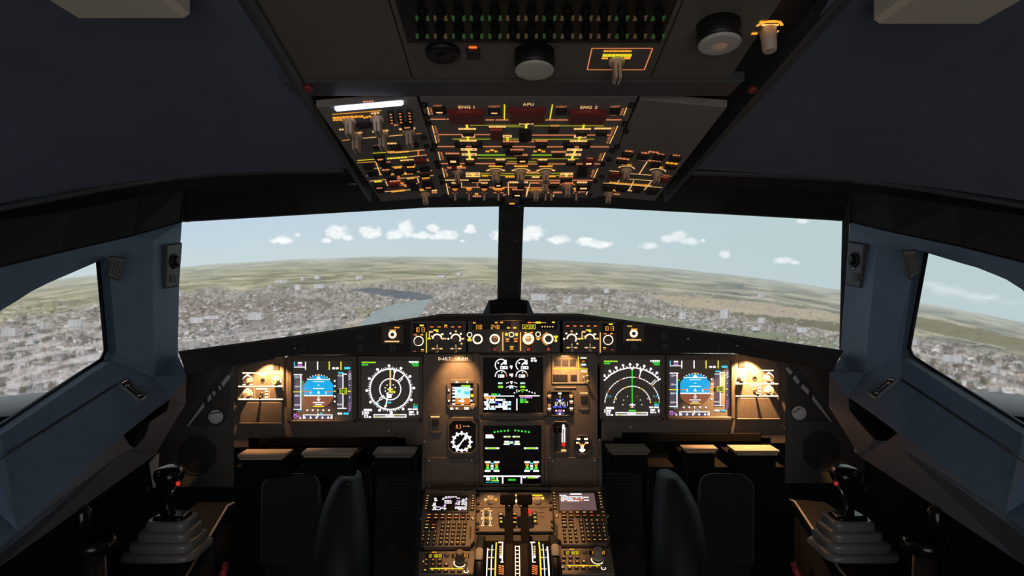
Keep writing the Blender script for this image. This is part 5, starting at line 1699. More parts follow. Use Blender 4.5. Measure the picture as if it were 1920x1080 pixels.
def mcdu(label, k, right):
    """Keyboard and display unit; k maps its detail view to pixels."""
    def px(x, y): return k(x, y)
    t = Thing('keypad_display_unit', label, 'keypad unit', 'keypad units on the pedestal')
    if not right:
        out = [(94, 52), (706, 64), (704, 330), (690, 640), (690, 690), (640, 735), (636, 765), (66, 765), (62, 735), (22, 700), (40, 420), (72, 200)]
    else:
        out = [(22, 26), (612, 22), (640, 110), (690, 380), (740, 640), (720, 690), (700, 722), (705, 735), (150, 742), (140, 690), (92, 660), (62, 420), (30, 200)]
    mb = MB(PED)
    P_ = [PED.px(*px(*p)) for p in out]
    mb.slab(P_, 0.0, 0.012, 'panel_pale', 0.002); t.part('case', mb)
    S = [(172, 140), (606, 150), (602, 340), (160, 330)] if not right else [(112, 112), (545, 108), (582, 326), (134, 328)]
    sp = [PED.px(*px(*p)) for p in S]
    a0 = (sp[0][0] + sp[3][0]) / 2; a1 = (sp[1][0] + sp[2][0]) / 2; b1 = (sp[0][1] + sp[1][1]) / 2; b0 = (sp[2][1] + sp[3][1]) / 2
    mb = MB(PED); mb.frame(rrect(a0 - 0.006, b0 - 0.006, a1 + 0.006, b1 + 0.008, 0.004), rrect(a0, b0, a1, b1, 0.002), 0.010, 0.015, 'panel_dark', 0.001); t.part('bezel', mb)
    mb = MB(PED); mb.slab(rrect(a0, b0, a1, b1), 0.011, 0.0125, 'glass_black' if not right else 'e_lcd', 0); t.part('screen', mb)
    mb = MB(PED); H = 0.0129
    W_, H_ = a1 - a0, b1 - b0

    def bar(u0, v0, u1, v1, m='e_white'): mb.flat(rrect(a0 + u0 * W_, b0 + v0 * H_, a0 + u1 * W_, b0 + v1 * H_), H, m)
    r = random.Random(3)
    if not right:
        for i in range(11):
            v = 0.93 - i * 0.082
            segs = [(0.35, 0.68)] if i == 0 else [(0.03, 0.14 if i < 8 else 0.42), (0.26 if i < 3 else 0.34, 0.55 if i < 6 else 0.40), (0.66, 0.8), (0.82 if i < 8 else 0.74, 0.98)]
            for s0, s1 in segs:
                x = s0 + r.uniform(-0.02, 0.03)
                while x < s1 - 0.02:
                    w = min(r.uniform(0.03, 0.1), s1 - x)
                    if r.random() < 0.86: bar(x, v - 0.028, x + w, v + 0.03, 'e_white' if r.random() < 0.85 else 'e_magenta')
                    x += w + 0.012
    else:
        bar(0.32, 0.90, 0.64, 0.98)
        for i, (s0, s1) in enumerate(((0.02, 0.18), (0.06, 0.62), (0.05, 0.6), (0.04, 0.62), (0.05, 0.6))):
            v = 0.86 - i * 0.078
            x = s0
            while x < s1:
                w = r.uniform(0.03, 0.09); bar(x, v - 0.026, x + w, v + 0.03, 'e_white' if r.random() < 0.9 else 'e_salmon'); x += w + 0.012
        bar(0.68, 0.72, 0.83, 0.78); bar(0.68, 0.56, 0.83, 0.62)
    t.part('screen_text', mb)
    # line keys
    for i in range(6):
        for sd in (0, 1):
            a = a0 - 0.0125 if sd == 0 else a1 + 0.0125
            b = b1 - 0.004 - i * (b1 - b0) / 6.2
            mb = MB(PED); mb.slab(rrect(a - 0.0048, b - 0.0036, a + 0.0048, b + 0.0036, 0.001), 0.012, 0.0165, 'key', 0.0008); mb.flat(rrect(a - 0.0022, b - 0.0006, a + 0.0022, b + 0.0012), 0.0168, 'e_salmon' if sd == 0 and i == 3 else 'e_pale')
            t.part('line_key', mb)
    for i in range(5):
        mb = MB(PED); x = a0 + W_ * (0.12 + 0.185 * i)
        mb.slab(rrect(x, b1 + 0.019, x + W_ * 0.14, b1 + 0.022), 0.0121, 0.0126, 'black', 0); t.part('indicator', mb)
    # page keys and number keys in plane units measured from the detail view
    scx = W_ / (430 if not right else 435)                        # metres per detail pixel across
    X0 = a0 - (168 if not right else 124) * scx

    def A(x): return X0 + x * scx
    # rows run from the screen's lower edge down to the case's lower edge
    yb = 338 if not right else 327
    bot = PED.px(*px(350, 742 if not right else 712))[1]
    sy = (b0 - bot) / ((742 if not right else 712) - yb)

    def B(y): return b0 - (y - yb) * sy

    def key(x, y, w, hgt, txt=None, col='e_amber', round_=False):
        mb = MB(PED)
        a, b = A(x), B(y)
        if round_:
            mb.lathe(a, b, [(w * scx / 2, 0.012), (w * scx / 2, 0.015), (w * scx * 0.4, 0.0162)], 'key', 12)
        else:
            mb.slab(rrect(a - w * scx / 2, b - hgt * sy / 2, a + w * scx / 2, b + hgt * sy / 2, 0.001), 0.012, 0.0162, 'key', 0.0008)
        if txt and len(txt) == 1:
            vs, fs = GL[txt]
            xs = [p[0] for p in vs]; mx = (min(xs) + max(xs)) / 2
            g = 0.0062
            j = mb.add(PED.W(a + (p[0] - mx) * g, b + (p[1] - 0.36) * g, 0.0166) for p in vs)
            for f in fs: mb.face([j + q for q in f], col)
        elif txt:
            mb.flat(rrect(a - w * scx * 0.3, b - 0.0009, a + w * scx * 0.3, b + 0.0011), 0.0166, col)
        t.part('key', mb)
    dy = 0 if not right else -32
    sh = 0 if not right else 6
    rr_ = random.Random(9)
    for i, x in enumerate((158, 240, 318, 398, 478, 556)):
        key(x + sh, 392 + dy, 62, 26, None if i == 5 else 'word', 'e_orange' if right and i in (0, 1, 4) else ('e_amber' if i < 2 else 'e_pale'))
        key(x + sh, 432 + dy, 62, 28, 'word', 'e_orange' if i > 1 else 'e_amber')
    key(618 + sh, 390 + dy, 30, 24, 'word', 'e_amber'); key(618 + sh, 432 + dy, 30, 24, 'word', 'e_salmon')
    for j, y in enumerate((474, 516, 556)):
        key(150 + sh, y + dy, 58, 28, 'word', 'e_ochre' if j == 0 else 'e_pale'); key(228 + sh, y + dy, 58, 28, None if j == 0 else 'word', 'e_orange' if j == 1 else 'e_pale')
    for r_ in range(6):
        for c_ in range(5):
            i = r_ * 5 + c_
            lit = (right and ((c_ == 4 and r_ == 0) or (c_ == 3 and r_ in (2, 3)) or (c_ == 2 and r_ == 4))) or (not right and ((c_ == 3 and r_ in (2, 3)) or (c_ == 2 and r_ == 4) or (c_ == 4 and r_ == 0)))
            tx = ALPHA[i] if i < 26 else 'word'
            key(335 + sh * 3 + c_ * 63, 492 + dy + r_ * 47, 44, 36, tx, 'e_ochre' if lit else ('e_pale' if i < 26 else 'e_amber'))
    for r_ in range(4):
        for c_ in range(3):
            tx = '123456789.0/'[r_ * 3 + c_]
            key(128 + sh * 3 + c_ * 64, 604 + dy + r_ * 44, 36, 30, tx, 'e_pale', True)
    # side slots and fasteners
    for x in (66, 655):
        mb = MB(PED); mb.slab(rrect(A(x) - 0.0022, B(670 + dy), A(x) + 0.0022, B(530 + dy)), 0.012, 0.0125, 'black', 0); t.part('slot', mb)
    for x in (72, 672):
        mb = MB(PED); mb.lathe(A(x), B(432 + dy), [(0.0045, 0.012), (0.0045, 0.0135), (0.003, 0.0148), (0.0026, 0.0138)], 'steel', 12); t.part('fastener', mb)
    t.done()


K6 = lambda x, y: (785 + x / 6.545, 915 + y / 6.545)
K7 = lambda x, y: (1030 + x / 6.545, 915 + y / 6.545)
mcdu('keypad unit left of the thrust levers, its screen full of white text', K6, False)
mcdu('keypad unit right of the thrust levers, its screen half empty and pinkish', K7, True)


def radio(label, k, right):
    t = Thing('radio_panel', label, 'radio panel', 'radio panels on the pedestal')
    X = lambda x, y: k(x, y)
    o = [(10, 805), (690, 800), (700, 1090), (0, 1090)] if not right else [(130, 770), (740, 765), (800, 1090), (150, 1090)]
    mb = MB(PED); mb.slab([PED.px(*X(*p)) for p in o], 0, 0.008, 'panel_pale', 0.0015); t.part('plate', mb)
    H = 0.0085
    ox, oy = (0, 0) if not right else (78, -36)
    mb = MB(PED)
    for x0, x1 in ((95, 300), (405, 620)):
        mb.prect(*X(x0 + ox, 838 + oy), *X(x1 + ox, 892 + oy), 0.008, 0.0083, 'glass_black', 0)
    mb.digits(*X(108 + ox, 848 + oy), *X(290 + ox, 886 + oy), '121800', 'e_yellow', 0.0088, 0.17)
    mb.digits(*X(425 + ox, 846 + oy), *X(604 + ox, 882 + oy), '121800', 'e_amber', 0.0088, 0.17)
    t.part('frequency_readout', mb)
    mb = MB(PED)
    mb.rect(*X(164 + ox, 815 + oy), *X(222 + ox, 826 + oy), 'e_amber', H); mb.rect(*X(466 + ox, 808 + oy), *X(562 + ox, 820 + oy), 'e_amber', H)
    mb.rect(*X(140 + ox, 1016 + oy), *X(548 + ox, 1026 + oy), 'e_yellow', H)
    mb.rect(*X(300 + ox, 1012 + oy), *X(382 + ox, 1030 + oy), 'e_amber', H)
    a, b = PED.px(*X(510 + ox, 945 + oy)); mb.arc(a, b, 0.0125, 0.0148, H, 'e_ring', 165, 375)
    a, b = PED.px(*X(584 + ox, 1052 + oy)); mb.arc(a, b, 0.0035, 0.0055, H, 'e_ring', 120, 400)
    t.part('lit_legend', mb)
    mb = MB(PED); mb.plathe(*X(510 + ox, 930 + oy), [(0.0115, 0.008), (0.0115, 0.016), (0.0098, 0.018), (0.0092, 0.034), (0.0075, 0.037)], 'knob_dark' if not right else 'wheel_grey', 22); t.part('knob', mb)
    mb = MB(PED); mb.plathe(*X(350 + ox, 856 + oy), [(0.007, 0.008), (0.007, 0.0095), (0.005, 0.0095), (0.0045, 0.012), (0.003, 0.0125)], 'knob_dark', 16); t.part('push_button', mb)
    r = random.Random(4)
    for y, xs in ((925, (98, 180, 264)), (982, (94, 178, 262, 342)), (1055, (82, 170, 252, 336, 420, 505))):
        for x in xs:
            mb = MB(PED); x0, y0 = X(x - 26 + ox, y - 14 + oy); x1, y1 = X(x + 26 + ox, y + 14 + oy)
            mb.prect(x0, y0, x1, y1, 0.008, 0.012, 'key', 0.0008); mb.rect(x0 + 2, y0 + 1.2, x1 - 2, y1 - 1.5, 'e_salmon' if r.random() < 0.5 else 'e_pale', 0.0124)
            t.part('button', mb)
    mb = MB(PED); mb.disc(*X((62 if not right else 180) + ox, (934 if not right else 928) + oy), 1.5, 'e_yellow' if not right else 'e_white', H); t.part('indicator', mb)
    t.part('toggle', toggle(PED, *X(584 + ox, 1030 + oy), 0.018, (0, 0.4), 0.008))
    t.done()


radio('radio panel with amber figures, left of the thrust levers', K6, False)
radio('radio panel with amber figures, right of the thrust levers', K7, True)

# switching panel between the two keypads
K5 = lambda x, y: (885 + x / 6.545, 915 + y / 6.545)
t = Thing('switching_panel', 'brown switching panel with rotary knobs between the two keypad units', 'switch panel')
mb = MB(PED); mb.slab([PED.px(*K5(*p)) for p in ((55, 72), (985, 72), (1000, 560), (50, 560))], 0, 0.006, 'panel_pale', 0.0015); t.part('plate', mb)
mb = MB(PED); mb.line(*K5(58, 262), *K5(985, 258), 1.4, 'black', 0.0064); mb.line(*K5(58, 560), *K5(985, 555), 1.6, 'black', 0.0064); t.part('seam', mb)
mb = MB(PED); H = 0.0066
def r5(x0, y0, x1, y1, m): mb.rect(*K5(x0, y0), *K5(x1, y1), m, H)
r5(190, 118, 262, 132, 'e_pale'); r5(150, 152, 200, 168, 'e_pale'); r5(152, 165, 172, 185, 'e_pale'); r5(276, 152, 308, 180, 'e_amber')
r5(740, 106, 865, 122, 'e_yellow'); r5(744, 140, 772, 168, 'e_amber'); r5(850, 134, 885, 165, 'e_yellow')
r5(148, 270, 215, 284, 'e_pale')
for y in (305, 405, 485): r5(110, y - 8, 150, y + 8, 'e_pale'); r5(204, y - 8, 248, y + 8, 'e_pale')
r5(112, 380, 158, 394, 'e_pale'); r5(204, 378, 246, 392, 'e_pale')
for y in (348, 448):
    a, b = PED.px(*K5(180, y)); mb.arc(a, b, 0.0085, 0.0105, H, 'e_ring', -40, 40); mb.arc(a, b, 0.0085, 0.0105, H, 'e_ring', 140, 220)
for y in (275, 325, 378): r5(815, y - 2, 888, y + 2, 'black')
t.part('lit_legend', mb)
for x, y in ((232, 195), (805, 195), (182, 335), (182, 445)):
    r = 55 if y < 200 else 30
    t.part('knob', knob(PED, *K5(x, y), r / 6.545 * 0.8, 0.014, 'knob', 0.006, 90))
for x, y, c in ((355, 357, 'e_pale'), (356, 408, 'e_pale'), (358, 455, 'e_amber'), (525, 353, 'e_amber'), (526, 404, 'e_orange'), (524, 457, 'e_pale'), (766, 347, 'e_salmon'), (770, 397, 'e_amber'), (774, 447, 'e_amber')):
    x0, y0 = K5(x - 30, y - 22); x1, y1 = K5(x + 30, y + 22)
    mb = MB(PED); mb.prect(x0, y0, x1, y1, 0.006, 0.010, 'key', 0.0008); mb.rect(*K5(x - 16, y - 6), *K5(x + 16, y + 8), c, 0.0104)
    if c == 'e_amber' and y > 440: mb.rect(*K5(x - 14, y - 14), *K5(x + 14, y - 6), 'e_lime', 0.0104)
    t.part('button', mb)
for x, y in ((40, 105), (78, 115), (78, 222), (75, 310), (70, 465), (70, 530), (985, 90), (960, 205), (965, 290), (985, 440), (990, 510)):
    mb = MB(PED); mb.plathe(*K5(x, y), [(0.0042, 0.004), (0.0042, 0.009), (0.003, 0.010)], 'black', 10); t.part('fastener', mb)
t.done()

# ------------------------------------------------------------------ thrust lever quadrant: a drum with lit scales
DC = V((0, 1.50, CAMZ - 0.715)); DR = 0.137


class Drum:
    """Same interface as Fr: a along the axis, b along the arc (0 at the silhouette), h outwards."""
    t0 = math.radians(64)

    def W(s, a, b, h=0.0):
        t = s.t0 - b / DR * -1.0
        r = DR + h
        return V((a, DC.y + r * math.cos(t), DC.z + r * math.sin(t)))

    def px(s, x, y):
        d = V(((x - 960) / FPX, 1.0, (540 - y) / FPX)); e = V((0, 0, CAMZ))
        # nearest hit on the cylinder; past the silhouette, the tangent point
        A_ = d.y ** 2 + d.z ** 2; f = e - DC
        Bq = d.y * f.y + d.z * f.z; Cq = f.y ** 2 + f.z ** 2 - DR ** 2
        disc = max(Bq * Bq - A_ * Cq, 0.0)
        k = (-Bq - math.sqrt(disc)) / A_
        p = e + d * k
        t = math.atan2(p.z - DC.z, p.y - DC.y)
        return p.x, -(t - s.t0) * DR * -1.0

    def scale(s, x, y): return abs(s.px(x + 0.5, y)[0] - s.px(x - 0.5, y)[0])


DF = Drum()
t = Thing('thrust_quadrant', 'curved black thrust quadrant with lit white, yellow and cyan scales', 'thrust quadrant')
mb = MB()
x0, x1 = U(909.5, 1030, 1.5).x, U(1031.5, 1030, 1.5).x
N = 40
ra = []; rb = []
for i in range(N + 1):
    a = math.radians(20 + 150 * i / N)
    ra.append((x0, DC.y + DR * math.cos(a), DC.z + DR * math.sin(a))); rb.append((x1, DC.y + DR * math.cos(a), DC.z + DR * math.sin(a)))
i0 = mb.add(ra); i1 = mb.add(rb)
for k in range(N): mb.face((i0 + k, i1 + k, i1 + k + 1, i0 + k + 1), 'lever_black', True)
mb.face([i0 + k for k in range(N + 1)], 'cover_black'); mb.face([i1 + k for k in reversed(range(N + 1))], 'cover_black')
t.part('drum', mb)


def strip(mb, xa, xb, y0, y1, m, h=0.0008):
    """A strip that follows the drum between two picture heights, constant in width."""
    a0 = DF.px(xa, y1)[0]; a1 = DF.px(xb, y1)[0]
    b0 = DF.px(xa, y0)[1]; b1 = DF.px(xa, y1)[1] - (0.06 if y1 >= 1079 else 0)
    if y1 >= 1079: b1 = DF.px(xa, 1079)[1] + (0.05 if DF.px(xa, 1079)[1] > b0 else -0.05)
    n = 10
    j = [mb.add([DF.W(a0, b0 + (b1 - b0) * i / n, h), DF.W(a1, b0 + (b1 - b0) * i / n, h)]) for i in range(n + 1)]
    for i in range(n): mb.face((j[i], j[i] + 1, j[i + 1] + 1, j[i + 1]), m)


KX = lambda x: 885 + x / 6.545
KY = lambda y: 915 + y / 6.545
mb = MB(DF)
for xa, xb, y0, m in ((172, 186, 740, 'e_white'), (226, 240, 700, 'e_pale_sky'), (276, 294, 672, 'e_yellow'), (362, 378, 668, 'e_white'), (738, 752, 668, 'e_white'), (836, 856, 665, 'e_yellow'), (886, 900, 690, 'e_pale_sky'), (936, 956, 722, 'e_white')):
    y1 = 915 if m == 'e_white' and 300 < xa < 760 else 1080
    strip(mb, KX(xa), KX(xb), KY(y0), KY(y1), m)
for xa, xb in ((528, 538), (580, 592)): strip(mb, KX(xa), KX(xb), KY(712), 1080, 'e_ring')
for k in range(9):
    y = 716 + k * 47
    if KY(y + 12) < 1080: strip(mb, KX(536), KX(584), KY(y), KY(y + 11), 'e_ring')
for y in (756, 850, 990):
    for xa, xb in ((196, 226), (246, 268), (846, 880), (898, 916)): strip(mb, KX(xa), KX(xb), KY(y), KY(y + 12), 'e_pale')
for xa in (322, 716): strip(mb, KX(xa), KX(xa + 60), KY(664), KY(680), 'e_ring'); strip(mb, KX(xa + 26), KX(xa + 66), KY(905), KY(918), 'e_white')
for xa in (336, 756):
    for y in (715, 745, 775, 805): strip(mb, KX(xa), KX(xa + 24), KY(y), KY(y + 20), 'e_pale')
    strip(mb, KX(xa), KX(xa + 26), KY(830), KY(866), 'e_white')
for xa in (326, 738):
    for k in range(5):
        y = 950 + k * 24
        strip(mb, KX(xa), KX(xa + 30), KY(y), KY(y + 13), 'e_orange'); strip(mb, KX(xa + 34), KX(xa + 66), KY(y + 6), KY(y + 18), 'e_orange')
t.part('lit_scales', mb)
for xa, xb in ((412, 500), (606, 690)):
    mb = MB(DF); strip(mb, KX(xa), KX(xb), KY(690), 1080, 'slot_grey', 0.0012); t.part('lever_slot', mb)
t.done()
mb_ = None
for lab, xa, xb, gx0, gx1, s in (('left black thrust lever', 402, 508, 345, 535, -1), ('right black thrust lever with red button', 600, 696, 552, 742, 1)):
    t = Thing('thrust_lever', lab, 'thrust lever', 'thrust levers')
    mb = MB()
    xl, xr = U(KX(xa), 1015, 1.55).x, U(KX(xb), 1015, 1.55).x
    b = U(960, KY(705), 1.50); b2 = U(960, KY(705), 1.53); tp = U(960, KY(200), 1.60); tp2 = U(960, KY(180), 1.625)
    def ln(x, p): return V((x, p.y, p.z))
    mb.solid([ln(xl, b), ln(xr, b), ln(xr, tp), ln(xl, tp)], [ln(xl, b2), ln(xr, b2), ln(xr, tp2), ln(xl, tp2)], 'lever_black')
    t.part('shaft', mb)
    mb = MB(Fr(U(960, KY(140), 1.595), (1, 0, 0), (0, 0.3, 1)))
    mb.prect(KX(gx0), KY(78), KX(gx1), KY(208), -0.03, 0.0, 'lever_black', 0.003, 0.004)
    t.part('grip', mb)
    mb = MB(); c = U(KX(540 if s > 0 else 455), KY(222), 1.585)
    mb.tube([c + V((-0.004 + 0.012 * (1 if s > 0 else 0), 0, 0)), c + V((0.004 + 0.012 * (1 if s > 0 else 0), 0, 0))], 0.0025, 'steel', 8); t.part('pin', mb)
    if s > 0:
        mb = MB(Fr(U(960, 960, 1.56), (1, 0, 0), (0, 0.3, 1))); mb.prect(KX(692), KY(264), KX(724), KY(316), -0.02, 0.0, 'e_red', 0.001); t.part('button', mb, label='red lit button')
        mb = MB(Fr(U(960, KY(140), 1.594), (1, 0, 0), (0, 0.3, 1)))
        mb.rect(KX(530), KY(76), KX(552), KY(98), 'e_pale', 0.0005); mb.rect(KX(532), KY(142), KX(554), KY(176), 'e_ring', 0.0005); t.part('lit_mark', mb)
    t.done()
for lab, gx in (('black trim wheel with grey grip patch, left of the thrust quadrant', 102), ('black trim wheel with grey grip patch, right of the thrust quadrant', 1006)):
    t = Thing('trim_wheel', lab, 'trim wheel', 'trim wheels')
    xc = U(KX(gx), 1030, 1.5).x; w = 0.009
    mb = MB(); R_ = 0.150; N = 48
    ri = [[(xc + dx, DC.y + rr * math.cos(2 * math.pi * i / N), DC.z + rr * math.sin(2 * math.pi * i / N)) for i in range(N)] for dx, rr in ((-w, R_ - 0.012), (-w, R_ - 0.003), (-w * 0.6, R_), (w * 0.6, R_), (w, R_ - 0.003), (w, R_ - 0.012))]
    J = [mb.add(r) for r in ri]
    for k in range(5):
        for i in range(N): mb.face((J[k] + i, J[k] + (i + 1) % N, J[k + 1] + (i + 1) % N, J[k + 1] + i), 'black', True)
    mb.face([J[0] + i for i in reversed(range(N))], 'black'); mb.face([J[5] + i for i in range(N)], 'black')
    t.part('rim', mb)
    # the grip patch sits where the picture shows it
    def ang(y):
        d = V((0, 1.0, (540 - y) / FPX)); e = V((0, 0, CAMZ)); f = e - DC
        A_ = d.y ** 2 + d.z ** 2; Bq = d.y * f.y + d.z * f.z; Cq = f.y ** 2 + f.z ** 2 - (R_ + 0.002) ** 2
        k = (-Bq - math.sqrt(max(Bq * Bq - A_ * Cq, 0))) / A_; p = e + d * k
        return math.atan2(p.z - DC.z, p.y - DC.y)
    y0, y1 = (735, 880) if gx < 500 else (690, 832)
    mb = MB(); a0, a1 = ang(KY(y0)), ang(KY(y1)); n = 8
    j = []
    for i in range(n + 1):
        a = a0 + (a1 - a0) * i / n
        ww = 0.0085 * (0.75 if i in (0, n) else 1)
        j.append(mb.add([(xc - ww, DC.y + (R_ + 0.0005) * math.cos(a), DC.z + (R_ + 0.0005) * math.sin(a)), (xc - ww * 0.7, DC.y + (R_ + 0.003) * math.cos(a), DC.z + (R_ + 0.003) * math.sin(a)), (xc + ww * 0.7, DC.y + (R_ + 0.003) * math.cos(a), DC.z + (R_ + 0.003) * math.sin(a)), (xc + ww, DC.y + (R_ + 0.0005) * math.cos(a), DC.z + (R_ + 0.0005) * math.sin(a))]))
    for i in range(n):
        for k in range(3): mb.face((j[i] + k, j[i] + k + 1, j[i + 1] + k + 1, j[i + 1] + k), 'wheel_grey')
    t.part('grip_patch', mb, label='grey grip patch')
    mb = MB()
    for k in range(3):
        a = math.radians(30 + 120 * k)
        p = V((xc, DC.y, DC.z)); mb.tube([p, p + V((0, 0.14 * math.cos(a), 0.14 * math.sin(a)))], 0.007, 'black', 6)
    t.part('spoke', mb)
    t.done()
# ================================================================== overhead panel
OV = Fr(V((0, 1.50, CAMZ + 0.217)), (1, 0, 0), (0, -0.984, 0.178))
aL = OV.px(784, 184)[0]; aR = OV.px(1195, 190)[0]
oL = OV.W(aL, OV.px(784, 184)[1]); oR = OV.W(aR, OV.px(1195, 190)[1])
OL = Fr(oL, (0.996, 0, 0.09), OV.v)
OR_ = Fr(oR, (0.996, 0, -0.09), OV.v)

t = Thing('overhead_surround', 'long dark frame with side rails around the overhead panels', 'overhead frame')
mb = MB()
# rails: straight bars along both sides
for X in ((453, 492, 576, 690, 681), (1589, 1519, 1414, 1251, 1262)):
    s = 1 if X[0] < 960 else -1
    o0 = OV.px(X[0], 0); o1 = OV.px(X[3], 372); i0 = OV.px(X[1], 0); i1 = OV.px(X[2], 145)
    oa, ob = o1, (o0[0] + (o0[0] - o1[0]) * 0.35, o0[1] + (o0[1] - o1[1]) * 0.35)
    w = 0.020
    d = ((ob[0] - oa[0]), (ob[1] - oa[1])); l = math.hypot(*d)
    nx = s
    mb2 = MB(OV)
    P_ = [oa, (oa[0] + s * w * 0.4, oa[1] + 0.0), (ob[0] + s * w * 1.15, ob[1]), ob]
    mb2.slab(P_, -0.05, 0.012, 'rail', 0.005)
    t.part('side_rail', mb2)
mb2 = MB(OV)
b0 = OV.px(960, 372)[1]; b1 = OV.px(960, 0)[1] + 0.22
aw = OV.px(690, 372)[0]
def edge_at(p, q, b): return p[0] + (q[0] - p[0]) * (b - p[1]) / (q[1] - p[1])
lp, lq, rp, rq_ = OV.px(688, 372), OV.px(453, 0), OV.px(1251, 372), OV.px(1589, 0)
mb2.slab([(edge_at(lp, lq, b0) - 0.012, b0), (edge_at(rp, rq_, b0) + 0.012, b0), (edge_at(rp, rq_, b1) + 0.12, b1), (edge_at(lp, lq, b1) - 0.12, b1)], -0.06, -0.02, 'header', 0)
t.part('back_plate', mb2)
mb2 = MB(OV)
bt, bb = OV.px(960, 148)[1], OV.px(960, 177)[1]
mb2.slab([(aw - 0.002, bb), (-aw + 0.002, bb), (-aw + 0.01, bt), (aw - 0.01, bt)], -0.012, 0.004, 'rail', 0.003)
t.part('cross_bar', mb2)
for x, y in ((578, 158), (1411, 161)):
    mb2 = MB(OV); mb2.plathe(x, y, [(0.008, 0.004), (0.008, 0.009), (0.005, 0.011)], 'guard_red', 12); t.part('latch_knob', mb2)
t.done()

H = 0.0008


def bar_knob(fr, x, y, w=0.0085, l=0.022, hh=0.024, m='knob', turn=0.0):
    """Skirted rotary selector with a bar grip and a dark index line."""
    mb = MB(fr)
    a, b = fr.px(x, y)
    mb.lathe(a, b, [(0.0115, 0), (0.0115, 0.006), (0.0095, 0.008)], m, 18)
    c, s = math.cos(math.radians(turn)), math.sin(math.radians(turn))
    R = lambda p: (a + p[0] * c - p[1] * s, b + p[0] * s + p[1] * c)
    mb.slab([R(p) for p in rrect(-w / 2, -l / 2, w / 2, l / 2, 0.003)], 0.0078, hh, m, 0.0012)
    mb.slab([R(p) for p in ((-0.0009, -l / 2 - 0.0004), (0.0009, -l / 2 - 0.0004), (0.0009, l / 2), (-0.0009, l / 2))], 0.012, hh + 0.0003, 'knob_line', 0)
    return mb


def ann(fr, x0, y0, x1, y1, m='black', hh=0.007, leg=None):
    """Square push button, seen from below."""
    mb = MB(fr)
    mb.prect(x0, y0, x1, y1, 0, hh, m, 0.001, 0.001)
    if leg:
        w = x1 - x0; g = y1 - y0
        mb.rect(x0 + w * 0.25, y0 + g * 0.3, x1 - w * 0.25, y0 + g * 0.55, leg, hh + 0.0003)
    return mb


# ------------------------------------------------------------------ centre column
k3 = lambda x, y: (790 + x / 5.27, 180 + y / 5.27)
k4 = lambda x, y: (970 + x / 5.268, 180 + y / 5.268)
t = Thing('overhead_centre_panel', 'middle overhead panel lettered ENG 1, APU and ENG 2 with lit amber flow lines', 'overhead panel')
mb = MB(OV)
c0, c1 = OV.px(960, 182)[1], OV.px(960, 371)[1]
mb.slab([(aL + 0.002, c1), (aR - 0.002, c1), (aR - 0.002, c0), (aL + 0.002, c0)], -0.012, 0, 'overhead', 0.001)
t.part('plate', mb)
mb = MB(OV)


def L3(x0, y0, x1, y1, m, k=k3): mb.rect(*k(x0, y0), *k(x1, y1), m, H)
def L4(x0, y0, x1, y1, m): L3(x0, y0, x1, y1, m, k4)
def V3(x, y0, x2, y1, m, w=1.6, k=k3): mb.line(*k(x, y0), *k(x2, y1), w, m, H)


# long lines: warm separators and olive flow lines across both halves
for y, xa, xb, m in ((378, 165, 685, 'e_salmon'), (497, 160, 1054, 'e_salmon'), (665, 195, 1054, 'e_salmon'), (828, 235, 680, 'e_pale'), (900, 265, 1054, 'e_salmon')): L3(xa, y - 4, xb, y + 4, m)
for y, xa, xb, m in ((383, 145, 930, 'e_salmon'), (499, 96, 905, 'e_salmon'), (668, 100, 820, 'e_salmon'), (830, 40, 745, 'e_salmon'), (905, 100, 240, 'e_salmon')): L4(xa, y - 4, xb, y + 4, m)
for y, xa, xb in ((286, 480, 975), (300, 840, 1010), (422, 310, 960), (580, 555, 910), (612, 555, 940), (645, 850, 965), (762, 580, 920), (782, 590, 920)): L3(xa, y - 3, xb, y + 4, 'e_olive' if y not in (580,) else 'e_lime')
for y, xa, xb in ((290, 160, 855), (424, 145, 760), (580, 140, 340), (616, 140, 610), (646, 70, 190), (760, 70, 440), (782, 70, 430)): L4(xa, y - 3, xb, y + 4, 'e_olive' if y != 580 else 'e_lime')
# T-shaped legends
for x0, x1, y, st, y2 in ((375, 522, 262, 450, 320), (400, 528, 396, 460, 440), (392, 548, 526, 470, 576), (400, 548, 576, 478, 622), (805, 892, 396, 852, 446), (970, 1054, 266, 1035, 315), (440, 580, 766, 512, 792)):
    L3(x0, y - 12, x1, y + 10, 'e_pale'); mb.rect(*k3(x0 + 14, y - 4), *k3(x0 + 40, y + 3), 'black', H + 0.0002); mb.rect(*k3(x1 - 44, y - 4), *k3(x1 - 14, y + 3), 'black', H + 0.0002)
    L3(st - 11, y, st + 11, y2, 'e_yellow')
for x0, x1, y, st, y2 in ((18, 160, 266, 88, 315), (592, 736, 264, 655, 320), (560, 682, 398, 612, 440), (492, 640, 528, 565, 576), (478, 628, 578, 545, 622), (425, 550, 768, 485, 795)):
    L4(x0, y - 12, x1, y + 10, 'e_pale'); mb.rect(*k4(x0 + 14, y - 4), *k4(x0 + 40, y + 3), 'black', H + 0.0002); mb.rect(*k4(x1 - 44, y - 4), *k4(x1 - 14, y + 3), 'black', H + 0.0002)
    L4(st - 11, y, st + 11, y2, 'e_yellow')
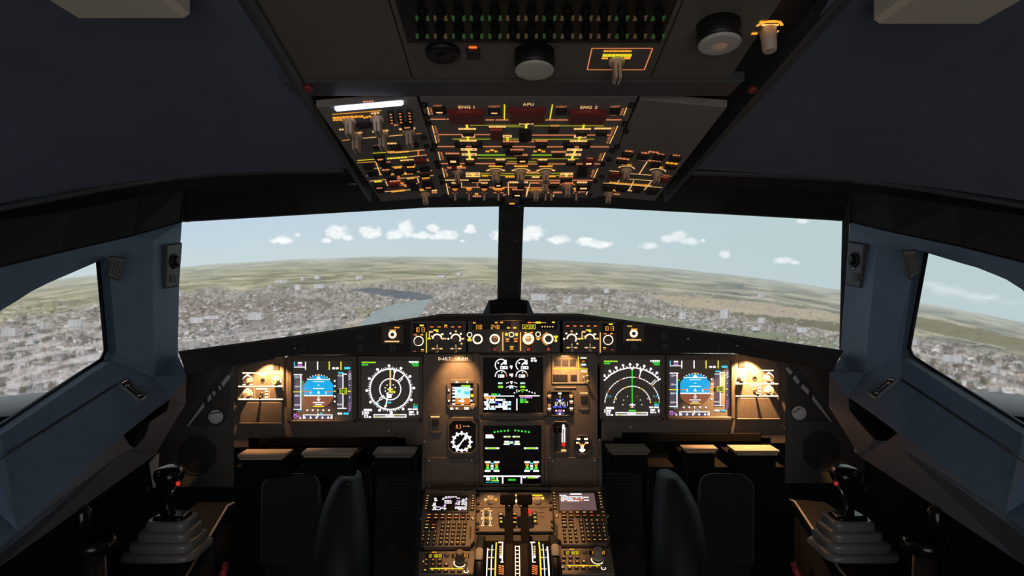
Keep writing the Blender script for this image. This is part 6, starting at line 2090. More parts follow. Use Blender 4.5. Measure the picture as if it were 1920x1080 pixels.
# short legends above buttons
for x0, x1, y, m in ((368, 540, 322, 'e_pale'), (668, 836, 300, 'e_pale'), (378, 545, 438, 'e_pale'), (805, 1054, 446, 'e_salmon'), (240, 380, 565, 'e_salmon'), (636, 672, 545, 'e_amber'), (680, 716, 532, 'e_amber'), (722, 752, 545, 'e_amber'), (880, 1010, 528, 'e_salmon'), (916, 1054, 580, 'e_salmon'),
                     (735, 830, 625, 'e_pale'), (445, 525, 622, 'e_pale'), (255, 445, 706, 'e_salmon'), (355, 410, 692, 'e_amber'), (440, 582, 790, 'e_pale'), (600, 660, 785, 'e_amber'), (830, 920, 795, 'e_amber'), (498, 588, 848, 'e_salmon'), (300, 352, 858, 'e_pale'), (590, 655, 858, 'e_pale'), (870, 1054, 850, 'e_pale'), (900, 1010, 920, 'e_salmon'), (508, 590, 988, 'e_salmon'), (530, 562, 965, 'e_amber'), (810, 840, 975, 'e_salmon'), (925, 975, 965, 'e_salmon')):
    a, b = k3(x0, y); c, _ = k3(x1, y); mb.scrib(a, b, c, 3.0, m, rnd, H)
for x0, x1, y, m in ((330, 415, 290, 'e_salmon'), (560, 732, 322, 'e_pale'), (762, 930, 318, 'e_pale'), (0, 165, 445, 'e_salmon'), (180, 300, 440, 'e_salmon'), (520, 690, 442, 'e_pale'), (160, 190, 545, 'e_amber'), (205, 235, 530, 'e_amber'), (240, 275, 545, 'e_amber'), (335, 490, 548, 'e_salmon'), (205, 300, 625, 'e_pale'), (500, 570, 625, 'e_pale'),
                     (70, 210, 750, 'e_salmon'), (310, 380, 790, 'e_amber'), (145, 220, 798, 'e_pale'), (415, 550, 795, 'e_salmon'), (600, 680, 752, 'e_salmon'), (620, 660, 700, 'e_pale'), (135, 235, 855, 'e_salmon'), (300, 420, 855, 'e_salmon'), (590, 690, 850, 'e_pale'), (300, 400, 905, 'e_salmon'), (300, 440, 950, 'e_salmon'), (560, 670, 940, 'e_salmon'), (685, 745, 618, 'e_pale'), (470, 550, 855, 'e_salmon')):
    a, b = k4(x0, y); c, _ = k4(x1, y); mb.scrib(a, b, c, 3.0, m, rnd, H)
# top row lettering
mb.text(*k3(368, 92), *k3(524, 120), 'ENG 1', 'e_pale', H); mb.text(*k4(55, 66), *k4(162, 92), 'APU', 'e_pale', H); mb.text(*k4(625, 94), *k4(792, 122), 'ENG 2', 'e_pale', H)
for x0, x1, y in ((115, 205, 92), (662, 780, 100)): mb.text(*k3(x0, y - 9), *k3(x1, y + 9), 'AGENT', 'e_salmon', H)
for x0, x1, y in ((380, 492, 102), (918, 1015, 100)): mb.text(*k4(x0, y - 9), *k4(x1, y + 9), 'AGENT', 'e_salmon', H)
mb.text(*k3(152, 168), *k3(215, 184), 'TEST', 'e_salmon', H); mb.text(*k4(918, 172), *k4(985, 190), 'TEST', 'e_salmon', H)
for x0, x1, y in ((92, 240, 226), (250, 280, 226), (635, 720, 233), (735, 872, 233)): L3(x0, y - 5, x1, y + 5, 'e_salmon')
for x0, x1, y in ((60, 380, 233), (385, 496, 233), (850, 1028, 232)): L4(x0, y - 5, x1, y + 5, 'e_salmon')
V3(822, 80, 820, 228, 'e_yellow', 2.0); V3(348, 80, 321, 228, 'e_yellow', 2.0, k4)
# section names up the margins
for y0, y1, xa, xb, tx in ((108, 184, 62, 78, 'FIRE'), (290, 372, 108, 128, 'HYD'), (382, 462, 132, 150, 'FUEL'), (548, 632, 168, 188, 'ELEC'), (708, 802, 208, 230, 'AIR'), (862, 970, 246, 268, None)):
    V3(xa, y0, xb, y1, 'e_pale', 1.6)
    if tx:
        ym = (y0 + y1) / 2
        x0, yy0 = k3((xa + xb) / 2 + 18, y0 + 6); x1, yy1 = k3((xa + xb) / 2 + 40, y1 - 4)
        mb.text(x0, yy0, x1, yy1, tx, 'e_salmon', H, -90)
for y0, y1, xa, xb, tx in ((112, 188, 1080, 1050, 'FIRE'), (292, 376, 992, 955, 'HYD'), (386, 466, 950, 912, 'FUEL'), (556, 636, 868, 832, 'ELEC'), (714, 806, 795, 755, 'AIR'), (866, 972, 724, 680, None)):
    V3(xa, y0, xb, y1, 'e_pale', 1.6, k4)
    if tx:
        x0, yy0 = k4((xa + xb) / 2 - 44, y0 + 6); x1, yy1 = k4((xa + xb) / 2 - 20, y1 - 4)
        mb.text(x0, yy0, x1, yy1, tx, 'e_salmon', H, 90)
# bottom row frames
V3(858, 848, 864, 995, 'e_pale', 1.4); V3(1048, 905, 1036, 992, 'e_pale', 1.4); V3(396, 850, 400, 896, 'e_pale', 1.2); V3(552, 850, 552, 900, 'e_salmon', 1.4)
V3(128, 850, 88, 992, 'e_pale', 1.4, k4); V3(362, 968, 352, 994, 'e_pale', 1.4, k4)
for x, w, k in ((332, 60, k3), (470, 60, k3), (622, 60, k3), (762, 120, k3), (280, 80, k4), (585, 70, k4)):
    y = 915
    mb.rect(*k(x - w / 2, y - 8), *k(x + w / 2, y + 2), 'e_amber', H); mb.rect(*k(x - w / 3, y + 6), *k(x + w / 3, y + 16), 'e_orange', H); mb.rect(*k(x - w / 2.4, y + 34), *k(x + w / 2.4, y + 42), 'e_salmon', H)
# rings of the air knobs
for x, k in ((735, k3), (985, k3), (282, k4)):
    px_, py_ = k(x, 740); a, b = OV.px(px_, py_); mb.arc(a, b, 0.0148, 0.0172, H, 'e_pale', 20, 160)
    mb.rect(*k(x - 68, 684), *k(x + 68, 697), 'e_amber', H); mb.rect(*k(x - 92, 728), *k(x - 64, 738), 'e_pale', H); mb.rect(*k(x + 64, 728), *k(x + 92, 738), 'e_pale', H)
px_, py_ = k4(182, 940); a, b = OV.px(px_, py_); mb.arc(a, b, 0.0142, 0.0165, H, 'e_amber', 10, 170)
px_, py_ = k4(495, 880); a, b = OV.px(px_, py_); mb.arc(a, b, 0.0142, 0.0165, H, 'e_orange', 10, 170)
t.part('lit_legend', mb)
# guarded fire buttons
for x0, x1, y0, y1, k in ((270, 630, 128, 235, k3), (-90, 280, 110, 222, k4), (505, 880, 130, 235, k4)):
    mb = MB(OV)
    a0, b0_, a1, b1_ = mb.box(*k(x0, y0), *k(x1, y1))
    mb.slab(rrect(a0, b0_, a1, b1_, 0.002), 0, 0.010, 'guard_red', 0.003); t.part('fire_guard', mb)
# push buttons
for x0, y0, x1, y1, m in ((118, 104, 240, 150, 'black'), (660, 112, 782, 155, 'black'), (880, 195, 990, 226, 'black'), (408, 334, 520, 366, 'cover_black'), (680, 312, 805, 405, 'guard_red'), (330, 452, 440, 484, 'black'), (495, 452, 606, 484, 'black'), (795, 455, 900, 486, 'black'), (965, 330, 1054, 425, 'black'), (258, 580, 372, 660, 'black'),
                          (430, 632, 532, 656, 'black'), (730, 632, 832, 658, 'black'), (830, 534, 1000, 556, 'black'), (284, 862, 388, 886, 'black'), (580, 862, 668, 886, 'black'), (725, 838, 800, 880, 'black'), (895, 935, 1000, 980, 'black'), (470, 800, 566, 824, 'black'), (300, 672, 350, 706, 'guard_red'), (945, 592, 1054, 640, 'black')):
    t.part('push_button', ann(OV, *k3(x0, y0), *k3(x1, y1), m, 0.007, 'e_pale' if (y1 - y0 > 40 and m == 'black' and x0 != 965) else None))
for x0, y0, x1, y1, m in ((378, 112, 490, 152, 'black'), (918, 112, 1015, 150, 'black'), (305, 302, 412, 338, 'black'), (580, 336, 690, 366, 'cover_black'), (775, 332, 885, 364, 'black'), (15, 335, 140, 420, 'black'), (180, 455, 290, 488, 'black'), (455, 455, 565, 486, 'black'), (612, 455, 720, 488, 'black'), (345, 556, 452, 578, 'black'),
                          (200, 632, 302, 658, 'black'), (480, 632, 580, 658, 'black'), (650, 612, 760, 668, 'guard_red'), (605, 690, 690, 730, 'black'), (585, 745, 690, 775, 'black'), (425, 800, 540, 824, 'black'), (290, 862, 400, 890, 'black'), (585, 860, 720, 915, 'black'), (0, 868, 70, 895, 'black')):
    t.part('push_button', ann(OV, *k4(x0, y0), *k4(x1, y1), m, 0.007, 'e_pale' if y1 - y0 > 52 and x0 != 15 else None))
for x, y, k in ((735, 738, k3), (982, 738, k3), (280, 742, k4), (272, 845, k4)): t.part('selector_knob', bar_knob(OV, *k(x, y), 0.013, 0.022, 0.024, 'knob', 12 if k is k3 else 0))
t.part('selector_knob', bar_knob(OV, *k3(358, 735), 0.009, 0.022, 0.026))
t.part('selector_knob', bar_knob(OV, *k4(184, 935), 0.011, 0.020, 0.022)); t.part('selector_knob', bar_knob(OV, *k4(495, 878), 0.011, 0.022, 0.026, 'knob'))
for x, k in ((334, k3), (472, k3), (622, k3), (762, k3), (280, k4), (335, k4), (583, k4)):
    t.part('toggle', toggle(OV, *k(x, 945), 0.020, (0, -0.3), 0, 'knob', 0.0026))
for x, y, k in ((30, 75, k3), (50, 190, k3), (70, 262, k3), (25, 395, k3), (50, 480, k3), (130, 480, k3), (110, 520, k3), (150, 645, k3), (170, 690, k3), (195, 790, k3), (205, 845, k3), (230, 975, k3), (1130, 80, k4), (1060, 265, k4), (1070, 335, k4), (985, 490, k4), (935, 530, k4), (905, 615, k4), (845, 665, k4), (830, 790, k4), (770, 830, k4), (715, 970, k4)):
    mb = MB(OV); mb.plathe(*k(x, y), [(0.0052, -0.001), (0.0052, 0.005), (0.004, 0.006)], 'black', 10); t.part('fastener', mb)
t.done()

# ------------------------------------------------------------------ left column
k7 = lambda x, y: (600 + x / 4.909, 170 + y / 4.909)
t = Thing('overhead_left_panel', 'left overhead panel with a bright white strip light, pale bar knobs and amber legends', 'overhead panel')
mb = MB(OL)
q0 = OL.px(784, 184); q1 = OL.px(830, 368); 
w0 = OL.px(612, 200)[0]; w1 = OL.px(697, 362)[0]
aw_ = (w0 + w1) / 2
mb.slab([(aw_ - 0.004, q1[1]), (-0.002, q1[1]), (-0.002, q0[1]), (aw_ - 0.004, q0[1])], -0.012, 0, 'overhead', 0.001); t.part('plate', mb)
mb = MB(OL)
tb = MB(OL); a0, b0_ = OL.px(*k7(132, 150)); a1, _ = OL.px(*k7(770, 105)); 
bt_ = OL.px(*k7(450, 113))[1]; bb_ = OL.px(*k7(450, 139))[1]
tb.slab(rrect(a0, bb_, a1, bt_, 0.004), 0.0, 0.006, 'e_tube', 0.002); t.part('light_strip', tb, label='bright white strip light')
def L7(x0, y0, x1, y1, m, w=1.5): mb.line(*k7(x0, y0), *k7(x1, y1), w, m, H)
def S7(x0, y0, x1, y1, m, hp=3.0):
    n = max(2, int((x1 - x0) / 26)); x = x0
    while x < x1:
        w = min(rnd.uniform(14, 34), x1 - x); f = (x - x0) / max(x1 - x0, 1); y = y0 + (y1 - y0) * f
        mb.rect(*k7(x, y - hp * 2.2), *k7(x + w, y + hp * 2.2), m, H); x += w + 5
S7(395, 98, 490, 92, 'e_salmon')
L7(112, 216, 565, 180, 'e_amber', 2.2); S7(118, 248, 400, 232, 'e_amber', 4.2); S7(118, 268, 240, 262, 'e_amber'); S7(400, 246, 470, 228, 'e_amber', 3.6); S7(470, 206, 545, 198, 'e_pale', 3); L7(500, 205, 512, 228, 'e_amber', 2)
S7(178, 356, 216, 352, 'e_pale'); S7(430, 334, 468, 330, 'e_pale'); S7(680, 314, 716, 312, 'e_salmon')
for x0, y0, x1, y1 in ((232, 396, 386, 382), (482, 376, 632, 362), (728, 352, 876, 340)): S7(x0, y0, x1, y1, 'e_pale', 3.2)
L7(206, 456, 276, 448, 'e_amber', 2.2); L7(392, 436, 516, 424, 'e_pale', 2.2); L7(632, 416, 760, 404, 'e_pale', 2.2); L7(872, 396, 930, 390, 'e_salmon', 1.8)
S7(492, 506, 545, 500, 'e_salmon'); S7(622, 484, 705, 482, 'e_pale')
L7(484, 574, 606, 566, 'e_yellow', 2); S7(618, 562, 690, 556, 'e_amber'); L7(640, 572, 962, 542, 'e_pale', 2); S7(700, 564, 820, 555, 'e_amber'); L7(905, 545, 905, 600, 'e_orange', 2.4)
L7(342, 640, 512, 628, 'e_yellow', 2.2); L7(342, 662, 512, 650, 'e_amber', 1.8); L7(512, 650, 555, 766, 'e_pale', 1.6); L7(612, 628, 985, 588, 'e_pale', 2); S7(620, 622, 800, 608, 'e_yellow', 3); S7(740, 640, 860, 632, 'e_pale')
S7(610, 656, 650, 652, 'e_salmon'); L7(500, 714, 880, 682, 'e_pale', 1.8); S7(680, 705, 750, 700, 'e_amber', 4); S7(800, 700, 870, 696, 'e_amber', 3.5); S7(570, 728, 640, 724, 'e_salmon')
L7(430, 782, 1030, 734, 'e_pale', 1.8); S7(610, 776, 680, 770, 'e_amber'); S7(750, 764, 850, 756, 'e_amber', 4); S7(920, 750, 1010, 744, 'e_salmon'); S7(712, 790, 740, 788, 'e_orange', 3)
L7(456, 830, 1045, 778, 'e_pale', 2); S7(500, 836, 570, 830, 'e_yellow', 3); S7(800, 806, 870, 800, 'e_amber', 3); S7(940, 806, 1010, 800, 'e_amber', 3.4); L7(604, 830, 622, 874, 'e_pale', 1.6); L7(896, 800, 910, 846, 'e_pale', 1.6)
S7(640, 832, 740, 824, 'e_salmon'); L7(730, 870, 900, 850, 'e_pale', 1.6); S7(740, 850, 770, 846, 'e_orange', 4); S7(770, 874, 800, 870, 'e_orange', 3)
L7(522, 934, 920, 902, 'e_pale', 2); S7(655, 926, 780, 914, 'e_amber', 3.4); S7(920, 912, 985, 904, 'e_amber', 4); S7(1030, 918, 1080, 914, 'e_pale'); S7(1030, 936, 1080, 934, 'e_salmon'); S7(985, 636, 1005, 634, 'e_salmon', 5)
t.part('lit_legend', mb)
for x0, y0, x1, y1 in ((500, 578, 605, 632), (560, 660, 655, 690), (755, 640, 860, 668), (875, 618, 978, 655), (395, 672, 490, 700), (435, 740, 540, 764), (570, 732, 650, 756), (680, 724, 770, 748), (790, 712, 890, 734), (912, 698, 1010, 724), (605, 776, 706, 800), (915, 750, 1010, 770), (490, 850, 600, 890), (635, 836, 732, 868), (790, 822, 880, 848), (940, 808, 1030, 834), (945, 848, 1045, 890), (515, 895, 590, 918), (830, 872, 910, 896), (340, 292, 470, 316), (745, 286, 855, 330), (490, 500, 552, 520), (645, 498, 745, 520), (840, 480, 905, 500)):
    t.part('push_button', ann(OL, *k7(x0, y0), *k7(x1, y1), 'guard_red' if (x0, y0) in ((635, 836), (875, 618)) else 'black', 0.007, 'e_salmon' if y1 - y0 > 38 and x0 > 480 else None))
for i, x in enumerate((650, 735, 820)):
    for j in range(4):
        mb = MB(OL); y = 192 - i * 6 + j * 27
        mb.prect(*k7(x - 26 + j * 4, y - 12), *k7(x + 22 + j * 4, y + 12), 0, 0.005, 'black', 0.0008); mb.rect(*k7(x - 12 + j * 4, y - 5), *k7(x + 10 + j * 4, y + 6), 'e_salmon' if j < 3 else 'e_orange', 0.0053); t.part('key', mb)
for x, y in ((268, 268), (528, 246), (330, 408), (572, 390), (818, 364)): t.part('selector_knob', bar_knob(OL, *k7(x, y), 0.012, 0.024, 0.030, 'knob'))
t.part('selector_knob', bar_knob(OL, *k7(966, 942), 0.011, 0.020, 0.026, 'knob'))
t.done()

# ------------------------------------------------------------------ right column
k8 = lambda x, y: (880 + x / 4.571, 170 + y / 4.571)
t = Thing('overhead_right_panel', 'right overhead panel, mostly bare grey, with two tan knobs in its front corner', 'overhead panel')
mb = MB(OR_)
q0 = OR_.px(1195, 186); q1 = OR_.px(1107, 366)
w1 = OR_.px(1240, 360)[0]
mb.slab([(0.002, q1[1]), (w1, q1[1]), (w1 + 0.004, q0[1]), (0.002, q0[1])], -0.012, 0, 'overhead', 0.001); t.part('plate', mb)
mb = MB(OR_); mb.line(*k8(1290, 318), *k8(1900, 350), 0.8, 'panel_dark', H); t.part('seam', mb)
mb = MB(OR_)
def L8(x0, y0, x1, y1, m, w=1.5): mb.line(*k8(x0, y0), *k8(x1, y1), w, m, H)
def S8(x0, y0, x1, y1, m, hp=2.6):
    x = x0
    while x < x1:
        w = min(rnd.uniform(14, 34), x1 - x); y = y0 + (y1 - y0) * (x - x0) / max(x1 - x0, 1)
        mb.rect(*k8(x, y - hp * 2.2), *k8(x + w, y + hp * 2.2), m, H); x += w + 5
S8(1335, 514, 1405, 522, 'e_salmon'); S8(1535, 520, 1620, 530, 'e_salmon'); S8(1475, 530, 1540, 536, 'e_salmon'); S8(1610, 540, 1672, 550, 'e_salmon'); S8(1745, 550, 1810, 560, 'e_salmon')
S8(1265, 576, 1370, 588, 'e_salmon', 3); S8(1455, 588, 1640, 610, 'e_salmon', 2.6); S8(1685, 616, 1790, 628, 'e_amber', 3)
L8(1525, 605, 1455, 715, 'e_pale', 1.8)
for x, y in ((1345, 668), (1612, 690)):
    a, b = OR_.px(*k8(x, y)); mb.arc(a, b, 0.0148, 0.0172, H, 'e_pale', 10, 170); S8(x - 40, y - 40, x + 45, y - 32, 'e_amber', 2.6)
L8(1200, 684, 1285, 692, 'e_pale', 1.8); L8(1370, 708, 1560, 722, 'e_pale', 2); L8(1640, 716, 1730, 732, 'e_salmon', 1.8); S8(1590, 735, 1700, 745, 'e_salmon')
L8(1365, 756, 1580, 770, 'e_pale', 2); L8(1148, 788, 1650, 828, 'e_pale', 2); S8(1200, 785, 1560, 812, 'e_amber', 2.2)
for x, y, x2, y2 in ((1285, 765, 1262, 800), (1410, 770, 1370, 850), (1560, 775, 1500, 850)): L8(x, y, x2, y2, 'e_pale', 1.5)
S8(1358, 852, 1405, 860, 'e_pale'); S8(1205, 848, 1285, 862, 'e_amber', 3); S8(1240, 884, 1290, 888, 'e_salmon')
t.part('lit_legend', mb)
for x0, y0, x1, y1, m in ((1310, 524, 1405, 548, 'black'), (1440, 536, 1540, 570, 'black'), (1578, 542, 1675, 572, 'black'), (1715, 556, 1812, 584, 'black'), (1262, 588, 1360, 606, 'black'), (1548, 604, 1640, 636, 'black'), (1680, 628, 1780, 650, 'black'), (1200, 696, 1300, 735, 'guard_red'), (1620, 738, 1715, 770, 'guard_red'), (1142, 800, 1240, 840, 'black'), (1260, 812, 1360, 846, 'black'), (1400, 822, 1480, 856, 'black'), (1515, 832, 1620, 870, 'black')):
    t.part('push_button', ann(OR_, *k8(x0, y0), *k8(x1, y1), m, 0.007))
for x, y in ((1345, 672), (1608, 694)): t.part('selector_knob', bar_knob(OR_, *k8(x, y), 0.012, 0.022, 0.024, 'knob'))
t.part('selector_knob', bar_knob(OR_, *k8(1195, 872), 0.011, 0.020, 0.024, 'knob'))
t.done()

# ------------------------------------------------------------------ aft part
ky = lambda x, y: (700 + x / 2.286, y / 2.286)
b_top = OV.px(960, 0)[1] + 0.16; b_bot = OV.px(960, 147)[1]
la, ra_ = OV.px(772, 140)[0], OV.px(1222, 140)[0]
T3 = []
for lab, a0, a1 in (('bare dark aft overhead plate on the left', aw + 0.012, la - 0.0015), ('aft overhead panel with circuit breaker rows, a round dial and a framed amber knob', la, ra_), ('dark aft overhead plate on the right with a map lamp and an amber-lit knob', ra_ + 0.0015, -aw - 0.012)):
    t = Thing('aft_overhead_panel', lab, 'overhead panel', 'aft overhead panels')
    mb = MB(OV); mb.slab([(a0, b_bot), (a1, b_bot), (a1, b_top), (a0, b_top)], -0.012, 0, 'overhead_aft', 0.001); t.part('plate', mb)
    T3.append(t)
t = T3[1]
mb = MB(OV); mb.slab(rrect(OV.px(752, 40)[0] * 0 + la + 0.008, OV.px(960, 76)[1], ra_ - 0.008, b_top - 0.002), 0, 0.004, 'black', 0.001); t.part('breaker_tray', mb)
lg = MB(OV)
for row, y in enumerate((14, 48)):
    for k in range(14):
        x = 792 + k * 34.0 - row * 0
        a, b = OV.px(x, y)
        mb = MB(OV); hh = 0.018
        mb.lathe(a, b, [(0.0062, 0.004), (0.0062, 0.010), (0.0046, 0.0105), (0.0046, hh), (0.0038, hh + 0.001)], 'lever_black', 12); t.part('circuit_breaker', mb)
        g = OV.px(x, y + 14)
        lg.flat(rrect(g[0] - 0.0085, g[1] - 0.006, g[0] + 0.0085, g[1] + 0.006), 0.0044, 'e_dimgreen' if k in (0, 2, 3, 4, 7, 11, 13) else 'e_dimbrown')
t.part('breaker_legend', lg)
mb = MB(OV); mb.plathe(830, 95, [(0.024, 0), (0.024, 0.006), (0.020, 0.009), (0.016, 0.007), (0.006, 0.007), (0.004, 0.010)], 'black', 20); t.part('dial', mb)
mb = MB(OV); mb.prect(875, 90, 900, 105, 0, 0.006, 'black', 0.001); mb.rect(879, 86, 894, 90, 'e_orange', 0.0008); t.part('push_button', mb)
mb = MB(OV)
b0_, b1_ = OV.px(1158, 130)[1], OV.px(1158, 90)[1]; a0, a1 = OV.px(1101, 130)[0], OV.px(1208, 130)[0]
for p, q_ in (((a0, b0_), (a1, b0_)), ((a0, b1_), (a1, b1_)), ((a0, b0_), (a0, b1_)), ((a1, b0_), (a1, b1_))): mb.seg2(p, q_, 0.0016, H, 'e_salmon')
mb.scrib(1132, 95, 1184, 3.0, 'e_amber', rnd, H); mb.scrib(1130, 103, 1184, 5.0, 'e_yellow', rnd, H); mb.rect(1128, 107, 1140, 110, 'e_amber', H); mb.rect(1170, 106, 1182, 110, 'e_amber', H)
t.part('lit_legend', mb)
t.part('selector_knob', bar_knob(OV, 1156, 112, 0.011, 0.024, 0.032, 'knob'))
t.done()
T3[0].done()
t = T3[2]
mb = MB(OV); a, b = OV.px(1440, 52)
mb.arc(a, b, 0.0145, 0.0185, H, 'e_amber', 20, 165); mb.rect(1424, 38, 1464, 42, 'e_amber', H); mb.rect(1428, 44, 1460, 48, 'e_pale', H); mb.rect(1409, 60, 1420, 64, 'e_amber', H); mb.rect(1450, 56, 1460, 60, 'e_amber', H)
t.part('lit_legend', mb)
mb = MB(OV); mb.plathe(1440, 54, [(0.011, 0), (0.010, 0.014), (0.009, 0.030), (0.007, 0.032)], 'knob', 16); t.part('selector_knob', mb)
t.done()
for lab, x, y in (('round map lamp with pale face beside the framed amber knob', 1002, 98), ('round map lamp with pale face beside the amber knob at the right rail', 1347, 46)):
    t = Thing('map_lamp', lab, 'lamp', 'map lamps in the overhead panel')
    a, b = OV.px(x, y)
    R_ = 0.0275
    mb = MB(OV); mb.lathe(a, b, [(R_, 0), (R_, 0.020), (R_ * 0.97, 0.026)], 'black', 32); t.part('collar', mb)
    mb = MB(OV); mb.lathe(a, b, [(R_ * 0.97, 0.026), (R_ * 0.96, 0.028), (R_ * 0.8, 0.0292), (R_ * 0.3, 0.0300)], 'lampface', 32); t.part('lens', mb)
    t.done()

# the lamp that lights the pedestal, tucked under the front edge of the overhead panel
t = Thing('pedestal_lamp', 'small dark spot lamp under the front edge of the overhead panel', 'lamp')
mb = MB(); p = V((0.0, 1.535, CAMZ + 0.203))
mb.wbox(-0.016, 1.522, p.z - 0.008, 0.016, 1.55, p.z + 0.03, 'black'); t.part('housing', mb)
mb = MB(); mb.wbox(-0.006, 1.53, p.z - 0.0095, 0.006, 1.542, p.z - 0.008, 'e_amber'); t.part('lens', mb)
r = t.done()
add_light('lamp_glow', 'SPOT', (0, 1.536, p.z - 0.012), PEDESTAL_W, WARM, r, target=(0, 1.58, 0.62), spot_size=math.radians(28), spot_blend=0.4, shadow_soft_size=0.012)
# ================================================================== side panels, consoles, sidesticks, fittings
for L in (1, 0):
    sd = 'left' if L else 'right'
    sg = -1 if L else 1
    m = (lambda x: x) if L else (lambda x: 1910 - x)
    dy = 0 if L else -7
    # slanted panel with the loudspeaker, between instrument panel and side lining
    p0 = U(m(437), 800, 1.86); p1 = U(m(290), 800, 1.815)
    S = Fr(p0, (p0 - p1) if L else (p1 - p0), (0, 0, 1))
    t = Thing('speaker_board', 'dark slanted panel between the instrument panel and the %s side lining' % sd, 'side panel')
    mb = MB(S); mb.pslab([(m(436), 680 + dy), (m(340), 690 + dy), (m(335), 770 + dy), (m(286), 850 + dy), (m(290), 914 + dy), (m(437), 914 + dy)], -0.012, 0, 'board', 0.002); t.part('plate', mb)
    mb = MB(S); mb.pslab([(m(430), 690 + dy), (m(420), 688 + dy), (m(345), 798 + dy), (m(413), 798 + dy), (m(426), 786 + dy), (m(430), 770 + dy)], 0, 0.0015, 'panel_dark', 0.0005); t.part('dark_field', mb)
    # pale and dark bands standing for the lit screen seen through a gap
    P_ = [(352, 798.5), (372, 770), (394, 741), (412, 723), (419, 712), (437, 703), (427, 725), (407, 740), (388, 763), (358, 797)]
    def lerp(a, b, f): return a[0] + (b[0] - a[0]) * f, a[1] + (b[1] - a[1]) * f
    up_ = [(350, 799), (372, 768), (393, 740), (409, 726), (425, 705), (434, 696)]
    dn_ = [(354, 799), (379, 768), (400, 744), (417, 728), (433, 706), (440, 699)]
    def along(poly, f):
        x = f * (len(poly) - 1); i = min(int(x), len(poly) - 2); return lerp(poly[i], poly[i + 1], x - i)
    if L: cuts = [(0.0, 0.30, 'gap_white'), (0.30, 0.36, 'black'), (0.36, 0.43, 'gap_white'), (0.43, 0.46, 'black'), (0.46, 0.52, 'gap_white'), (0.52, 0.60, 'black'), (0.60, 0.64, 'gap_white'), (0.64, 0.67, 'black'), (0.67, 0.86, 'gap_white'), (0.86, 1.0, 'panel_pale')]
    else: cuts = [(0.0, 0.34, 'gap_white'), (0.34, 0.40, 'black'), (0.40, 0.56, 'gap_white'), (0.56, 0.62, 'black'), (0.62, 0.74, 'gap_white'), (0.74, 0.79, 'black'), (0.79, 1.0, 'gap_white')]
    tt = Thing('gap_light_strip', 'slim pale strip with dark bands standing for a bright gap, %s side panel' % sd, 'strip')
    for f0, f1, mm in cuts:
        mb = MB(S); sk = 0.05
        q_ = [along(up_, f0), along(dn_, max(f0 - sk, 0)), along(dn_, max(f1 - sk, 0.01)), along(up_, f1)]
        mb.pslab([(m(x) - (0 if L else 0), y + dy * 1.3) for x, y in q_], 0.0012, 0.004, mm, 0.0004)
        tt.part('band', mb)
    tt.done()
    t.done()
    # loudspeaker grille
    t = Thing('loudspeaker', 'black eight-sided loudspeaker grille on the %s side panel' % sd, 'loudspeaker')
    cx, cy = m(370), 853 + dy * 1.2
    pts = [(cx + 38 * math.cos(math.radians(22.5 + 45 * k)), cy - 39 * math.sin(math.radians(22.5 + 45 * k))) for k in range(8)]
    pin = [(cx + 36 * math.cos(math.radians(22.5 + 45 * k)), cy - 37 * math.sin(math.radians(22.5 + 45 * k))) for k in range(8)]
    mb = MB(S); mb.frame([S.px(*p) for p in pts], [S.px(*p) for p in pin], 0, 0.0025, 'panel_dark', 0.0006); t.part('rim', mb)
    mb = MB(S); mb.pslab(pin, 0.0002, 0.001, 'black')
    for k in range(-9, 10):
        hw = 36 * min(1.0, (1.42 - abs(k) / 9.2 * 1.0)) - 1
        if hw > 3: mb.prect(cx - hw * 0.93, cy + k * 3.8 - 1.0, cx + hw * 0.93, cy + k * 3.8 + 1.0, 0.001, 0.0018, 'black', 0)
    t.part('grille', mb); t.done()
    # pale round outlet
    t = Thing('air_outlet', 'pale round air outlet with a dark slit on the %s side panel' % sd, 'air outlet')
    cx, cy = m(405), 781 + dy
    if not L: cx, cy = 1498, 774
    k = S.scale(cx, cy); R_ = 14.5 * k
    mb = MB(S); a, b = S.px(cx, cy); mb.lathe(a, b, [(R_ * 1.12, 0), (R_ * 1.12, 0.004), (R_ * 1.0, 0.005), (R_ * 1.0, 0.002)], 'black', 28, False); t.part('rim', mb)
    mb = MB(S); mb.lathe(a, b, [(R_, 0.001), (R_, 0.003), (R_ * 0.9, 0.0045), (R_ * 0.4, 0.006)], 'disc_grey', 28); t.part('disc', mb)
    mb = MB(S)
    if L: mb.seg2((a - R_ * 0.75, b + R_ * 0.45), (a + R_ * 0.7, b + R_ * 0.68), 0.003, 0.0066, 'black')
    else:
        for u0, v0, u1, v1 in ((-0.8, 0.1, -0.3, 0.35), (-0.3, 0.35, 0.15, 0.75)): mb.seg2((a + R_ * u0, b + R_ * v0), (a + R_ * u1, b + R_ * v1), 0.0025, 0.0066, 'black')
    t.part('slit', mb); t.done()
    # pale wedge beside the lining, standing for another bright gap
    if L: w = [(279.5, 868), (294, 852), (291, 893), (287, 916)]
    else: w = [(1606, 841), (1609, 841), (1613, 853), (1607, 850)]
    mb = MB(); T_ = [U(x, y, 1.63) for x, y in w]; B_ = [p + V((0, 0.012, 0)) for p in T_]
    if L: T_, B_ = T_[::-1], B_[::-1]
    mb.solid(T_[::-1], B_[::-1], 'gap_white')
    struct('trim_%d' % (5 if L else 6), mb, label='pale wedge standing for a bright gap beside the %s side lining' % sd)
    # side console
    t = Thing('side_console', 'long black side console carrying the %s sidestick' % sd, 'console')
    zt = CAMZ - 0.575
    if L: inner = [(-0.748, 1.79), (-0.755, 1.765), (-0.652, 1.33), (-0.60, 0.95), (-0.60, -0.3)]
    else: inner = [(0.758, 1.82), (0.765, 1.80), (0.672, 1.366), (0.62, 0.95), (0.62, -0.3)]
    ox = sg * 1.02
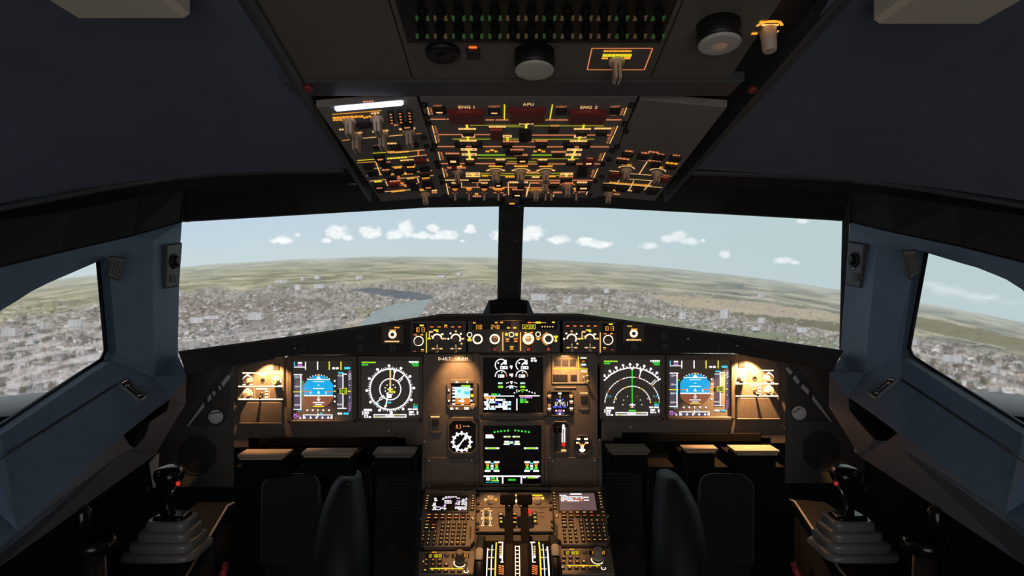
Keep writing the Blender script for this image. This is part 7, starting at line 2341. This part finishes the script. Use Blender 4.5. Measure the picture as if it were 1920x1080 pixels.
    top_ = [(x, y, zt) for x, y in inner] + [(sg * 0.70, -0.3, zt), (sg * 0.70, 0.45, zt), (sg * 0.80, 0.84, zt), (sg * 0.83, 0.95, zt), (sg * 0.85, 1.45, zt), (sg * 0.84, 1.56, zt), (sg * 0.84, 1.79, zt)]
    if not L: top_ = top_[::-1]
    top_ = top_[::-1]
    mb = MB(); mb.solid(top_[::-1] if not L else top_[::-1], [(x, y, zt - 0.018) for x, y, z in (top_[::-1])], 'console'); t.part('top_board', mb)
    mb = MB(); tb_ = top_[::-1]
    ins = [((x + sg * 0.012) if abs(x) < 1 else x, y, zt - 0.018) for x, y, z in tb_]
    mb.solid(ins, [(x, y, 0.0) for x, y, z in ins], 'console'); t.part('body', mb)
    mb = MB(); mb.tube([(x - sg * 0.001, y, zt - 0.002) for x, y in inner], 0.003, 'console_edge_lit', 8); t.part('edge_strip', mb, label='pale strip painted for the warm light on the edge')
    t.done()
    # sidestick
    t = Thing('sidestick', 'black sidestick on a grey stepped rubber boot, %s' % ('its red button lit, left console' if L else 'half in shadow, right console'), 'sidestick')
    Yb = 1.45
    bx = U(m(316) if L else 1597, 1000, Yb).x; z0 = zt
    f = 1.0 if L else 0.95
    secs = []
    for k, (w, d) in enumerate(((0.080, 0.066), (0.069, 0.057), (0.058, 0.048), (0.047, 0.039))):
        za = z0 + 0.018 * k
        ctr = 0.006 * k
        secs += [(bx, Yb + ctr, za + 0.0005, w * 0.93, d * 0.93, 5), (bx, Yb + ctr, za + 0.0022, w * 0.99, d * 0.99, 5), (bx, Yb + ctr, za + 0.006, w, d, 5), (bx, Yb + ctr, za + 0.0125, w * 0.985, d * 0.985, 5), (bx, Yb + ctr, za + 0.0162, w * 0.93, d * 0.93, 5), (bx, Yb + ctr, za + 0.0172, w * 0.84, d * 0.84, 5)]
    mb = MB(); mb.loft(secs, 'boot', 40); t.part('boot', mb)
    zb = z0 + 0.070; yb = Yb + 0.018
    mb = MB(); mb.loft([(bx, yb, zb, 0.036, 0.029, 5), (bx, yb, zb + 0.006, 0.034, 0.027, 5), (bx, yb, zb + 0.010, 0.026, 0.02, 5)], 'black_gloss', 28); t.part('collar', mb)
    for dx in (0.012, 0.024):
        mb = MB(Fr(V((bx - sg * dx * 1.0, yb - 0.016, zb + 0.0085)), (1, 0, 0), (0, 1, 0))); mb.lathe(0, 0, [(0.003, 0), (0.003, 0.0015), (0.001, 0.003)], 'chrome', 8); t.part('screw', mb)
    zt2 = CAMZ - 0.401
    H_ = zt2 - zb
    gx0 = bx - (0.013 if L else 0.0)
    mb = MB()
    prof = [(0.0, 0, 0.0155, 0.017), (0.15, 0, 0.0142, 0.016), (0.35, 0, 0.0150, 0.018), (0.52, 0, 0.0185, 0.022), (0.63, 0, 0.0235, 0.026), (0.73, 0, 0.0290, 0.029), (0.82, 0, 0.0315, 0.031), (0.90, 0, 0.0295, 0.029), (0.96, 0, 0.0225, 0.023), (1.0, 0, 0.010, 0.011)]
    mb.loft([(gx0 + sg * 0.002 * q_, yb + 0.004 + 0.012 * q_, zb + 0.006 + H_ * q_, rx, ry, 2.3) for q_, dx, rx, ry in prof], 'black_gloss', 24); t.part('grip', mb)
    gx = gx0
    mb = MB(); mb.tube([V((gx - sg * 0.028, yb - 0.012, zb + H_ * 0.72)), V((gx - sg * 0.022, yb - 0.020, zb + H_ * 0.60)), V((gx - sg * 0.016, yb - 0.020, zb + H_ * 0.45)), V((gx - sg * 0.014, yb - 0.018, zb + H_ * 0.2)), V((gx - sg * 0.014, yb - 0.018, zb + H_ * 0.06))], 0.0022, 'chrome', 8); t.part('trigger', mb, label='shiny trigger edge')
    Fh = Fr(V((gx - sg * 0.030, yb - 0.012, zb + H_ * 0.77)), (0.95, -sg * -0.3, 0), (0, 0, 1))
    Fh = Fr(V((gx - sg * 0.031, yb - 0.014, zb + H_ * 0.78)), (0.85, -sg * 0.5, 0), (0, 0, 1))
    mb = MB(Fh); mb.lathe(0, 0, [(0.0075, 0), (0.0075, 0.008), (0.006, 0.010)], 'black_gloss', 14); k_ = t.part('button_collar', mb)
    mb = MB(Fh); mb.lathe(0, 0, [(0.0048, 0.009), (0.0046, 0.0125), (0.002, 0.0135)], 'e_button' if L else 'e_darkred', 12); t.part('button', mb, k_, label='red button')
    Fb = Fr(V((gx + sg * 0.008, yb - 0.022, zb + H_ * 0.90)), (1, 0, 0), (0, 0.5, 0.86))
    for a_, b_ in ((0, 0.006), (-sg * -0.014, -0.028)):
        mb = MB(Fb); mb.lathe(a_, b_, [(0.006, -0.004), (0.006, 0.003), (0.003, 0.005)], 'black_gloss', 12); t.part('switch', mb)
    t.done()
    # tiller
    t = Thing('nose_wheel_tiller', 'dark round tiller handle behind the %s sidestick, in deep shadow' % sd, 'tiller')
    tx, ty = U(m(176), 1000, 1.16).x, 1.16
    mb = MB(); mb.loft([(tx, ty, zt + 0.0005, 0.055, 0.055), (tx, ty, zt + 0.02, 0.050, 0.050), (tx, ty, zt + 0.03, 0.022, 0.022), (tx, ty, zt + 0.115, 0.018, 0.018)], 'cover_black', 28); t.part('post', mb)
    mb = MB(); mb.loft([(tx, ty, zt + 0.115, 0.030, 0.030), (tx, ty, zt + 0.122, 0.036, 0.036), (tx, ty, zt + 0.134, 0.036, 0.036), (tx, ty, zt + 0.14, 0.030, 0.030)], 'black_gloss', 30); t.part('wheel', mb)
    mb = MB(); mb.loft([(tx + sg * 0.02, ty, zt + 0.139, 0.014, 0.014), (tx + sg * 0.02, ty, zt + 0.165, 0.012, 0.012), (tx + sg * 0.02, ty, zt + 0.185, 0.016, 0.016), (tx + sg * 0.02, ty, zt + 0.195, 0.009, 0.009)], 'black_gloss', 18); t.part('handle', mb)
    t.done()
    # ledges under the instrument panel
    names = ('outer ledge lit warm from above', 'middle ledge lit warm from above', 'inner ledge next to the pedestal')
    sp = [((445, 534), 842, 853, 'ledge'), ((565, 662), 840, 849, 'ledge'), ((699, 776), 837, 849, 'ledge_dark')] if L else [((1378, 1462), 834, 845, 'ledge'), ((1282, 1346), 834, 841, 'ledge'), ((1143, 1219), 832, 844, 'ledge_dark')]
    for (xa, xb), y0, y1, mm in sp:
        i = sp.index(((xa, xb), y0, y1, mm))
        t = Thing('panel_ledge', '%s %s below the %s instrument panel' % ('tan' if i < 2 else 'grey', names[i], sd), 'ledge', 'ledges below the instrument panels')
        z = CAMZ - 0.398
        Yk = 0.398 * FPX / (y0 - 540); Yf_ = 0.398 * FPX / (y1 - 540)
        xl, xr = U(xa, y1, Yf_).x, U(xb, y1, Yf_).x
        mb = MB(); mb.wbox(xl, Yf_, z - 0.006, xr, Yk, z, mm); mb.wbox(xl + 0.006, Yf_ - 0.003, z - 0.011, xr - 0.006, Yk, z - 0.0062, mm); t.part('board', mb)
        mb = MB(); mb.wbox(xl + 0.01, Yk - 0.002, z - 0.055, xr - 0.01, 1.82, z - 0.026, 'lever_black'); mb.wbox(xl + 0.01, Yk - 0.004, z - 0.03, xr - 0.01, Yk, z - 0.001, 'lever_black'); t.part('bracket', mb)
        mb = MB(); mb.wbox(xl + 0.002, Yf_ + 0.02, z - 0.062, xr - 0.002, Yk, z - 0.011, 'lever_black'); t.part('front_flap', mb)
        t.done()
    # footwell: ribbed footrest, column cover, rounded pedal panel
    t = Thing('ribbed_footrest', 'dark ribbed footrest board in the %s footwell, beside the pedestal' % sd, 'footrest')
    c = [U(m(707), 886, 2.0), U(m(788) if L else 1134, 886, 2.0), U(m(776) if L else 1142, 1062, 1.80), U(m(700), 1062, 1.80)]
    if not L: c = [c[1], c[0], c[3], c[2]]
    R1 = Fr(c[3], c[2] - c[3], c[0] - c[3])
    w_, hgt = (c[2] - c[3]).length, (c[0] - c[3]).length
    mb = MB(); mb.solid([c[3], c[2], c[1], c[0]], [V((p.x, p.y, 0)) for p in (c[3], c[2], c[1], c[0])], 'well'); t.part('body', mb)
    mb = MB(R1)
    for k in range(26): mb.slab(rrect(0.004, hgt * (k + 0.2) / 26, w_ - 0.006, hgt * (k + 0.62) / 26), 0, 0.003, 'well_grey', 0.0008)
    t.part('ribs', mb); t.done()
    t = Thing('column_cover', 'tall grey rounded cover rising like a cone in the %s footwell' % sd, 'cover')
    S_ = [(656, 887, 8, 1.90), (655, 893, 20, 1.895), (651, 910, 28, 1.885), (646, 945, 38, 1.86), (642, 1000, 47, 1.82), (640, 1060, 52, 1.78)] if L else [(1252, 886, 8, 1.90), (1253, 892, 20, 1.895), (1258, 908, 28, 1.885), (1266, 945, 40, 1.86), (1272, 1000, 48, 1.82), (1276, 1060, 52, 1.78)]
    sec = []
    for x, y, hw, Y in S_:
        p = U(x, y, Y); sec.append((p.x, p.y, p.z, hw / FPX * Y, 0.05 + hw * 0.0006, 2.2))
    l_ = sec[-1]; sec.append((l_[0], l_[1] - 0.02, 0.0, l_[3] * 1.1, l_[4] * 1.2, 2.4))
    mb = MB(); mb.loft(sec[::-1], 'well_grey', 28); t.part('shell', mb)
    p = U(*S_[2][:2], 1.83)
    mb = MB(Fr(V((p.x + sg * 0.0, p.y, p.z)), (1, 0, 0), (0, 0.4, 1))); mb.lathe(0, 0, [(0.006, -0.03), (0.006, 0.0), (0.003, 0.002)], 'black', 10); t.part('bolt', mb)
    t.done()
    t = Thing('footwell_cover', 'dark grey upright panel with rounded top corners in the %s footwell' % sd, 'footwell panel')
    pl = U(m(496) if L else 1408, 886, 1.98); pr = U(m(604) if L else 1306, 886, 1.98)
    if pl.x > pr.x: pl, pr = pr, pl
    q = U(m(488) if L else 1414, 1062, 1.80); q2 = U(m(604) if L else 1306, 1062, 1.80)
    if q.x > q2.x: q, q2 = q2, q
    R2 = Fr(q, (1, 0, 0), V((q.x, pl.y, pl.z)) - q)
    hh = (V((q.x, pl.y, pl.z)) - q).length
    W_ = q2.x - q.x
    dxl = pl.x - q.x; dxr = pr.x - q2.x
    r_ = 0.045
    ol = [(0, 0), (W_, 0), (W_ + dxr, hh - r_)] + [(W_ + dxr - r_ + r_ * math.cos(math.radians(a_)), hh - r_ + r_ * math.sin(math.radians(a_))) for a_ in (22, 45, 68, 90)] + [(dxl + r_ + r_ * math.cos(math.radians(a_)), hh - r_ + r_ * math.sin(math.radians(a_))) for a_ in (90, 112, 135, 158)] + [(dxl, hh - r_)]
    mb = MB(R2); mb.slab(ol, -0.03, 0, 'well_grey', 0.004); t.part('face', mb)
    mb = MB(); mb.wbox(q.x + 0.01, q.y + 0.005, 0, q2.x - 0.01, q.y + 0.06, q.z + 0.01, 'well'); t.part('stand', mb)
    t.done()
    for xa, lab in ((622, 'between cone cover and upright panel'), (686, 'between cone cover and ribbed footrest')):
        t = Thing('pedal_linkage', 'thin dark steel rods %s, %s footwell' % (lab, sd), 'rods')
        for dx in (0, 7):
            x = m(xa + dx); mb = MB()
            mb.tube([U(x, 868 + dy, 1.88), U(x, 880 + dy, 1.895), U(x + (1 if L else -1), 905 + dy, 1.93), V((U(x, 905, 1.95).x, 1.98, 0.3)), V((U(x, 905, 1.95).x, 2.0, 0.0))], 0.0035, 'steel', 8); t.part('rod', mb)
        t.done()
    # red lever beside the seat position
    t = Thing('red_lever', 'dull red lever end at the lower edge beside the %s console' % sd, 'lever')
    p = U(424 if L else 1486, 1056, 1.42); p2 = U(417 if L else 1498, 1082, 1.40)
    mb = MB(); mb.tube([p, p2], [0.006, 0.0085], 'red_paint', 10); t.part('tip', mb)
    mb = MB(); mb.tube([p2 + V((0, 0, 0.001)), V((p2.x - sg * 0.0, p2.y - 0.02, 0.3)), V((p2.x, p2.y - 0.02, 0.0))], 0.008, 'black', 10); t.part('shaft', mb)
    t.done()

    # ---------------- fittings on the lining
    R = RL if L else RR
    hit = hit_l if L else hit_r
    quad_ = [(218, 722), (234, 713.5), (271, 747.5), (260, 755)] if L else [(1632, 741), (1671, 711), (1687, 715), (1646, 751)]
    hp, hn = hit(sum(p[0] for p in quad_) / 4, sum(p[1] for p in quad_) / 4)
    hu = V((1, 0, 0)) - hn * hn.x
    lo = Fr(hp + hn * 0.0015, hu, hn.cross(hu))
    t = Thing('latch_plate', 'small shiny latch plate with two screws on the %s window sill' % sd, 'latch')
    pp = [lo.px(*p) for p in quad_]
    if area2(pp) < 0: pp = pp[::-1]
    mb = MB(lo); mb.frame(pp, inset(pp, 0.0045), 0.0, 0.0085, 'chrome', 0.0008); t.part('frame', mb)
    mb = MB(lo); mb.slab(inset(pp, 0.004), 0.0, 0.0055, 'black_gloss', 0); t.part('recess', mb)
    c0 = ((pp[0][0] + pp[3][0]) / 2, (pp[0][1] + pp[3][1]) / 2); c1 = ((pp[1][0] + pp[2][0]) / 2, (pp[1][1] + pp[2][1]) / 2)
    e0 = ((pp[0][0] + pp[1][0]) / 2, (pp[0][1] + pp[1][1]) / 2); e1 = ((pp[2][0] + pp[3][0]) / 2, (pp[2][1] + pp[3][1]) / 2)
    if math.hypot(c0[0] - c1[0], c0[1] - c1[1]) < math.hypot(e0[0] - e1[0], e0[1] - e1[1]): c0, c1 = e0, e1
    for f_ in (0.22, 0.78):
        mb = MB(lo); mb.lathe(c0[0] + (c1[0] - c0[0]) * f_, c0[1] + (c1[1] - c0[1]) * f_, [(0.005, 0.005), (0.005, 0.007), (0.003, 0.0085)], 'chrome', 12); t.part('screw', mb)
    mb = MB(lo); mb.seg2((c0[0] + (c1[0] - c0[0]) * 0.32, c0[1] + (c1[1] - c0[1]) * 0.32), (c0[0] + (c1[0] - c0[0]) * 0.68, c0[1] + (c1[1] - c0[1]) * 0.68), 0.004, 0.0062, 'steel'); t.part('bolt', mb)
    t.done()
    # air grille high on the pillar, reaching over the window
    q_ = [(205, 479), (236, 483), (223, 527), (198, 518)] if L else [(1690, 469), (1719, 467), (1727, 514), (1706, 526)]
    t = Thing('air_grille', 'small slatted air grille at the top corner of the %s side window' % sd, 'air grille')
    A_ = Fr(U(q_[0][0], 500, 1.42), (1, -sg * 0.45, 0), (0, 0, 1))
    pz = [A_.px(*p) for p in q_]
    if area2(pz) < 0: pz = pz[::-1]
    mb = MB(A_); mb.slab(pz, -0.035, 0.0, 'rail', 0.003); k_ = t.part('body', mb)
    for f_ in (0.22, 0.42, 0.62, 0.82):
        top_p = lerp(q_[0], q_[1], f_); bot_p = lerp(q_[3], q_[2], f_)
        a_ = A_.px(*lerp(top_p, bot_p, 0.18)); b_ = A_.px(*lerp(top_p, bot_p, 0.85))
        mb = MB(A_); mb.seg2(a_, b_, 0.0032, 0.0004, 'black'); mb.seg2((a_[0] + 0.0035, a_[1]), (b_[0] + 0.0035, b_[1]), 0.0016, 0.0016, 'rail'); t.part('slat', mb)
    t.done()
    # lamp unit on the pillar's front facet
    fc = fr3(R['c'], R['a'], R['c1'])
    hu = fc.n.cross(V((0, 0, 1)))
    fn = fc.n if fc.n.y < 0 else -fc.n
    hu = V((0, 0, 1)).cross(fn)
    fc = Fr(fc.o, hu, V((0, 0, 1)))
    q_ = [(306, 459), (336, 455), (330, 537), (304, 541)] if L else [(1596, 452), (1628, 458), (1619, 540), (1592, 534)]
    pz = [fc.px(*p) for p in q_]
    if area2(pz) < 0: pz = pz[::-1]
    t = Thing('reading_lamp_unit', 'dark reading lamp housing with round lens and small window on the %s pillar' % sd, 'lamp')
    mb = MB(fc); mb.slab(pz, 0, 0.010, 'rail', 0.003); t.part('housing', mb)
    lx, ly = (320, 490) if L else (1609, 487)
    a, b = fc.px(lx, ly)
    mb = MB(fc); mb.lathe(a, b, [(0.018, 0.010), (0.018, 0.013), (0.015, 0.015), (0.013, 0.011)], 'black', 22); t.part('lens_ring', mb)
    mb = MB(fc); mb.lathe(a, b, [(0.013, 0.012), (0.011, 0.0165), (0.004, 0.018)], 'glass_black', 18); t.part('lens', mb)
    a, b = fc.px(lx - (3 if L else -3), ly + 32); mb = MB(fc); mb.slab(rrect(a - 0.011, b - 0.009, a + 0.011, b + 0.009, 0.002), 0.0098, 0.0115, 'black', 0.0005); t.part('small_window', mb)
    a, b = fc.px(lx, ly + 16); mb = MB(fc); mb.lathe(a, b, [(0.003, 0.0098), (0.003, 0.012), (0.001, 0.013)], 'chrome', 10); t.part('pin', mb)  # chrome stud added as the small highlight below the lens
    t.done()
    # lamp box under the ceiling
    t = Thing('ceiling_lamp_box', 'pale beige lamp box under the %s ceiling, cut by the top of the frame' % sd, 'ceiling lamp')
    zb_ = CAMZ + 0.300
    xa, xb, yf = (-0.4877, -0.3586, 0.747) if L else (0.4115, 0.536, 0.763)
    Fz = Fr(V((0, 0, zb_)), (1, 0, 0), (0, -1, 0))
    mb = MB(Fz); mb.slab(rrect(xa, -yf, xb, -0.42, 0.006), -0.05, 0, 'beige', 0.006); t.part('cover', mb)
    mb = MB(Fz); mb.slab(rrect(xa + 0.02, -yf - 0.0 + 0.1, xb - 0.02, -0.5, 0.004), 0, 0.002, 'beige', 0.0008); t.part('diffuser', mb)
    mb = MB(); mb.wbox((xa + xb) / 2 - 0.02, 0.5, zb_ + 0.05, (xa + xb) / 2 + 0.02, 0.6, 1.70, 'black'); t.part('bracket', mb)
    t.done()

# grooves along the sills, part of the linings
for L, w_obj in ((1, wall_l), (0, wall_r)):
    gr = [(216, 723), (150, 765), (60, 822), (0, 859), (-50, 890)] if L else [(1690, 712), (1750, 752), (1850, 818), (1920, 864), (1970, 897)]
    hit = hit_l if L else hit_r
    mb = MB()
    pts = []
    for i in range(len(gr) - 1):
        n = 6
        for k in range(n + (1 if i == len(gr) - 2 else 0)):
            x = gr[i][0] + (gr[i + 1][0] - gr[i][0]) * k / n; y = gr[i][1] + (gr[i + 1][1] - gr[i][1]) * k / n
            pts.append(hit(x, y, 0.0008)[0])
    mb.tube(pts, 0.0024, 'black', 6)
    struct('sill_groove', mb, w_obj)
